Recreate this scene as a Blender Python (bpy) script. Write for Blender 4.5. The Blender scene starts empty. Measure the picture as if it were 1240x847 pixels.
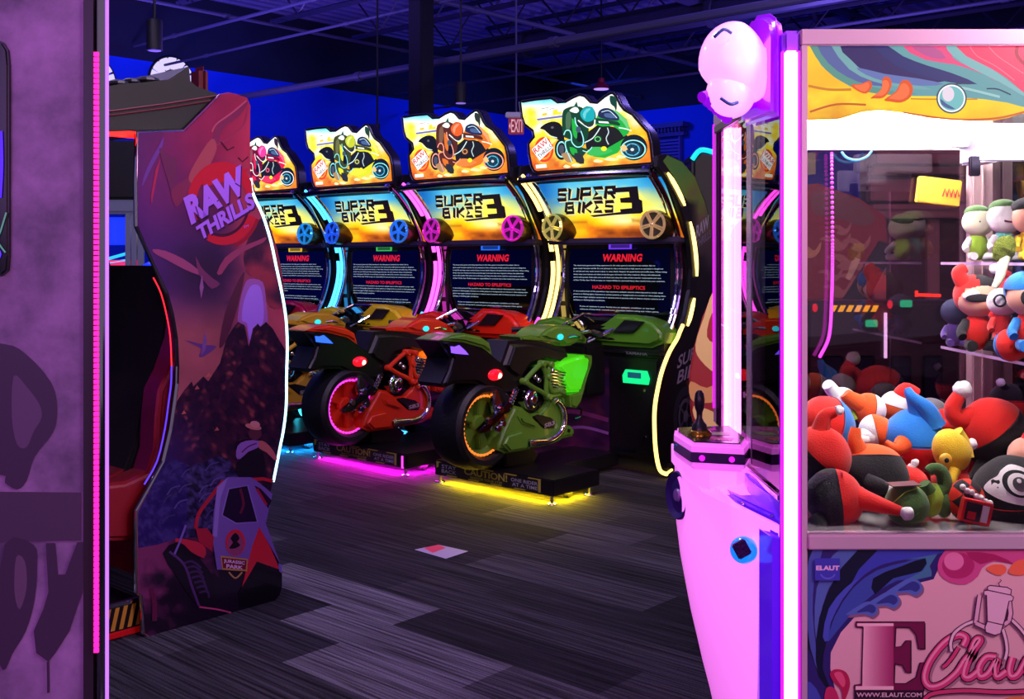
import bpy, bmesh, math, random
from mathutils import Vector, Matrix, noise
random.seed(7)
C = bpy.context.scene.collection
F, H, CX, HY = 1300.0, 1.42, 620.0, 315.0          # focal length in px, eye height, horizon
PI = math.pi

# ------------------------------------------------------------ maths
def W(px, py, Y):
    return Vector(((px-CX)/F*Y, Y, H+(HY-py)/F*Y))
def floor_pt(px, py, z=0.0):
    Y = (H-z)*F/(py-HY)
    return Vector(((px-CX)/F*Y, Y, z))
ANG = math.atan2(-.667, .745)
EX = Vector((math.cos(ANG), math.sin(ANG), 0)); ED = Vector((-math.sin(ANG), math.cos(ANG), 0))
class Frame:
    """a turned local frame standing on the floor; gives local points under a pixel"""
    def __init__(s, ox, oy, ang=ANG):
        s.o = Vector((ox, oy, 0)); s.a = ang
        s.ex = Vector((math.cos(ang), math.sin(ang), 0)); s.ey = Vector((-math.sin(ang), math.cos(ang), 0))
    def on_x(s, px, py, a):       # plane local x = a
        t = (px-CX)/F; o = s.o+s.ex*a
        v = (t*o.y-o.x)/(s.ey.x-t*s.ey.y)
        Y = o.y+s.ey.y*v
        return Vector((a, v, H+(HY-py)/F*Y))
    def on_y(s, px, py, b):       # plane local y = b
        t = (px-CX)/F; o = s.o+s.ey*b
        v = (t*o.y-o.x)/(s.ex.x-t*s.ex.y)
        Y = o.y+s.ex.y*v
        return Vector((v, b, H+(HY-py)/F*Y))
def catmull(pts, n=6, closed=False):
    pts = [Vector(p) for p in pts]; out = []; N = len(pts)
    rng = range(N) if closed else range(N-1)
    for i in rng:
        if closed: p0, p1, p2, p3 = pts[i-1], pts[i], pts[(i+1) % N], pts[(i+2) % N]
        else: p0, p1, p2, p3 = pts[max(i-1, 0)], pts[i], pts[i+1], pts[min(i+2, N-1)]
        for k in range(n):
            t = k/n
            out.append(.5*((2*p1)+(p2-p0)*t+(2*p0-5*p1+4*p2-p3)*t*t+(3*p1-p0-3*p2+p3)*t**3))
    if not closed: out.append(pts[-1])
    return out

# ------------------------------------------------------------ materials
def s2l(c):
    c = max(0, min(255, c))/255
    return c/12.92 if c <= .04045 else ((c+.055)/1.055)**2.4
def rgb(c, m=1.0): return (s2l(c[0])*m, s2l(c[1])*m, s2l(c[2])*m, 1)
MATS = {}
def mat(name, col=(128, 128, 128), rough=.5, metal=0, emit=None, es=1.0, coat=0, spec=.5, bump=0, bscale=40, vary=0, sheen=0, trans=0):
    if name in MATS: return MATS[name]
    m = bpy.data.materials.new(name); m.use_nodes = True; nt = m.node_tree
    b = nt.nodes['Principled BSDF']
    b.inputs['Base Color'].default_value = rgb(col); b.inputs['Roughness'].default_value = rough
    b.inputs['Metallic'].default_value = metal; b.inputs['Coat Weight'].default_value = coat
    b.inputs['Specular IOR Level'].default_value = spec
    b.inputs['Sheen Weight'].default_value = sheen
    if emit is not None:
        b.inputs['Emission Color'].default_value = rgb(emit); b.inputs['Emission Strength'].default_value = es
    tc = None
    if bump or vary:
        tc = nt.nodes.new('ShaderNodeTexCoord'); nz = nt.nodes.new('ShaderNodeTexNoise')
        nz.inputs['Scale'].default_value = bscale; nz.inputs['Detail'].default_value = 5
        nt.links.new(tc.outputs['Object'], nz.inputs['Vector'])
        if bump:
            bp = nt.nodes.new('ShaderNodeBump'); bp.inputs['Strength'].default_value = bump; bp.inputs['Distance'].default_value = .01
            nt.links.new(nz.outputs['Fac'], bp.inputs['Height']); nt.links.new(bp.outputs['Normal'], b.inputs['Normal'])
        if vary:
            mr = nt.nodes.new('ShaderNodeMix'); mr.data_type = 'RGBA'
            mr.inputs['A'].default_value = rgb(col, 1-vary); mr.inputs['B'].default_value = rgb(col, 1+vary)
            nt.links.new(nz.outputs['Fac'], mr.inputs['Factor']); nt.links.new(mr.outputs['Result'], b.inputs['Base Color'])
    MATS[name] = m; return m
def led(name, col, es=3.0):
    return mat(name, (20, 20, 20), .4, emit=col, es=es)
def mat_print(name, rough=.35, emit=0.0, coat=0.0):
    """printed artwork: colour comes from the face colours of the print"""
    if name in MATS: return MATS[name]
    m = bpy.data.materials.new(name); m.use_nodes = True; nt = m.node_tree
    b = nt.nodes['Principled BSDF']; b.inputs['Roughness'].default_value = rough; b.inputs['Coat Weight'].default_value = coat
    at = nt.nodes.new('ShaderNodeAttribute'); at.attribute_name = 'ink'
    if emit:
        b.inputs['Base Color'].default_value = (.01, .01, .01, 1)
        nt.links.new(at.outputs['Color'], b.inputs['Emission Color']); b.inputs['Emission Strength'].default_value = emit
    else: nt.links.new(at.outputs['Color'], b.inputs['Base Color'])
    MATS[name] = m; return m
def mat_glass(name, tint=(255, 255, 255), ior=1.5, gloss=1.0):
    if name in MATS: return MATS[name]
    m = bpy.data.materials.new(name); m.use_nodes = True; nt = m.node_tree; nt.nodes.clear()
    o = nt.nodes.new('ShaderNodeOutputMaterial'); mx = nt.nodes.new('ShaderNodeMixShader')
    tr = nt.nodes.new('ShaderNodeBsdfTransparent'); gl = nt.nodes.new('ShaderNodeBsdfGlossy'); fr = nt.nodes.new('ShaderNodeFresnel')
    tr.inputs[0].default_value = rgb(tint); gl.inputs['Roughness'].default_value = .01; fr.inputs[0].default_value = ior
    gl.inputs['Color'].default_value = (gloss, gloss, gloss, 1)
    nt.links.new(fr.outputs[0], mx.inputs[0]); nt.links.new(tr.outputs[0], mx.inputs[1]); nt.links.new(gl.outputs[0], mx.inputs[2])
    nt.links.new(mx.outputs[0], o.inputs[0]); MATS[name] = m; return m

# ------------------------------------------------------------ objects
def tag(o, label=None, cat=None, group=None, kind=None):
    if label: o['label'] = label
    if cat: o['category'] = cat
    if group: o['group'] = group
    if kind: o['kind'] = kind
    return o
def empty(name, loc=(0, 0, 0), rz=0):
    o = bpy.data.objects.new(name, None); C.objects.link(o); o.location = loc; o.rotation_euler = (0, 0, rz)
    o.empty_display_size = .1; return o
def obj(name, bm, m, parent=None, smooth=False, loc=None):
    me = bpy.data.meshes.new(name)
    bm.normal_update()
    if smooth is not None:
        for f in bm.faces: f.smooth = smooth if isinstance(smooth, bool) else f.smooth
    bm.to_mesh(me); bm.free()
    for x in (m if isinstance(m, (list, tuple)) else [m]): me.materials.append(x)
    o = bpy.data.objects.new(name, me); C.objects.link(o)
    if parent: o.parent = parent
    if loc: o.location = loc
    if smooth == 'auto' or smooth is True:
        try: me.set_sharp_from_angle(angle=math.radians(38))
        except Exception: pass
        if smooth == 'auto':
            for p in me.polygons: p.use_smooth = True
    return o
def B(): return bmesh.new()
def box(bm, x0, x1, y0, y1, z0, z1, bev=0, mi=0, seg=2, M=None):
    t = bmesh.new()
    vs = [t.verts.new(p) for p in ((x0, y0, z0), (x1, y0, z0), (x1, y1, z0), (x0, y1, z0), (x0, y0, z1), (x1, y0, z1), (x1, y1, z1), (x0, y1, z1))]
    for f in ((3, 2, 1, 0), (4, 5, 6, 7), (0, 1, 5, 4), (1, 2, 6, 5), (2, 3, 7, 6), (3, 0, 4, 7)): t.faces.new([vs[i] for i in f])
    if bev: bmesh.ops.bevel(t, geom=list(t.edges), offset=bev, segments=seg, affect='EDGES', clamp_overlap=True)
    merge(bm, t, mi, M)
def merge(bm, t, mi=0, M=None, smooth=None):
    mp = {}
    for v in t.verts: mp[v] = bm.verts.new(M @ v.co if M else v.co)
    for f in t.faces:
        try: g = bm.faces.new([mp[v] for v in f.verts])
        except ValueError: continue
        g.material_index = mi if mi is not None else f.material_index; g.smooth = f.smooth if smooth is None else smooth
    t.free()
def tube(bm, pts, r, n=8, mi=0, caps=True, closed=False):
    pts = [Vector(p) for p in pts]; N = len(pts); rings = []
    rr = r if isinstance(r, (list, tuple)) else [r]*N
    up = None
    for i, p in enumerate(pts):
        if closed: t = (pts[(i+1) % N]-pts[i-1])
        else: t = pts[min(i+1, N-1)]-pts[max(i-1, 0)]
        if t.length < 1e-9: t = Vector((0, 0, 1))
        t.normalize()
        if up is None: up = Vector((0, 0, 1)) if abs(t.z) < .9 else Vector((1, 0, 0))
        u = t.cross(up)
        if u.length < 1e-6: u = t.orthogonal()
        u.normalize(); v = u.cross(t).normalized(); up = v
        rings.append([bm.verts.new(p+u*math.cos(2*PI*k/n)*rr[i]+v*math.sin(2*PI*k/n)*rr[i]) for k in range(n)])
    for i in range(N if closed else N-1):
        a, b = rings[i], rings[(i+1) % N]
        for k in range(n):
            f = bm.faces.new((a[k], a[(k+1) % n], b[(k+1) % n], b[k])); f.material_index = mi; f.smooth = True
    if caps and not closed:
        for q in (rings[0][::-1], rings[-1]):
            f = bm.faces.new(q); f.material_index = mi
def lathe(bm, prof, n=32, M=None, mi=0, smooth=True):
    """prof: (radius, height) about the local z axis"""
    rings = []
    for r, h in prof:
        if r < 1e-6:
            p = Vector((0, 0, h)); rings.append([bm.verts.new(M @ p if M else p)])
        else:
            rings.append([bm.verts.new((M @ Vector((r*math.cos(2*PI*k/n), r*math.sin(2*PI*k/n), h))) if M else (r*math.cos(2*PI*k/n), r*math.sin(2*PI*k/n), h)) for k in range(n)])
    for a, b in zip(rings, rings[1:]):
        for k in range(n):
            k2 = (k+1) % n
            q = [a[k % len(a)], a[k2 % len(a)], b[k2 % len(b)], b[k % len(b)]]
            q2 = []
            for v in q:
                if v not in q2: q2.append(v)
            if len(q2) > 2:
                f = bm.faces.new(q2); f.material_index = mi; f.smooth = smooth
def AX(axis, loc=(0, 0, 0)):
    """matrix that turns local z onto the given axis"""
    a = Vector(axis).normalized(); q = Vector((0, 0, 1)).rotation_difference(a)
    return Matrix.Translation(loc) @ q.to_matrix().to_4x4()
def ball(bm, c, r, n=24, m=14, mi=0, M=None):
    if not isinstance(r, (list, tuple)): r = (r, r, r)
    S = Matrix.Translation(c) @ (M if M else Matrix()) @ Matrix.Diagonal((r[0], r[1], r[2], 1))
    lathe(bm, [(math.sin(PI*i/m), -math.cos(PI*i/m)) for i in range(m+1)], n, S, mi)
def prism(bm, pts, v0, v1, mapf, bev=0, mi=0, seg=2):
    """flat outline pts (2-d) swept from depth v0 to v1; mapf(u, v, depth) -> 3-d"""
    t = bmesh.new()
    a = [t.verts.new(mapf(p[0], p[1], v0)) for p in pts]; b = [t.verts.new(mapf(p[0], p[1], v1)) for p in pts]
    n = len(pts); fa = t.faces.new(a[::-1]); fb = t.faces.new(b)
    for i in range(n): t.faces.new((a[i], a[(i+1) % n], b[(i+1) % n], b[i]))
    bmesh.ops.recalc_face_normals(t, faces=list(t.faces))
    if bev:
        es = [e for f in (fa, fb) for e in f.edges]
        bmesh.ops.bevel(t, geom=list(set(es)), offset=bev, segments=seg, affect='EDGES', clamp_overlap=True)
    merge(bm, t, mi)
XYZ_yz = lambda u, v, w: (w, u, v)          # outline in (y, z), swept along x
XYZ_xz = lambda u, v, w: (u, w, v)          # outline in (x, z), swept along y
XYZ_xy = lambda u, v, w: (u, v, w)
def ribbon(bm, path, wx, th, mi=0):
    """strip following a (y,z) path, wx = (x0, x1), th thick"""
    n = len(path)
    for x0, x1 in [wx]:
        V = []
        for i, (y, z) in enumerate(path):
            a, b = path[max(i-1, 0)], path[min(i+1, n-1)]
            t = Vector((b[0]-a[0], b[1]-a[1])).normalized(); nn = Vector((-t.y, t.x))*th
            V.append([bm.verts.new(p) for p in ((x0, y, z), (x1, y, z), (x1, y+nn.x, z+nn.y), (x0, y+nn.x, z+nn.y))])
        for i in range(n-1):
            for k in range(4):
                f = bm.faces.new((V[i][k], V[i][(k+1) % 4], V[i+1][(k+1) % 4], V[i+1][k])); f.material_index = mi
        for q in (V[0][::-1], V[-1]):
            f = bm.faces.new(q); f.material_index = mi

# ------------------------------------------------------------ lettering and printed art
_TXT = {}
def text_geo(s, bold=0.0, space=1.0):
    key = (s, bold, space)
    if key in _TXT: return _TXT[key]
    cu = bpy.data.curves.new('lettering', 'FONT'); cu.body = s; cu.offset = bold; cu.space_character = space; cu.resolution_u = 3
    o = bpy.data.objects.new('lettering', cu); C.objects.link(o)
    bpy.context.view_layer.update()
    me = o.evaluated_get(bpy.context.evaluated_depsgraph_get()).to_mesh()
    vs = [(v.co.x, v.co.y) for v in me.vertices]; fs = [tuple(p.vertices) for p in me.polygons]
    o.to_mesh_clear(); bpy.data.objects.remove(o); bpy.data.curves.remove(cu)
    if not vs: vs = [(0, 0), (1, 0), (1, 1)]
    x0 = min(v[0] for v in vs); x1 = max(v[0] for v in vs); y0 = min(v[1] for v in vs); y1 = max(v[1] for v in vs)
    vs = [((x-x0)/(x1-x0+1e-9), (y-y0)/(y1-y0+1e-9)) for x, y in vs]
    _TXT[key] = (vs, fs); return _TXT[key]
class Art:
    """layers of ink on a plane; map3(u, v) gives the 3-d point, nrm lifts each layer a hair"""
    def __init__(s, map3, nrm, eps=.0003):
        s.bm = bmesh.new(); s.m = map3; s.n = Vector(nrm); s.e = eps*.22; s.k = 1
        s.cl = s.bm.loops.layers.float_color.new('ink')
    def P(s, u, v): return Vector(s.m(u, v))+s.n*(s.e*s.k)
    def _face(s, vs, col):
        try: f = s.bm.faces.new(vs)
        except ValueError: return None
        c = rgb(col)
        for l in f.loops: l[s.cl] = c
        return f
    def poly(s, pts, col, smooth=0, keep=False, fn=None, cuts=0):
        if smooth: pts = [tuple(p) for p in catmull([(p[0], p[1], 0) for p in pts], smooth, True)]
        t = bmesh.new()
        f = t.faces.new([t.verts.new((p[0], p[1], 0)) for p in pts])
        f.normal_update(); bmesh.ops.triangulate(t, faces=[f], ngon_method='EAR_CLIP')
        if fn and cuts:
            us = [p[0] for p in pts]; vs = [p[1] for p in pts]
            step = max(max(us)-min(us), max(vs)-min(vs))/cuts
            for arr, ax in ((us, 0), (vs, 1)):
                q = min(arr)+step
                while q < max(arr):
                    co = (q, 0, 0) if ax == 0 else (0, q, 0); no = (1, 0, 0) if ax == 0 else (0, 1, 0)
                    bmesh.ops.bisect_plane(t, geom=list(t.verts)+list(t.edges)+list(t.faces), plane_co=co, plane_no=no); q += step
        mp = {v: (s.bm.verts.new(s.P(v.co.x, v.co.y)), v.co.copy()) for v in t.verts}
        for q in t.faces:
            g = s.bm.faces.new([mp[v][0] for v in q.verts])
            for l, v in zip(g.loops, q.verts): l[s.cl] = rgb(fn(v.co.x, v.co.y)) if fn else rgb(col)
        t.free()
        if not keep: s.k += 1
    def grid(s, u0, v0, u1, v1, nu, nv, fn, inside=None):
        V = {}
        def g(i, j):
            if (i, j) not in V:
                V[i, j] = s.bm.verts.new(s.P(u0+(u1-u0)*i/nu, v0+(v1-v0)*j/nv))
            return V[i, j]
        for i in range(nu):
            for j in range(nv):
                f = s.bm.faces.new((g(i, j), g(i+1, j), g(i+1, j+1), g(i, j+1)))
                for l, (a, b) in zip(f.loops, ((i, j), (i+1, j), (i+1, j+1), (i, j+1))):
                    l[s.cl] = rgb(fn(u0+(u1-u0)*a/nu, v0+(v1-v0)*b/nv))
        s.k += 1
    def ell(s, cx, cy, rx, ry, col, rot=0, a0=0, a1=360, n=28):
        c, q = math.cos(math.radians(rot)), math.sin(math.radians(rot)); pts = []
        for i in range(n):
            t = math.radians(a0+(a1-a0)*i/(n if a1-a0 == 360 else n-1)); x, y = rx*math.cos(t), ry*math.sin(t)
            pts.append((cx+x*c-y*q, cy+x*q+y*c))
        s.poly(pts, col)
    def ring(s, cx, cy, rx, ry, w, col, rot=0, a0=0, a1=360, n=36):
        c, q = math.cos(math.radians(rot)), math.sin(math.radians(rot)); full = a1-a0 == 360
        O, I = [], []
        for i in range(n+1):
            t = math.radians(a0+(a1-a0)*i/n)
            for L, k in ((O, 1), (I, 1-w/rx)):
                x, y = rx*k*math.cos(t), ry*k*math.sin(t); L.append(s.bm.verts.new(s.P(cx+x*c-y*q, cy+x*q+y*c)))
        for i in range(n): s._face((O[i], O[i+1], I[i+1], I[i]), col)
        s.k += 1
    def stroke(s, pts, w, col, smooth=5, closed=False, taper=None):
        if smooth: pts = [(p.x, p.y) for p in catmull([(p[0], p[1], 0) for p in pts], smooth, closed)]
        n = len(pts); A, Bq = [], []
        for i, p in enumerate(pts):
            if closed: a, b = pts[i-1], pts[(i+1) % n]
            else: a, b = pts[max(i-1, 0)], pts[min(i+1, n-1)]
            tx, ty = b[0]-a[0], b[1]-a[1]; L = math.hypot(tx, ty) or 1
            ww = w/2*(1 if not taper else taper(i/(n-1)))
            A.append(s.bm.verts.new(s.P(p[0]-ty/L*ww, p[1]+tx/L*ww))); Bq.append(s.bm.verts.new(s.P(p[0]+ty/L*ww, p[1]-tx/L*ww)))
        for i in range(n if closed else n-1): s._face((A[i], A[(i+1) % n], Bq[(i+1) % n], Bq[i]), col)
        s.k += 1
    def text(s, txt, quad, col, bold=0.0, shear=0.0, space=1.0):
        """quad: bottom-left, bottom-right, top-right, top-left"""
        vs, fs = text_geo(txt, bold, space); a, b, c, d = [Vector(p) for p in quad]
        V = []
        for x, y in vs:
            p = (a*(1-x)+b*x)*(1-y)+(d*(1-x)+c*x)*y
            V.append(s.bm.verts.new(s.P(p.x, p.y)))
        for f in fs: s._face([V[i] for i in f], col)
        s.k += 1
    def rtext(s, txt, x0, y0, x1, y1, col, **k):   # upright box, y0 = bottom
        sh = k.pop('lean', 0)
        s.text(txt, ((x0, y0), (x1-sh, y0), (x1, y1), (x0+sh, y1)), col, **k)
    def build(s, name, m, parent=None): return obj(name, s.bm, m, parent, smooth=None)
GLY = {'S': [[(1, .92), (.14, .92), (.06, .56), (.9, .48), (.85, .08), (0, .08)]], 'U': [[(.08, 1), (.0, .08), (.88, .08), (.98, 1)]], 'P': [[(.0, 0), (.1, .92), (1, .92), (.93, .44), (.1, .44)]],
       'E': [[(1, .92), (.08, .92), (.42, .5), (.0, .08), (.95, .08)]], 'R': [[(0, 0), (.1, .92), (1, .92), (.93, .48), (.2, .48)], [(.5, .5), (.95, 0)]],
       'B': [[(.0, .08), (.1, .92), (.9, .92), (.82, .56), (.2, .5)], [(.82, .5), (.9, .08), (-.02, .08)]], 'I': [[(.3, 0), (.42, 1)]], 'K': [[(.0, 0), (.12, 1)], [(1, .97), (.2, .5), (.95, .03)]]}
def techno(a, txt, x0, z0, x1, z1, col, w, lean=.25):
    """angular slanted block lettering"""
    n = len(txt); adv = [.55 if c == 'I' else 1 for c in txt]; gap = .24; tot = sum(adv)+gap*(n-1); u = (x1-x0)/tot; h = z1-z0; cx = x0
    for c, ad in zip(txt, adv):
        for L in GLY[c]: a.stroke([(cx+p[0]*u*(1 if c != 'I' else 1)+(p[1]-.5)*lean*h, z0+p[1]*h) for p in L], w, col, 0); a.k -= 1
        a.k += 1
        cx += (ad+gap)*u
def lerp(a, b, t): t = max(0, min(1, t)); return tuple(a[i]+(b[i]-a[i])*t for i in range(3))
def ramp(stops, t):
    if t <= stops[0][0]: return stops[0][1]
    for (a, ca), (b, cb) in zip(stops, stops[1:]):
        if t <= b: return lerp(ca, cb, (t-a)/(b-a))
    return stops[-1][1]
def nz(x, y, s=1.0, seed=0): return noise.fractal(Vector((x*s, y*s, seed*7.3)), 1.0, 2.0, 4)

# shared materials
BLACK = mat('black_plastic', (16, 15, 18), .32)
SATIN = mat('satin_black', (10, 10, 13), .55)
CHROME = mat('chrome', (235, 235, 240), .08, 1)
DCHROME = mat('dark_chrome', (120, 118, 130), .16, 1)
RUBBER = mat('rubber', (14, 14, 18), .48, bump=.3, bscale=60)
WHITEP = mat('white_plastic', (228, 228, 230), .35)
# ------------------------------------------------------------ room shell
def struct(name, bm, m): o = obj(name, bm, m); o['kind'] = 'structure'; return o
def carpet_mat():
    m = bpy.data.materials.new('carpet_planks'); m.use_nodes = True; nt = m.node_tree; N = nt.nodes; L = nt.links
    b = N['Principled BSDF']; b.inputs['Roughness'].default_value = .95; b.inputs['Specular IOR Level'].default_value = .1
    tc = N.new('ShaderNodeTexCoord')
    def brick(off, sc_, w_, h_, c1, c2):
        mp = N.new('ShaderNodeMapping'); mp.inputs['Location'].default_value = off; L.new(tc.outputs['Object'], mp.inputs['Vector'])
        k = N.new('ShaderNodeTexBrick'); k.offset = .37; k.offset_frequency = 2; k.inputs['Scale'].default_value = 1
        k.inputs['Brick Width'].default_value = w_; k.inputs['Row Height'].default_value = h_; k.inputs['Mortar Size'].default_value = 0
        k.inputs['Color1'].default_value = c1; k.inputs['Color2'].default_value = c2; k.inputs['Mortar'].default_value = c1
        L.new(mp.outputs['Vector'], k.inputs['Vector']); return k
    k = brick((.13, .06, 0), 1, 1.0, .26, (0, 0, 0, 1), (1, 1, 1, 1))
    r = N.new('ShaderNodeValToRGB'); r.color_ramp.interpolation = 'CONSTANT'
    e = r.color_ramp.elements; e[0].position = 0; e[0].color = (.012, .011, .015, 1); e[1].position = .22; e[1].color = (.024, .022, .028, 1)
    for p, c in ((.40, (.016, .015, .02, 1)), (.60, (.038, .035, .043, 1)), (.72, (.020, .019, .025, 1)), (.88, (.085, .078, .092, 1)), (.94, (.03, .028, .034, 1))):
        q = e.new(p); q.color = c
    L.new(k.outputs['Color'], r.inputs[0])
    # fine lengthwise streaks
    mp = N.new('ShaderNodeMapping'); mp.inputs['Scale'].default_value = (1.6, 75, 1); L.new(tc.outputs['Object'], mp.inputs['Vector'])
    n1 = N.new('ShaderNodeTexNoise'); n1.inputs['Scale'].default_value = 1; n1.inputs['Detail'].default_value = 3; L.new(mp.outputs['Vector'], n1.inputs['Vector'])
    r1 = N.new('ShaderNodeValToRGB'); r1.color_ramp.elements[0].position = .36; r1.color_ramp.elements[0].color = (.35, .35, .35, 1)
    r1.color_ramp.elements[1].position = .66; r1.color_ramp.elements[1].color = (2.1, 2.1, 2.1, 1); L.new(n1.outputs['Fac'], r1.inputs[0])
    m1 = N.new('ShaderNodeMix'); m1.data_type = 'RGBA'; m1.blend_type = 'MULTIPLY'; m1.inputs['Factor'].default_value = 1
    L.new(r.outputs['Color'], m1.inputs['A']); L.new(r1.outputs['Color'], m1.inputs['B'])
    n2 = N.new('ShaderNodeTexNoise'); n2.inputs['Scale'].default_value = 260; n2.inputs['Detail'].default_value = 2; L.new(tc.outputs['Object'], n2.inputs['Vector'])
    r2 = N.new('ShaderNodeValToRGB'); r2.color_ramp.elements[0].position = .3; r2.color_ramp.elements[0].color = (.45, .45, .45, 1); r2.color_ramp.elements[1].position = .75; r2.color_ramp.elements[1].color = (1.7, 1.7, 1.7, 1)
    L.new(n2.outputs['Fac'], r2.inputs[0])
    m2 = N.new('ShaderNodeMix'); m2.data_type = 'RGBA'; m2.blend_type = 'MULTIPLY'; m2.inputs['Factor'].default_value = 1
    L.new(m1.outputs['Result'], m2.inputs['A']); L.new(r2.outputs['Color'], m2.inputs['B']); L.new(m2.outputs['Result'], b.inputs['Base Color'])
    bp = N.new('ShaderNodeBump'); bp.inputs['Strength'].default_value = .6; bp.inputs['Distance'].default_value = .004
    L.new(n2.outputs['Fac'], bp.inputs['Height']); L.new(bp.outputs['Normal'], b.inputs['Normal'])
    return m
bm = B(); box(bm, -14, 18, -6, 26, -.05, 0)
fl = struct('floor', bm, carpet_mat()); fl.rotation_euler = (0, 0, ANG); fl.location = (0, 0, 0)
CORN = Vector((.75, 21.9, 0)); WT, DZ = 3.9, 5.3      # far corner of the room, height of the blue band, deck height
BLUE = mat('blue_wall_paint', (0, 64, 245), .8, vary=.12, bscale=1.2)
DARKW = mat('dark_upper_paint', (34, 32, 60), .9, vary=.2, bscale=2)
def wallslab(p, q, z0, z1, name, m, t=.15):
    d = (q-p); n = Vector((d.y, -d.x, 0)).normalized()*t; bm = B()
    vs = [bm.verts.new(v+Vector((0, 0, z))) for z in (z0, z1) for v in (p, q, q-n, p-n)]
    for f in ((0, 1, 5, 4), (1, 2, 6, 5), (2, 3, 7, 6), (3, 0, 4, 7), (4, 5, 6, 7), (3, 2, 1, 0)): bm.faces.new([vs[i] for i in f])
    bmesh.ops.recalc_face_normals(bm, faces=list(bm.faces)); return struct(name, bm, m)
LW = CORN-ED*26; RW = CORN+EX*16
wallslab(LW, CORN, 0, 4.25, 'wall_left', BLUE); wallslab(LW, CORN, 4.25, DZ, 'wall_left_upper', DARKW)
wallslab(CORN, RW, 0, 4.25, 'wall_back', BLUE); wallslab(CORN, RW, 4.25, DZ, 'wall_back_upper', DARKW)
# corrugated steel deck
bm = B(); DECK = mat('steel_deck', (150, 140, 205), .5, .1)
V = []; y = -14.0; i = 0; rows = []
while y < 16:
    for dy, dz in ((0, 0), (.09, 0), (.12, .09), (.21, .09)): rows.append((y+dy, dz))
    y += .24
prev = None
o0 = Vector((0, 12, 0))
for (yy, dz) in rows:
    a = o0+EX*yy-ED*16; b = o0+EX*yy+ED*12; cur = (bm.verts.new((a.x, a.y, DZ+dz)), bm.verts.new((b.x, b.y, DZ+dz)))
    if prev: bm.faces.new((prev[0], prev[1], cur[1], cur[0]))
    prev = cur
struct('ceiling', bm, DECK)
STEEL = mat('painted_steel', (52, 50, 82), .45, .2)
PIPEM = mat('painted_pipe', (86, 84, 116), .45, .2)
def joist(k):
    """open-web joist running along the row direction"""
    c = Vector((0, 0, 0))+ED*k; bm = B(); zb, zt = 4.62, 5.2
    p = lambda s, z: (c.x+EX.x*s, c.y+EX.y*s, z)
    R_ = 12
    for z, r in ((zb, .035), (zt, .04)):
        for o in (-.035, .035):
            q = ED*o; a = Vector(p(-R_, z))+q; b = Vector(p(R_, z))+q; tube(bm, [a, b], .026, 4)
    s = -R_; up = 0
    while s < R_:
        tube(bm, [p(s, zb if up else zt), p(s+.55, zt if up else zb)], .016, 4, caps=False); s += .55; up = 1-up
    o = obj('roof_joist', bm, STEEL)
    tag(o, 'dark open-web steel joist crossing under the ribbed roof deck', 'joist', 'open-web roof joists')
for k in (4.4, 5.8, 7.2, 8.6, 10.0, 11.4, 12.8, 14.2, 15.6, 17.0, 18.4): joist(k)
for j, s in enumerate((-7.0, -2.6, 1.8, 6.0)):
    c = EX*s; bm = B()
    for z in (4.5, 5.1):
        a = c+ED*-2; b = c+ED*19; box(bm, -.09, .09, 0, (b-a).length, z, z+.05, M=Matrix.Translation(a) @ Matrix.Rotation(ANG, 4, 'Z'))
    q = -2; up = 0
    while q < 18.5:
        a = c+ED*q; b = c+ED*(q+.8); tube(bm, [(a.x, a.y, 4.52 if up else 5.1), (b.x, b.y, 5.1 if up else 4.52)], .035, 4, caps=False); q += .8; up = 1-up
    o = obj('roof_girder', bm, STEEL); tag(o, 'heavy open-web steel girder running front to back under the deck', 'girder', 'open-web roof girders')
# pipes: row direction through given pixels
def line_pipe(px, py, z, direction, l0, l1, r, name, label, cat, m=PIPEM):
    Y = (z-H)*F/(HY-py); p = Vector(((px-CX)/F*Y, Y, z)); bm = B()
    if direction is EX: l0 = max(l0, (CORN-p).dot(EX)+.15)
    else: l1 = min(l1, (CORN-p).dot(ED)-.15)
    tube(bm, [p+direction*l0, p+direction*l1], r, 10)
    k = l0+1
    while k < l1: tube(bm, [p+direction*k, p+direction*(k+.09)], r*1.35, 10); k += 3
    o = obj(name, bm, m); tag(o, label, cat); return o, p
line_pipe(495, 82, 3.6, EX, -9, 9, .042, 'sprinkler_main', 'thick pale pipe slanting across the ceiling above the bike signs', 'pipe')
line_pipe(400, 33, 4.2, EX, -10, 9, .018, 'conduit', 'thin light conduit high above the dinosaur cabinet', 'pipe')
line_pipe(300, 20, 4.4, EX, -10, 9, .022, 'sprinkler_branch', 'thin pipe passing the hanging speaker at upper left', 'pipe')
line_pipe(760, 70, 4.3, EX, -10, 7, .022, 'sprinkler_branch', 'thin pipe passing above the red pendant lamp', 'pipe')
line_pipe(700, 108, 4.0, EX, -5, 7, .018, 'conduit', 'thin conduit just above the green bike sign', 'pipe')
line_pipe(350, 34, 4.5, ED, -8, 12, .022, 'conduit', 'thin conduit descending rightwards in the upper left ceiling', 'pipe')
line_pipe(640, 28, 4.4, ED, -8, 9, .03, 'conduit', 'conduit descending rightwards over the green bike sign', 'pipe')
line_pipe(860, 16, 4.4, EX, -4, 5, .14, 'air_duct', 'broad round duct along the ceiling beside the lit claw lamp', 'duct', mat('duct_skin', (52, 50, 74), .5, .3))
# column
p = Vector(((510-CX)/F*11.5, 11.5, 0)); bm = B()
w_ = 28/F*11.5/2; box(bm, -w_*.8, w_*.8, -w_*.8, w_*.8, 0, 5.29, .01)
box(bm, -w_, w_, -w_, w_, 0, .02); box(bm, -w_, w_, -w_, w_, 5.2, 5.25)
o = obj('steel_column', bm, mat('column_black', (14, 13, 20), .6)); o.location = p; o.rotation_euler = (0, 0, ANG); tag(o, 'square black column rising behind the orange bike sign', 'column')
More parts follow.
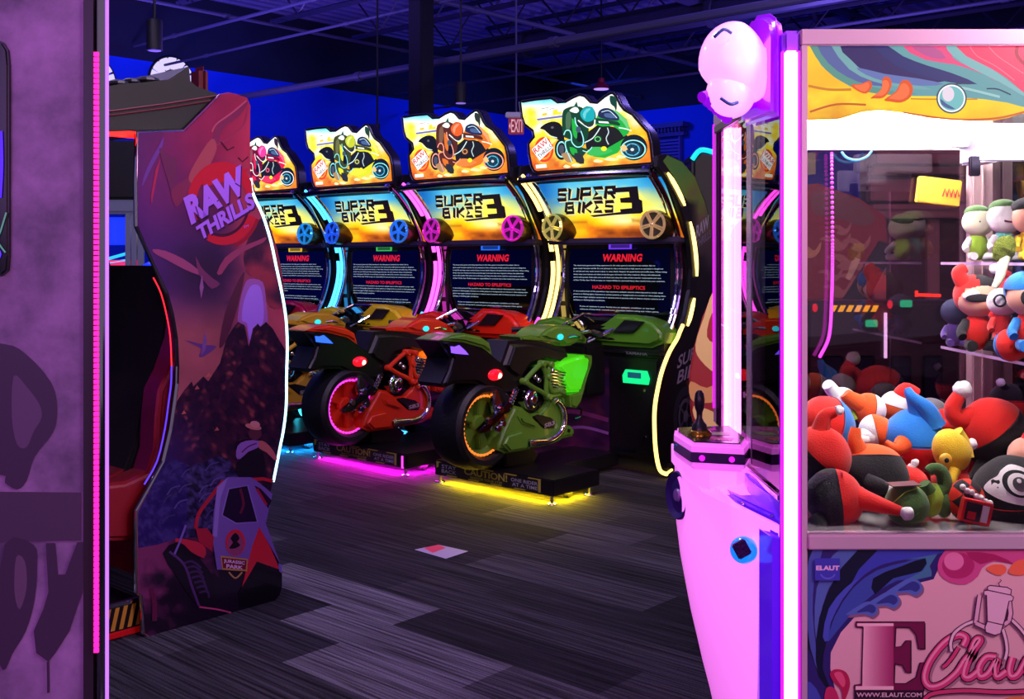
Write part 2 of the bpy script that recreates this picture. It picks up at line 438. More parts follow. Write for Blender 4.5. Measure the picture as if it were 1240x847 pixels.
# hanging things
def hang(px, py0, py1, pw, Y, kind, name, label, cat, cap=None, ztop=5.25, m=SATIN):
    p = W(px, py1, Y); h = (py1-py0)/F*Y; r = pw/F*Y/2; e = empty(name, (p.x, p.y, p.z)); tag(e, label, cat)
    bm = B()
    if kind == 'can': lathe(bm, [(0, h), (r*.9, h), (r, h*.9), (r, 0), (r*.85, 0), (r*.8, .02), (0, .02)], 24)
    elif kind == 'bell': lathe(bm, [(0, h), (r*.35, h), (r*.4, h*.6), (r*.75, h*.35), (r, 0), (r*.93, 0), (r*.7, h*.3), (0, h*.4)], 28)
    elif kind == 'box': box(bm, -r, r, -r*.8, r*.8, 0, h, r*.08)
    obj('housing', bm, m, e, smooth='auto')
    bm = B(); tube(bm, [(0, 0, h), (0, 0, ztop-p.z)], .012, 6); obj('hanger_rod', bm, SATIN, e)
    if cap:
        bm = B(); lathe(bm, [(0, -.004), (r*.8, -.004), (r*.8, .012), (0, .012)], 24); obj('diffuser', bm, cap, e)
    return e
DIM = led('dim_violet_lens', (150, 120, 235), .9)
hang(187, 24, 61, 19, 9, 'can', 'hanging_speaker', 'black cylindrical speaker hanging at upper left', 'speaker', mat('grey_grille', (120, 110, 170), .6))
hang(558, 100, 125, 15, 11, 'can', 'hanging_can', 'black can hanging between the orange sign and the exit sign', 'lamp', DIM)
hang(728, 95, 108, 22, 14, 'bell', 'pendant_lamp', 'red bell pendant lamp above the green bike sign', 'lamp', led('violet_lens', (190, 150, 255), 1.1), m=mat('red_enamel', (130, 20, 45), .35))
hang(457, 150, 160, 6, 12, 'can', 'hanging_sensor', 'small black sensor on a thin rod left of the orange bike sign', 'sensor')
# exit sign
p = W(625, 163, 12); e = empty('exit_sign', p); e.rotation_euler = (0, 0, 0); tag(e, 'red EXIT sign hanging between the orange and green bike signs', 'sign')
ww = 19/F*12/2; hh = 20/F*12
bm = B(); box(bm, -ww, ww, -.03, .03, 0, hh, .008); obj('sign_box', bm, led('exit_red', (120, 18, 40), .9), e)
a = Art(lambda u, v: (u*ww, -.031, v*hh), (0, -1, 0)); a.rtext('EXIT', -.62, .12, .95, .9, (240, 170, 190), bold=.01); a.poly([(-.92, .5), (-.72, .72), (-.72, .28)], (240, 170, 190)); a.build('lettering', mat_print('exit_ink', emit=.9), e)
bm = B(); tube(bm, [(0, 0, hh), (0, 0, 5.25-p.z)], .012, 6); obj('hanger_rod', bm, PIPEM, e)
bm = B(); box(bm, -.12, .12, -.05, .05, hh, hh+.06, .01); obj('canopy', bm, WHITEP, e)
# fan windows high on the left wall
def on_left_wall(px, py, off=.02):
    t = (px-CX)/F; n = EX*off; o = CORN+n; v = (t*o.y-o.x)/(ED.x-t*ED.y); Y = o.y+ED.y*v
    return Vector((o.x+ED.x*v, Y, H+(HY-py)/F*Y)), v
FANW = led('fan_window_light', (214, 200, 255), 1.15)
for j, (cx, cy, rpx) in enumerate(((208, 99, 29), (110, 98, 30))):
    p, v = on_left_wall(cx, cy); q, _ = on_left_wall(cx, cy-rpx); R_ = q.z-p.z
    e = empty('fan_window', p, PI/2+ANG)
    tag(e, ('half-round fanlight glowing over the dark olive canopy' if j == 0 else 'half-round fanlight glowing just beside the pink-lit cabinet edge'), 'window')
    bm = B(); nseg = 7
    for k in range(nseg):
        a0 = PI*(k+.11)/nseg; a1 = PI*(k+.89)/nseg; pts = []
        for t in range(5): a_ = a0+(a1-a0)*t/4; pts.append((R_*math.cos(a_), R_*math.sin(a_)))
        for t in range(5): a_ = a1+(a0-a1)*t/4; pts.append((R_*.5*math.cos(a_), R_*.5*math.sin(a_)))
        prism(bm, pts, -.03, .03, lambda u, v_, w: (u, w, v_))
    obj('lit_panes', bm, FANW, e)
    bm = B(); tube(bm, [(R_*1.03*math.cos(PI*k/24), 0, R_*1.03*math.sin(PI*k/24)) for k in range(25)], .02, 6)
    tube(bm, [(R_*.47*math.cos(PI*k/24), 0, R_*.47*math.sin(PI*k/24)) for k in range(25)], .03, 6); box(bm, -R_*1.05, R_*1.05, -.05, .05, -.12, 0)
    obj('window_frame', bm, SATIN, e)
# shuttered window on the back wall
def on_back_wall(px, py, off=.02):
    o = CORN-ED*off; t = (px-CX)/F; v = (t*o.y-o.x)/(EX.x-t*EX.y); Y = o.y+EX.y*v
    return Vector((o.x+EX.x*v, Y, H+(HY-py)/F*Y))
p = on_back_wall(812, 192); pr = on_back_wall(832, 192); pt = on_back_wall(812, 150); hw = (pr-p).length; hh = pt.z-p.z
e = empty('facade_window', p, ANG); tag(e, 'violet shuttered window with heavy cornice on the blue back wall', 'window')
TRIMV = mat('violet_trim', (70, 55, 150), .6)
bm = B(); box(bm, -hw, hw, -.12, 0, hh*.62, hh*.72); box(bm, -hw*1.1, hw*1.1, -.2, 0, hh*.86, hh); box(bm, -hw*.95, hw*.95, -.14, 0, hh*.72, hh*.86, .02)
for k in range(9): box(bm, -hw*.9+k*hw*.21, -hw*.9+k*hw*.21+hw*.09, -.18, 0, hh*.74, hh*.85)
obj('cornice', bm, TRIMV, e)
bm = B(); box(bm, -hw*.7, -hw*.62, -.08, 0, -hh*.8, hh*.62); box(bm, hw*.62, hw*.7, -.08, 0, -hh*.8, hh*.62)
for k in range(14): box(bm, -hw*.6, hw*.6, -.05, -.02, -hh*.75+k*hh*.095, -hh*.75+k*hh*.095+hh*.06)
obj('shutter', bm, mat('shutter_violet', (96, 80, 190), .6), e)
# projected patch of red and pale light, painted as flat colour on the carpet
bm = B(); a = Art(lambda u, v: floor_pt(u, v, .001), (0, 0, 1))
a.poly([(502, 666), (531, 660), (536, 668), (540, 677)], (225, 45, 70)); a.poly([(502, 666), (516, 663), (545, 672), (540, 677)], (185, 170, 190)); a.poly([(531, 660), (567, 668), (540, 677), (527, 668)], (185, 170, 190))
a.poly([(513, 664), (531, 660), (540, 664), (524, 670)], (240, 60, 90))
m_ = mat_print('light_patch_ink', .5); o = a.build('painted_light_patch', m_); bm.free(); tag(o, 'small square patch of red and pale projected light painted on the dark carpet', 'light patch')
# blue wall washers, and violet ceiling fills added to lift the dim room
def lamp(kind, loc, col, watt, size=.3, rot=None, name='ceiling_fill', spread=None):
    l = bpy.data.lights.new(name, kind); l.color = [s2l(c) for c in col]; l.energy = watt
    if kind == 'AREA': l.size = size; l.shape = 'DISK'
    else: l.shadow_soft_size = size
    if kind == 'SPOT': l.spot_size = spread or 1.6; l.spot_blend = .6
    o = bpy.data.objects.new(name, l); C.objects.link(o); o.location = loc
    if rot is not None:
        o.rotation_euler = Vector(rot).to_track_quat('-Z', 'Y').to_euler()
    return o
for k in (3, 8, 13, 18):
    p = CORN-ED*k+EX*2.2; lamp('SPOT', (p.x, p.y, 4.45), (55, 90, 255), 85, .3, (-EX-Vector((0, 0, .75))), 'wall_washer', 2.4)
for k in (2.5, 7, 12):
    p = CORN+EX*k-ED*2.2; lamp('SPOT', (p.x, p.y, 4.45), (65, 100, 255), 95, .3, (ED-Vector((0, 0, .75))), 'wall_washer', 2.4)
for x, y, c, w in ((-1.2, .6, (215, 170, 255), 46), (1.2, 1.2, (190, 150, 255), 48), (-1.2, 4.0, (230, 205, 255), 100), (1.6, 4.6, (225, 205, 255), 60), (-3.4, 6.5, (200, 180, 255), 70), (3.0, 9.5, (150, 130, 255), 90)):
    lamp('AREA', (x, y, 4.45), c, w*.72, .7, (0, .12, -1), 'ceiling_fill')  # soft overhead fills added to brighten the room, no fixtures built
# fill lamps added out of view, standing in for glow of unseen machines
lamp('AREA', (.9, -1.6, 1.9), (255, 165, 225), 26, 1.4, (0.05, 1, -.05), 'unseen_fill')
lamp('AREA', (-1.6, -1.2, 2.0), (205, 150, 255), 13, 1.4, (0.1, 1, -.05), 'unseen_fill')
lamp('AREA', (2.6, 1.0, 2.8), (255, 235, 240), 120, 1.2, (-.62, 1, -.25), 'unseen_fill')
# upward violet fills added to lighten the dark joists and deck
for x, y in ((-2.5, 9.5), (3.0, 12.0), (1.5, 6.5), (4.5, 8), (-4, 12)): lamp('SPOT', (x, y, 2.6), (140, 112, 255), 420, .3, (0, .1, 1), 'deck_fill', 2.6)
lamp('SPOT', (2.6, 6.6, 4.6), (255, 205, 190), 160, .3, (.25, 1, -.95), 'facade_fill', 1.2)  # spot added to warm the facade, no fixture stands there
lamp('SPOT', (1.4, 4.4, 3.6), (255, 190, 190), 120, .3, (.05, 1, -1.0), 'flame_cabinet_fill', 1.3)  # added lamp without a fixture, brightens the flame cabinet
lamp('SPOT', (-.55, .9, 1.3), (255, 150, 255), 46, .25, (1.08, 1.85, -.55), 'unseen_fill', .42)  # added spot without a fixture, makes a hot patch on the claw body
# ------------------------------------------------------------ motorcycle racing cabinets
BX, BY, STEP = .528, 7.337, 1.25
RW_ = Vector((-.745, .667, 0)).normalized()
FR = Frame(BX, BY)
HALF = .60
def T5(x, y): return (620+x/6.889, 100+y/6.889)          # readings taken on the green sign
SIGN_OUT = [(70,165),(100,148),(220,130),(340,118),(365,128),(400,155),(460,150),(520,115),(580,92),(630,105),(680,155),(720,160),(780,110),(830,80),(865,80),(895,110),(930,180),(960,220),(1030,260),(1090,330),(1160,410),(1185,500),(1200,660),(1180,690),(1000,706),(600,738),(230,765),(190,750),(165,700),(145,600),(140,510),(187,450),(180,415),(110,360),(85,290)]
def s_loc(x, y, b=-.02):
    p = FR.on_y(*T5(x, y), b); return p.x, p.z
SIGN_XZ = [s_loc(*p) for p in SIGN_OUT]
_cx = sum(p[0] for p in SIGN_XZ)/len(SIGN_XZ); _cz = sum(p[1] for p in SIGN_XZ)/len(SIGN_XZ)
def inset(pts, d):
    n = len(pts); out = []
    area = sum(pts[i][0]*pts[(i+1) % n][1]-pts[(i+1) % n][0]*pts[i][1] for i in range(n)); sg = 1 if area > 0 else -1
    for i in range(n):
        a, b = Vector(pts[i-1]), Vector(pts[(i+1) % n]); t = (b-a); t.normalize()
        out.append((pts[i][0]-t.y*d*sg, pts[i][1]+t.x*d*sg))
    return out
PRINT_LIT = mat_print('backlit_print', .25, emit=1.35); PRINT = mat_print('matte_print', .35)
GLOSS_PRINT = mat_print('gloss_print', .22, coat=.4)

def sign_art(par, pal):
    body, dark, hi, visor, ringc = pal
    a = Art(lambda u, v: (s_loc(u, v)[0], -.043, s_loc(u, v)[1]), (0, -1, 0), .0003)
    rim = [(p[0], p[1]) for p in SIGN_OUT]
    cx, cy = 640, 430
    ins = inset(rim, 25)
    def bg(x, y):
        t = y/760; n = nz(x, y, .006, 3)*.18
        c = ramp([(0, (235, 255, 255)), (.2, (255, 255, 250)), (.38, (255, 252, 200)), (.46, (255, 226, 40)), (.6, (255, 215, 60)), (.72, (250, 170, 30)), (.82, (240, 205, 70)), (.95, (205, 95, 30))], t+n)
        if x > 900: c = lerp(c, (235, 105, 15), (x-900)/230*(.55+n*2) if y > 280 else 0)
        if y < 210 and x < 470: c = lerp(c, (30, 190, 225), (210-y)/90)
        if x < 230 and y > 540: c = lerp(c, (225, 90, 20), .6)
        c2 = nz(x*.4, y*2.2, .02, 9)
        return tuple(min(255, q*(1+.16*c2)) for q in c)
    a.poly(ins, None, fn=bg, cuts=46)
    # little racing logo
    a.poly([(225, 305), (445, 275), (460, 290), (230, 320)], (110, 105, 190)); a.poly([(270, 262), (310, 256), (308, 276), (268, 282)], (225, 190, 60)); a.poly([(360, 232), (395, 225), (400, 250), (430, 245), (428, 268), (358, 275)], (250, 215, 50))
    a.stroke([(265, 222), (320, 212), (318, 238)], 4, (70, 80, 130), 0); a.stroke([(330, 235), (350, 218), (375, 222)], 4, (70, 80, 130), 0); a.stroke([(195, 240), (215, 262), (235, 240)], 3, (120, 120, 150), 0)
    # company badge
    a.ell(285, 562, 80, 105, (222, 60, 35)); a.ring(285, 562, 62, 84, 12, (250, 150, 40))
    a.poly([(183, 560), (300, 455), (362, 548), (248, 655)], (252, 250, 250))
    a.poly([(330, 478), (400, 470), (350, 520)], (250, 230, 130))
    a.text('RAW', ((215, 600), (325, 505), (300, 465), (190, 560)), (200, 60, 60), .02); a.text('THRILLS', ((250, 640), (355, 545), (335, 515), (228, 610)), (50, 40, 60), .01)
    # motorcycle tail and rear wheel
    a.ell(432, 560, 58, 88, (20, 24, 30)); a.ring(432, 560, 42, 68, 8, ringc); a.ell(432, 560, 22, 38, (70, 75, 90))
    a.poly([(252, 385), (300, 345), (370, 328), (432, 362), (455, 480), (400, 478), (335, 440), (290, 400)], (18, 20, 22), 3)
    a.stroke([(290, 405), (320, 440), (395, 465)], 7, (205, 235, 240)); a.ell(355, 378, 12, 10, (90, 90, 95))
    # machine body
    a.poly([(620, 440), (740, 350), (900, 380), (985, 450), (860, 545), (740, 590), (640, 560)], (24, 26, 26))
    a.poly([(690, 620), (760, 580), (980, 455), (1005, 452), (900, 590), (790, 632)], body)
    a.poly([(640, 600), (700, 540), (800, 550), (860, 575), (740, 615)], lerp(body, (255, 255, 255), .12), 2); a.ell(785, 555, 24, 20, (235, 225, 40))
    a.ell(1035, 545, 112, 108, (14, 26, 34)); a.ring(1030, 560, 106, 80, 12, ringc); a.ell(1022, 562, 78, 62, (18, 60, 80)); a.ring(1022, 562, 62, 52, 9, (90, 190, 225))
    for k in range(6):
        t = k*PI/3+.3; a.stroke([(1022+14*math.cos(t), 562+12*math.sin(t)), (1022+58*math.cos(t), 562+48*math.sin(t))], 9, (30, 40, 50), 0)
    a.ell(1022, 562, 15, 13, (200, 210, 220)); a.poly([(920, 540), (960, 520), (985, 560), (950, 580)], (250, 190, 120))
    a.poly([(700, 350), (735, 270), (820, 215), (900, 245), (975, 310), (1005, 390), (990, 430), (950, 455), (910, 400), (860, 365), (770, 370)], body)
    a.poly([(830, 225), (905, 255), (985, 330), (990, 400), (940, 330)], lerp(body, (255, 255, 255), .3), 3)
    a.poly([(720, 300), (900, 330), (915, 365), (850, 352), (715, 345)], dark, 2); a.poly([(740, 325), (820, 330), (830, 345), (745, 340)], (235, 250, 245))
    a.poly([(745, 240), (800, 215), (860, 235), (912, 290), (900, 322), (820, 312), (742, 290)], (28, 42, 78), 3); a.stroke([(765, 250), (830, 240), (895, 300)], 6, (200, 225, 240)); a.poly([(790, 262), (850, 262), (885, 300), (800, 292)], (70, 95, 140), 2)
    a.stroke([(910, 380), (960, 388), (1015, 405)], 9, (230, 250, 240))
    a.stroke([(815, 380), (825, 420), (805, 470), (825, 520)], 8, (190, 210, 215)); a.ell(735, 475, 36, 32, dark); a.ring(735, 475, 26, 22, 6, hi)
    a.poly([(835, 115), (880, 125), (895, 175), (888, 245), (872, 205), (842, 180)], lerp(dark, (0, 60, 60), .5), 2)
    # rider
    a.poly([(440, 262), (480, 215), (560, 200), (625, 235), (660, 380), (645, 480), (600, 545), (548, 530), (505, 480), (445, 440)], dark, 3)
    a.poly([(470, 275), (500, 245), (515, 300), (500, 400), (470, 390)], lerp(dark, (200, 200, 160), .3), 2)
    a.poly([(545, 330), (600, 380), (620, 470), (590, 500), (560, 480)], (16, 20, 24), 3)
    a.poly([(520, 300), (560, 370), (560, 470), (528, 430)], body, 3)
    a.poly([(445, 490), (520, 470), (590, 540), (660, 560), (610, 620), (620, 680), (560, 660), (490, 590)], dark); a.poly([(500, 540), (560, 560), (560, 610), (520, 600)], body, 2)
    a.poly([(430, 600), (500, 590), (530, 660), (480, 665)], (170, 130, 90), 2); a.poly([(540, 590), (610, 610), (620, 680), (555, 665)], (40, 44, 50), 2)
    a.stroke([(452, 440), (470, 405), (500, 405), (515, 440), (520, 500), (560, 540), (608, 528), (615, 470), (590, 400), (555, 350), (545, 295)], 9, ringc)
    a.stroke([(510, 480), (468, 495), (468, 540), (490, 600), (520, 665)], 9, ringc); a.stroke([(625, 505), (690, 470), (730, 420), (755, 380)], 9, (200, 225, 225))
    a.stroke([(610, 570), (650, 580), (690, 540)], 7, ringc)
    a.ell(575, 395, 22, 26, (60, 80, 100)); a.poly([(500, 235), (550, 205), (580, 235), (560, 258), (520, 250)], (235, 245, 235), 2)
    a.ell(650, 292, 70, 92, dark, 8); a.poly([(590, 255), (632, 212), (690, 208), (712, 262), (702, 312), (650, 332), (606, 305)], visor, 3)
    a.poly([(610, 270), (640, 225), (680, 222), (640, 262), (630, 310)], lerp(visor, (255, 255, 255), .35), 2)
    a.stroke([(572, 318), (615, 352), (665, 380), (705, 362), (712, 312)], 11, (225, 235, 235)); a.poly([(600, 338), (650, 360), (700, 330), (695, 362), (655, 374)], (40, 46, 50), 2)
    a.poly([(218, 690), (305, 682), (312, 712), (222, 720)], (255, 245, 225)); a.poly([(535, 205), (560, 160), (575, 215)], (20, 80, 60)); 
    # road spray
    for (x, y, r) in ((560, 690, 44), (740, 655, 40), (850, 640, 60), (930, 620, 40), (480, 700, 30)): a.poly([(x-r, y+8), (x-r*.4, y-12), (x+r*.3, y-6), (x+r, y+4), (x+r*.2, y+16)], (252, 238, 175), 3)
    a.build('backlit_artwork', PRINT_LIT, par)

def marquee_plane(x, z): # leaning panel under the sign
    return (x, .05+(1.98-z)*.62, z)
def mk(px, py, b): p = FR.on_y(px, py, b); return p.x, p.z
FRONT = [(.05,.03),(-.03,.07),(-.075,.2),(-.09,.36),(-.085,.48),(-.05,.6),(0,.71),(.08,.82),(.17,.9),(.2,.94),(.27,1.05),(.33,1.22),(.345,1.36),(.32,1.52),(.26,1.68),(.16,1.83),(.04,1.95),(-.06,2.02)]
BACK = [(.68,.03),(.68,1.2),(.66,1.4),(.61,1.62),(.52,1.82),(.38,1.99),(.22,2.08),(.05,2.11),(-.05,2.09)]
ARC = FRONT[9:]
def seg_path(path, t0, t1, n=14):
    """sub-path of a polyline by length fractions"""
    P = [Vector((a, b)) for a, b in path]; L = [0]
    for a, b in zip(P, P[1:]): L.append(L[-1]+(b-a).length)
    out = []
    for k in range(n+1):
        s = (t0+(t1-t0)*k/n)*L[-1]
        for i in range(len(P)-1):
            if s <= L[i+1]+1e-9:
                f = (s-L[i])/(L[i+1]-L[i]); q = P[i].lerp(P[i+1], f); out.append((q.x, q.y)); break
    return out
ARCS = [(p.x, p.y) for p in catmull([(a, b, 0) for a, b in ARC], 4)]
FRS = [(p.x, p.y) for p in catmull([(a, b, 0) for a, b in FRONT[:10]], 4)]

WARN = ["The motorcycle games and riding experience in this video game is intended to be realistic. But no", "game could recreate real life. Do not attempt to ride a motorcycle at high speed as operation is dangerous", "in real life and may cause severe injury or even death. Respect all speed limits and traffic laws. When riding", "always wear your helmet and other protective gear and never ride when impaired. Always ride defensively", "and at safe speeds. Ride with care at all times and obey the rules of the road for motorcycles and cars.", "of Raw Thrills. Raw Thrills accepts no responsibility for personal injury that results from your activities."]
EPI = ["A very small portion of the population may experience epileptic seizures when exposed to certain visual", "patterns or flashing lights. Exposure to certain patterns or backgrounds on a screen or when playing video", "games may trigger epileptic symptoms or seizures even in persons with no history of prior seizures or of", "epilepsy or flashing light conditions."]
EPI2 = ["If you or anyone in your family has an epileptic condition or has had", "seizures of any kind, consult your physician before using any video game."]
EPI3 = ["We recommend that you stop immediately and consult a physician if you experience any of", "the following symptoms: dizziness, altered vision, eye or muscle twitching, loss of awareness, any", "disorientation, any involuntary movement or convulsions. Supervise children and stop playing at once."]
SCR_INK = mat_print('screen_ink', .12, emit=1.0, coat=1.0)
_cache = {}
def shared(key, par, fn):
    """reuse a part's mesh on the next cabinet"""
    if key in _cache:
        src = _cache[key]; o = src.copy(); C.objects.link(o); o.parent = par; return o
    o = fn(); _cache[key] = o; return o

def cabinet(i, names, pal, led_c, wheel_c, wheel_s, fair_c, clip_c, labelw, arc_es=4, right_led=False):
    loc = Vector((BX, BY, 0))+RW_*STEP*i
    e = empty('racing_cabinet', loc, ANG)
    tag(e, labelw, 'arcade game', 'motorcycle racing games in a row')
    LEDM = led('led_tube_'+names, led_c, arc_es); FAIR = mat('fairing_'+names, fair_c, .28, coat=.5)
    S = lambda nm, bm, m, **k: obj(nm, bm, m, e, **k)
    # body
    def f():
        bm = B(); prism(bm, [(.06, .03), (.06, .9), (.44, .92), (.44, 1.56), (.30, 1.60), (.08, 1.97), (.05, 1.99), (.05, 2.05), (.2, 2.06), (.36, 1.97), (.5, 1.8), (.59, 1.6), (.64, 1.4), (.66, 1.2), (.66, .03)], -HALF+.036, HALF-.036, XYZ_yz, .006)
        box(bm, -HALF+.04, HALF-.04, .1, .7, 0, .04)
        return obj('body', bm, SATIN, e)
    shared('body', e, f)
    # side panels with printed sides
    for s in (-1, 1):
        def f(s=s):
            bm = B(); pts = [tuple(p) for p in FRONT]+[tuple(p) for p in BACK[::-1]]
            prism(bm, pts, s*(HALF-.035), s*HALF, XYZ_yz, .004); return obj('side_panel', bm, mat('panel_black', (14, 13, 17), .4), e)
        shared('side%d' % s, e, f)
    if i == 0:
        a = Art(lambda y, z: (HALF+.0005, y, z), (1, 0, 0), .0004)
        def top(y, z):
            n = nz(y, z, 5, 2); c = ramp([(.9, (12, 12, 14)), (1.25, (24, 24, 26)), (1.45, (70, 66, 62)), (1.7, (96, 82, 60)), (1.85, (90, 120, 40)), (2.1, (70, 120, 50))], z+n*.2)
            if y < .4 and z < 1.8: c = lerp(c, (12, 12, 15), (.44-y)/.12)
            return c
        a.poly([(.20, .95), (.36, 1.1), (.42, 1.3), (.40, 1.55), (.3, 1.8), (.12, 1.97), (.0, 2.06), (.05, 2.1), (.22, 2.07), (.38, 1.98), (.51, 1.81), (.6, 1.62), (.65, 1.4), (.67, 1.2), (.67, .95)], None, fn=top, cuts=26)
        a.text('RAW', ((.40, 1.56), (.56, 1.64), (.56, 1.73), (.40, 1.65)), (150, 150, 165), .03); a.text('THRILLS', ((.40, 1.49), (.59, 1.58), (.58, 1.63), (.40, 1.55)), (120, 120, 135), .02)
        a.text('SUPER', ((.16, .70), (.52, .80), (.54, .88), (.19, .79)), (150, 148, 165), .02, space=1.0); a.text('BIKES', ((.16, .60), (.52, .68), (.54, .77), (.19, .69)), (150, 148, 165), .02)
        a.ring(.27, .38, .15, .2, .045, (44, 42, 52)); a.ring(.27, .38, .09, .12, .02, (90, 88, 104)); a.ell(.27, .38, .03, .04, (110, 108, 120))
        for k in range(5):
            t = k*2*PI/5; a.stroke([(.27+.03*math.cos(t), .38+.04*math.sin(t)), (.27+.1*math.cos(t), .38+.135*math.sin(t))], .016, (80, 78, 92), 0)
        a.poly([(.3, .62), (.62, .5), (.64, .3), (.5, .42), (.3, .56)], (92, 44, 30), 3); a.text('DIRT', ((.05, .07), (.14, .075), (.14, .1), (.05, .095)), (90, 90, 100))
        a.build('side_artwork', PRINT, e)
    # chrome arcs
    for s in (-1, 1):
        for j, (ox, r, m) in enumerate(((HALF-.105, .014, CHROME), (HALF-.065, .018, DCHROME))):
            def f(s=s, ox=ox, r=r, m=m, j=j):
                bm = B(); tube(bm, [(s*ox, y-.012-.012*j, z) for y, z in ARCS], r, 10); return obj('chrome_arc', bm, m, e)
            shared('arc%d%d' % (s, j), e, f)
    # LED strips
    def strip(x0, x1, path, spans, nm, m, off=.02, th=.012):
        bm = B()
        for t0, t1 in spans: ribbon(bm, [(y-off, z) for y, z in seg_path(path, t0, t1)], (x0, x1), th)
        return S(nm, bm, m)
    strip(-HALF+.0, -HALF+.03, ARCS, ((.02, .40), (.46, .66), (.72, .98)), 'led_segment_strip', LEDM)
    bm = B(); tube(bm, [(-HALF+.075, y-.035, z) for y, z in ARCS], .012, 8); S('led_arc', bm, LEDM)
    if right_led:
        bm = B()
        for t0, t1 in ((.04, .2), (.32, .62), (.72, .95)):
            pth = seg_path(ARCS, t0, t1); pts = [(y+.055, z) for y, z in pth]; wd = .017
            V = []
            for q, (y, z) in enumerate(pts):
                a_, b_ = pts[max(q-1, 0)], pts[min(q+1, len(pts)-1)]; t = Vector((b_[0]-a_[0], b_[1]-a_[1])).normalized(); w2 = wd*min(1, .3+3*min(q, len(pts)-1-q)/len(pts))
                V.append([bm.verts.new(p) for p in ((HALF, y-t.y*w2, z+t.x*w2), (HALF+.012, y-t.y*w2*.7, z+t.x*w2*.7), (HALF+.012, y+t.y*w2*.7, z-t.x*w2*.7), (HALF, y+t.y*w2, z-t.x*w2))])
            for q in range(len(V)-1):
                for k in range(3): bm.faces.new((V[q][k], V[q][k+1], V[q+1][k+1], V[q+1][k]))
        S('led_segment_strip', bm, LEDM)
    bm = B()
    tube(bm, [(HALF+.004, y-.012, z) for y, z in FRS]+[(HALF+.004, .23, .99)], .013, 8); tube(bm, [(HALF+.004, .04, .035), (HALF+.004, .1, .05)], .008, 6)
    S('neon_edge', bm, led('neon_'+names, led_c, 3.0))
    # LED reflection beside the screen, built as a dim glowing strip
    bm = B()
    yz = [(.36, 1.0), (.35, 1.15), (.345, 1.3), (.35, 1.45), (.36, 1.53)]
    P = [(-.50-.02*math.cos((z-1.26)*4), y-.03, z) for y, z in [(p.x, p.y) for p in catmull([(a, b, 0) for a, b in yz], 5)]]
    for k in range(0, len(P)-1):
        if k % 7 == 3: continue
        a_, b_ = P[k], P[k+1]; q = [bm.verts.new(v) for v in (a_, (a_[0]+.035, a_[1]+.01, a_[2]), (b_[0]+.035, b_[1]+.01, b_[2]), b_)]
        bm.faces.new(q)
    S('led_reflection_strip', bm, led('dim_strip_'+names, led_c, .42))
    # hood: dark bar with chrome roll carrying the sign
    def f():
        bm = B(); box(bm, -HALF+.02, HALF-.02, -.06, .34, 1.995, 2.055, .02, seg=3); return obj('hood', bm, BLACK, e)
    shared('hood', e, f)
    def f():
        bm = B(); tube(bm, [(x, -.075-.02*math.cos(x*2.4), 1.985+.012*math.cos(x*2.6)) for x in [-.56+.07*k for k in range(17)]], .024, 10); return obj('chrome_roll', bm, DCHROME, e)
    shared('roll', e, f)
    # marquee
    def f():
        a = Art(lambda x, z: marquee_plane(x, z), (0, -1, .3), .0004)
        def bg(x, z):
            t = (1.96-z)/.4; n = nz(x*1.5, z*5, 2.2, 5)*.22
            c = ramp([(-.1, (60, 170, 215)), (.12, (90, 185, 215)), (.28, (190, 210, 150)), (.4, (245, 235, 110)), (.62, (255, 205, 20)), (.74, (252, 175, 15)), (.86, (215, 110, 20)), (1, (120, 50, 20))], t+n)
            if x < -.25: c = lerp(c, (10, 90, 170), min(1, (-.25-x)/.22)*(1-t)*.95)
            if x > .3: c = lerp(c, (20, 120, 190), min(1, (x-.3)/.2)*(1-t*1.9))
            d = math.hypot((x-.12)/.28, (t-.66)/.16); c = lerp((255, 255, 225), c, min(1, .15+d)) if d < .85 else c
            if abs(t-.68) < .04 and abs(x) > .2: c = lerp(c, (150, 95, 20), .6)
            return c
        a.poly([(-.565, 1.57), (.565, 1.57), (.56, 1.965), (-.56, 1.965)], None, fn=bg, cuts=56)
        ink = (14, 12, 22)
        for dx, dz, c in ((.006, -.006, (225, 215, 150)), (0, 0, ink)):
            techno(a, 'SUPER', -.37+dx, 1.842+dz, .14+dx, 1.922+dz, c, .025, .5); techno(a, 'BIKES', -.34+dx, 1.752+dz, .085+dx, 1.828+dz, c, .023, .5)
            a.poly([(-.12+dx, 1.722+dz), (.08+dx, 1.732+dz), (.2+dx, 1.735+dz), (.2+dx, 1.755+dz), (.06+dx, 1.746+dz), (-.15+dx, 1.734+dz)], c)
            if dx == 0: a.poly([(.12+(x-.17)*.95+dx, 1.735+(z-1.69)*.76+dz) for x, z in [(.17, 1.92), (.40, 1.925), (.375, 1.815), (.395, 1.80), (.37, 1.705), (.345, 1.69), (.17, 1.69), (.18, 1.735), (.285, 1.74), (.30, 1.785), (.205, 1.79), (.212, 1.83), (.30, 1.835), (.31, 1.88), (.175, 1.88)]], c)
        return a.build('marquee', PRINT_LIT, e)
    shared('marquee', e, f)
    def f():
        bm = B(); box(bm, -.565, .565, .22, .44, 1.53, 1.575, .012); return obj('marquee_ledge', bm, mat('ledge_grey', (70, 62, 90), .35, .3), e)
    shared('ledge', e, f)
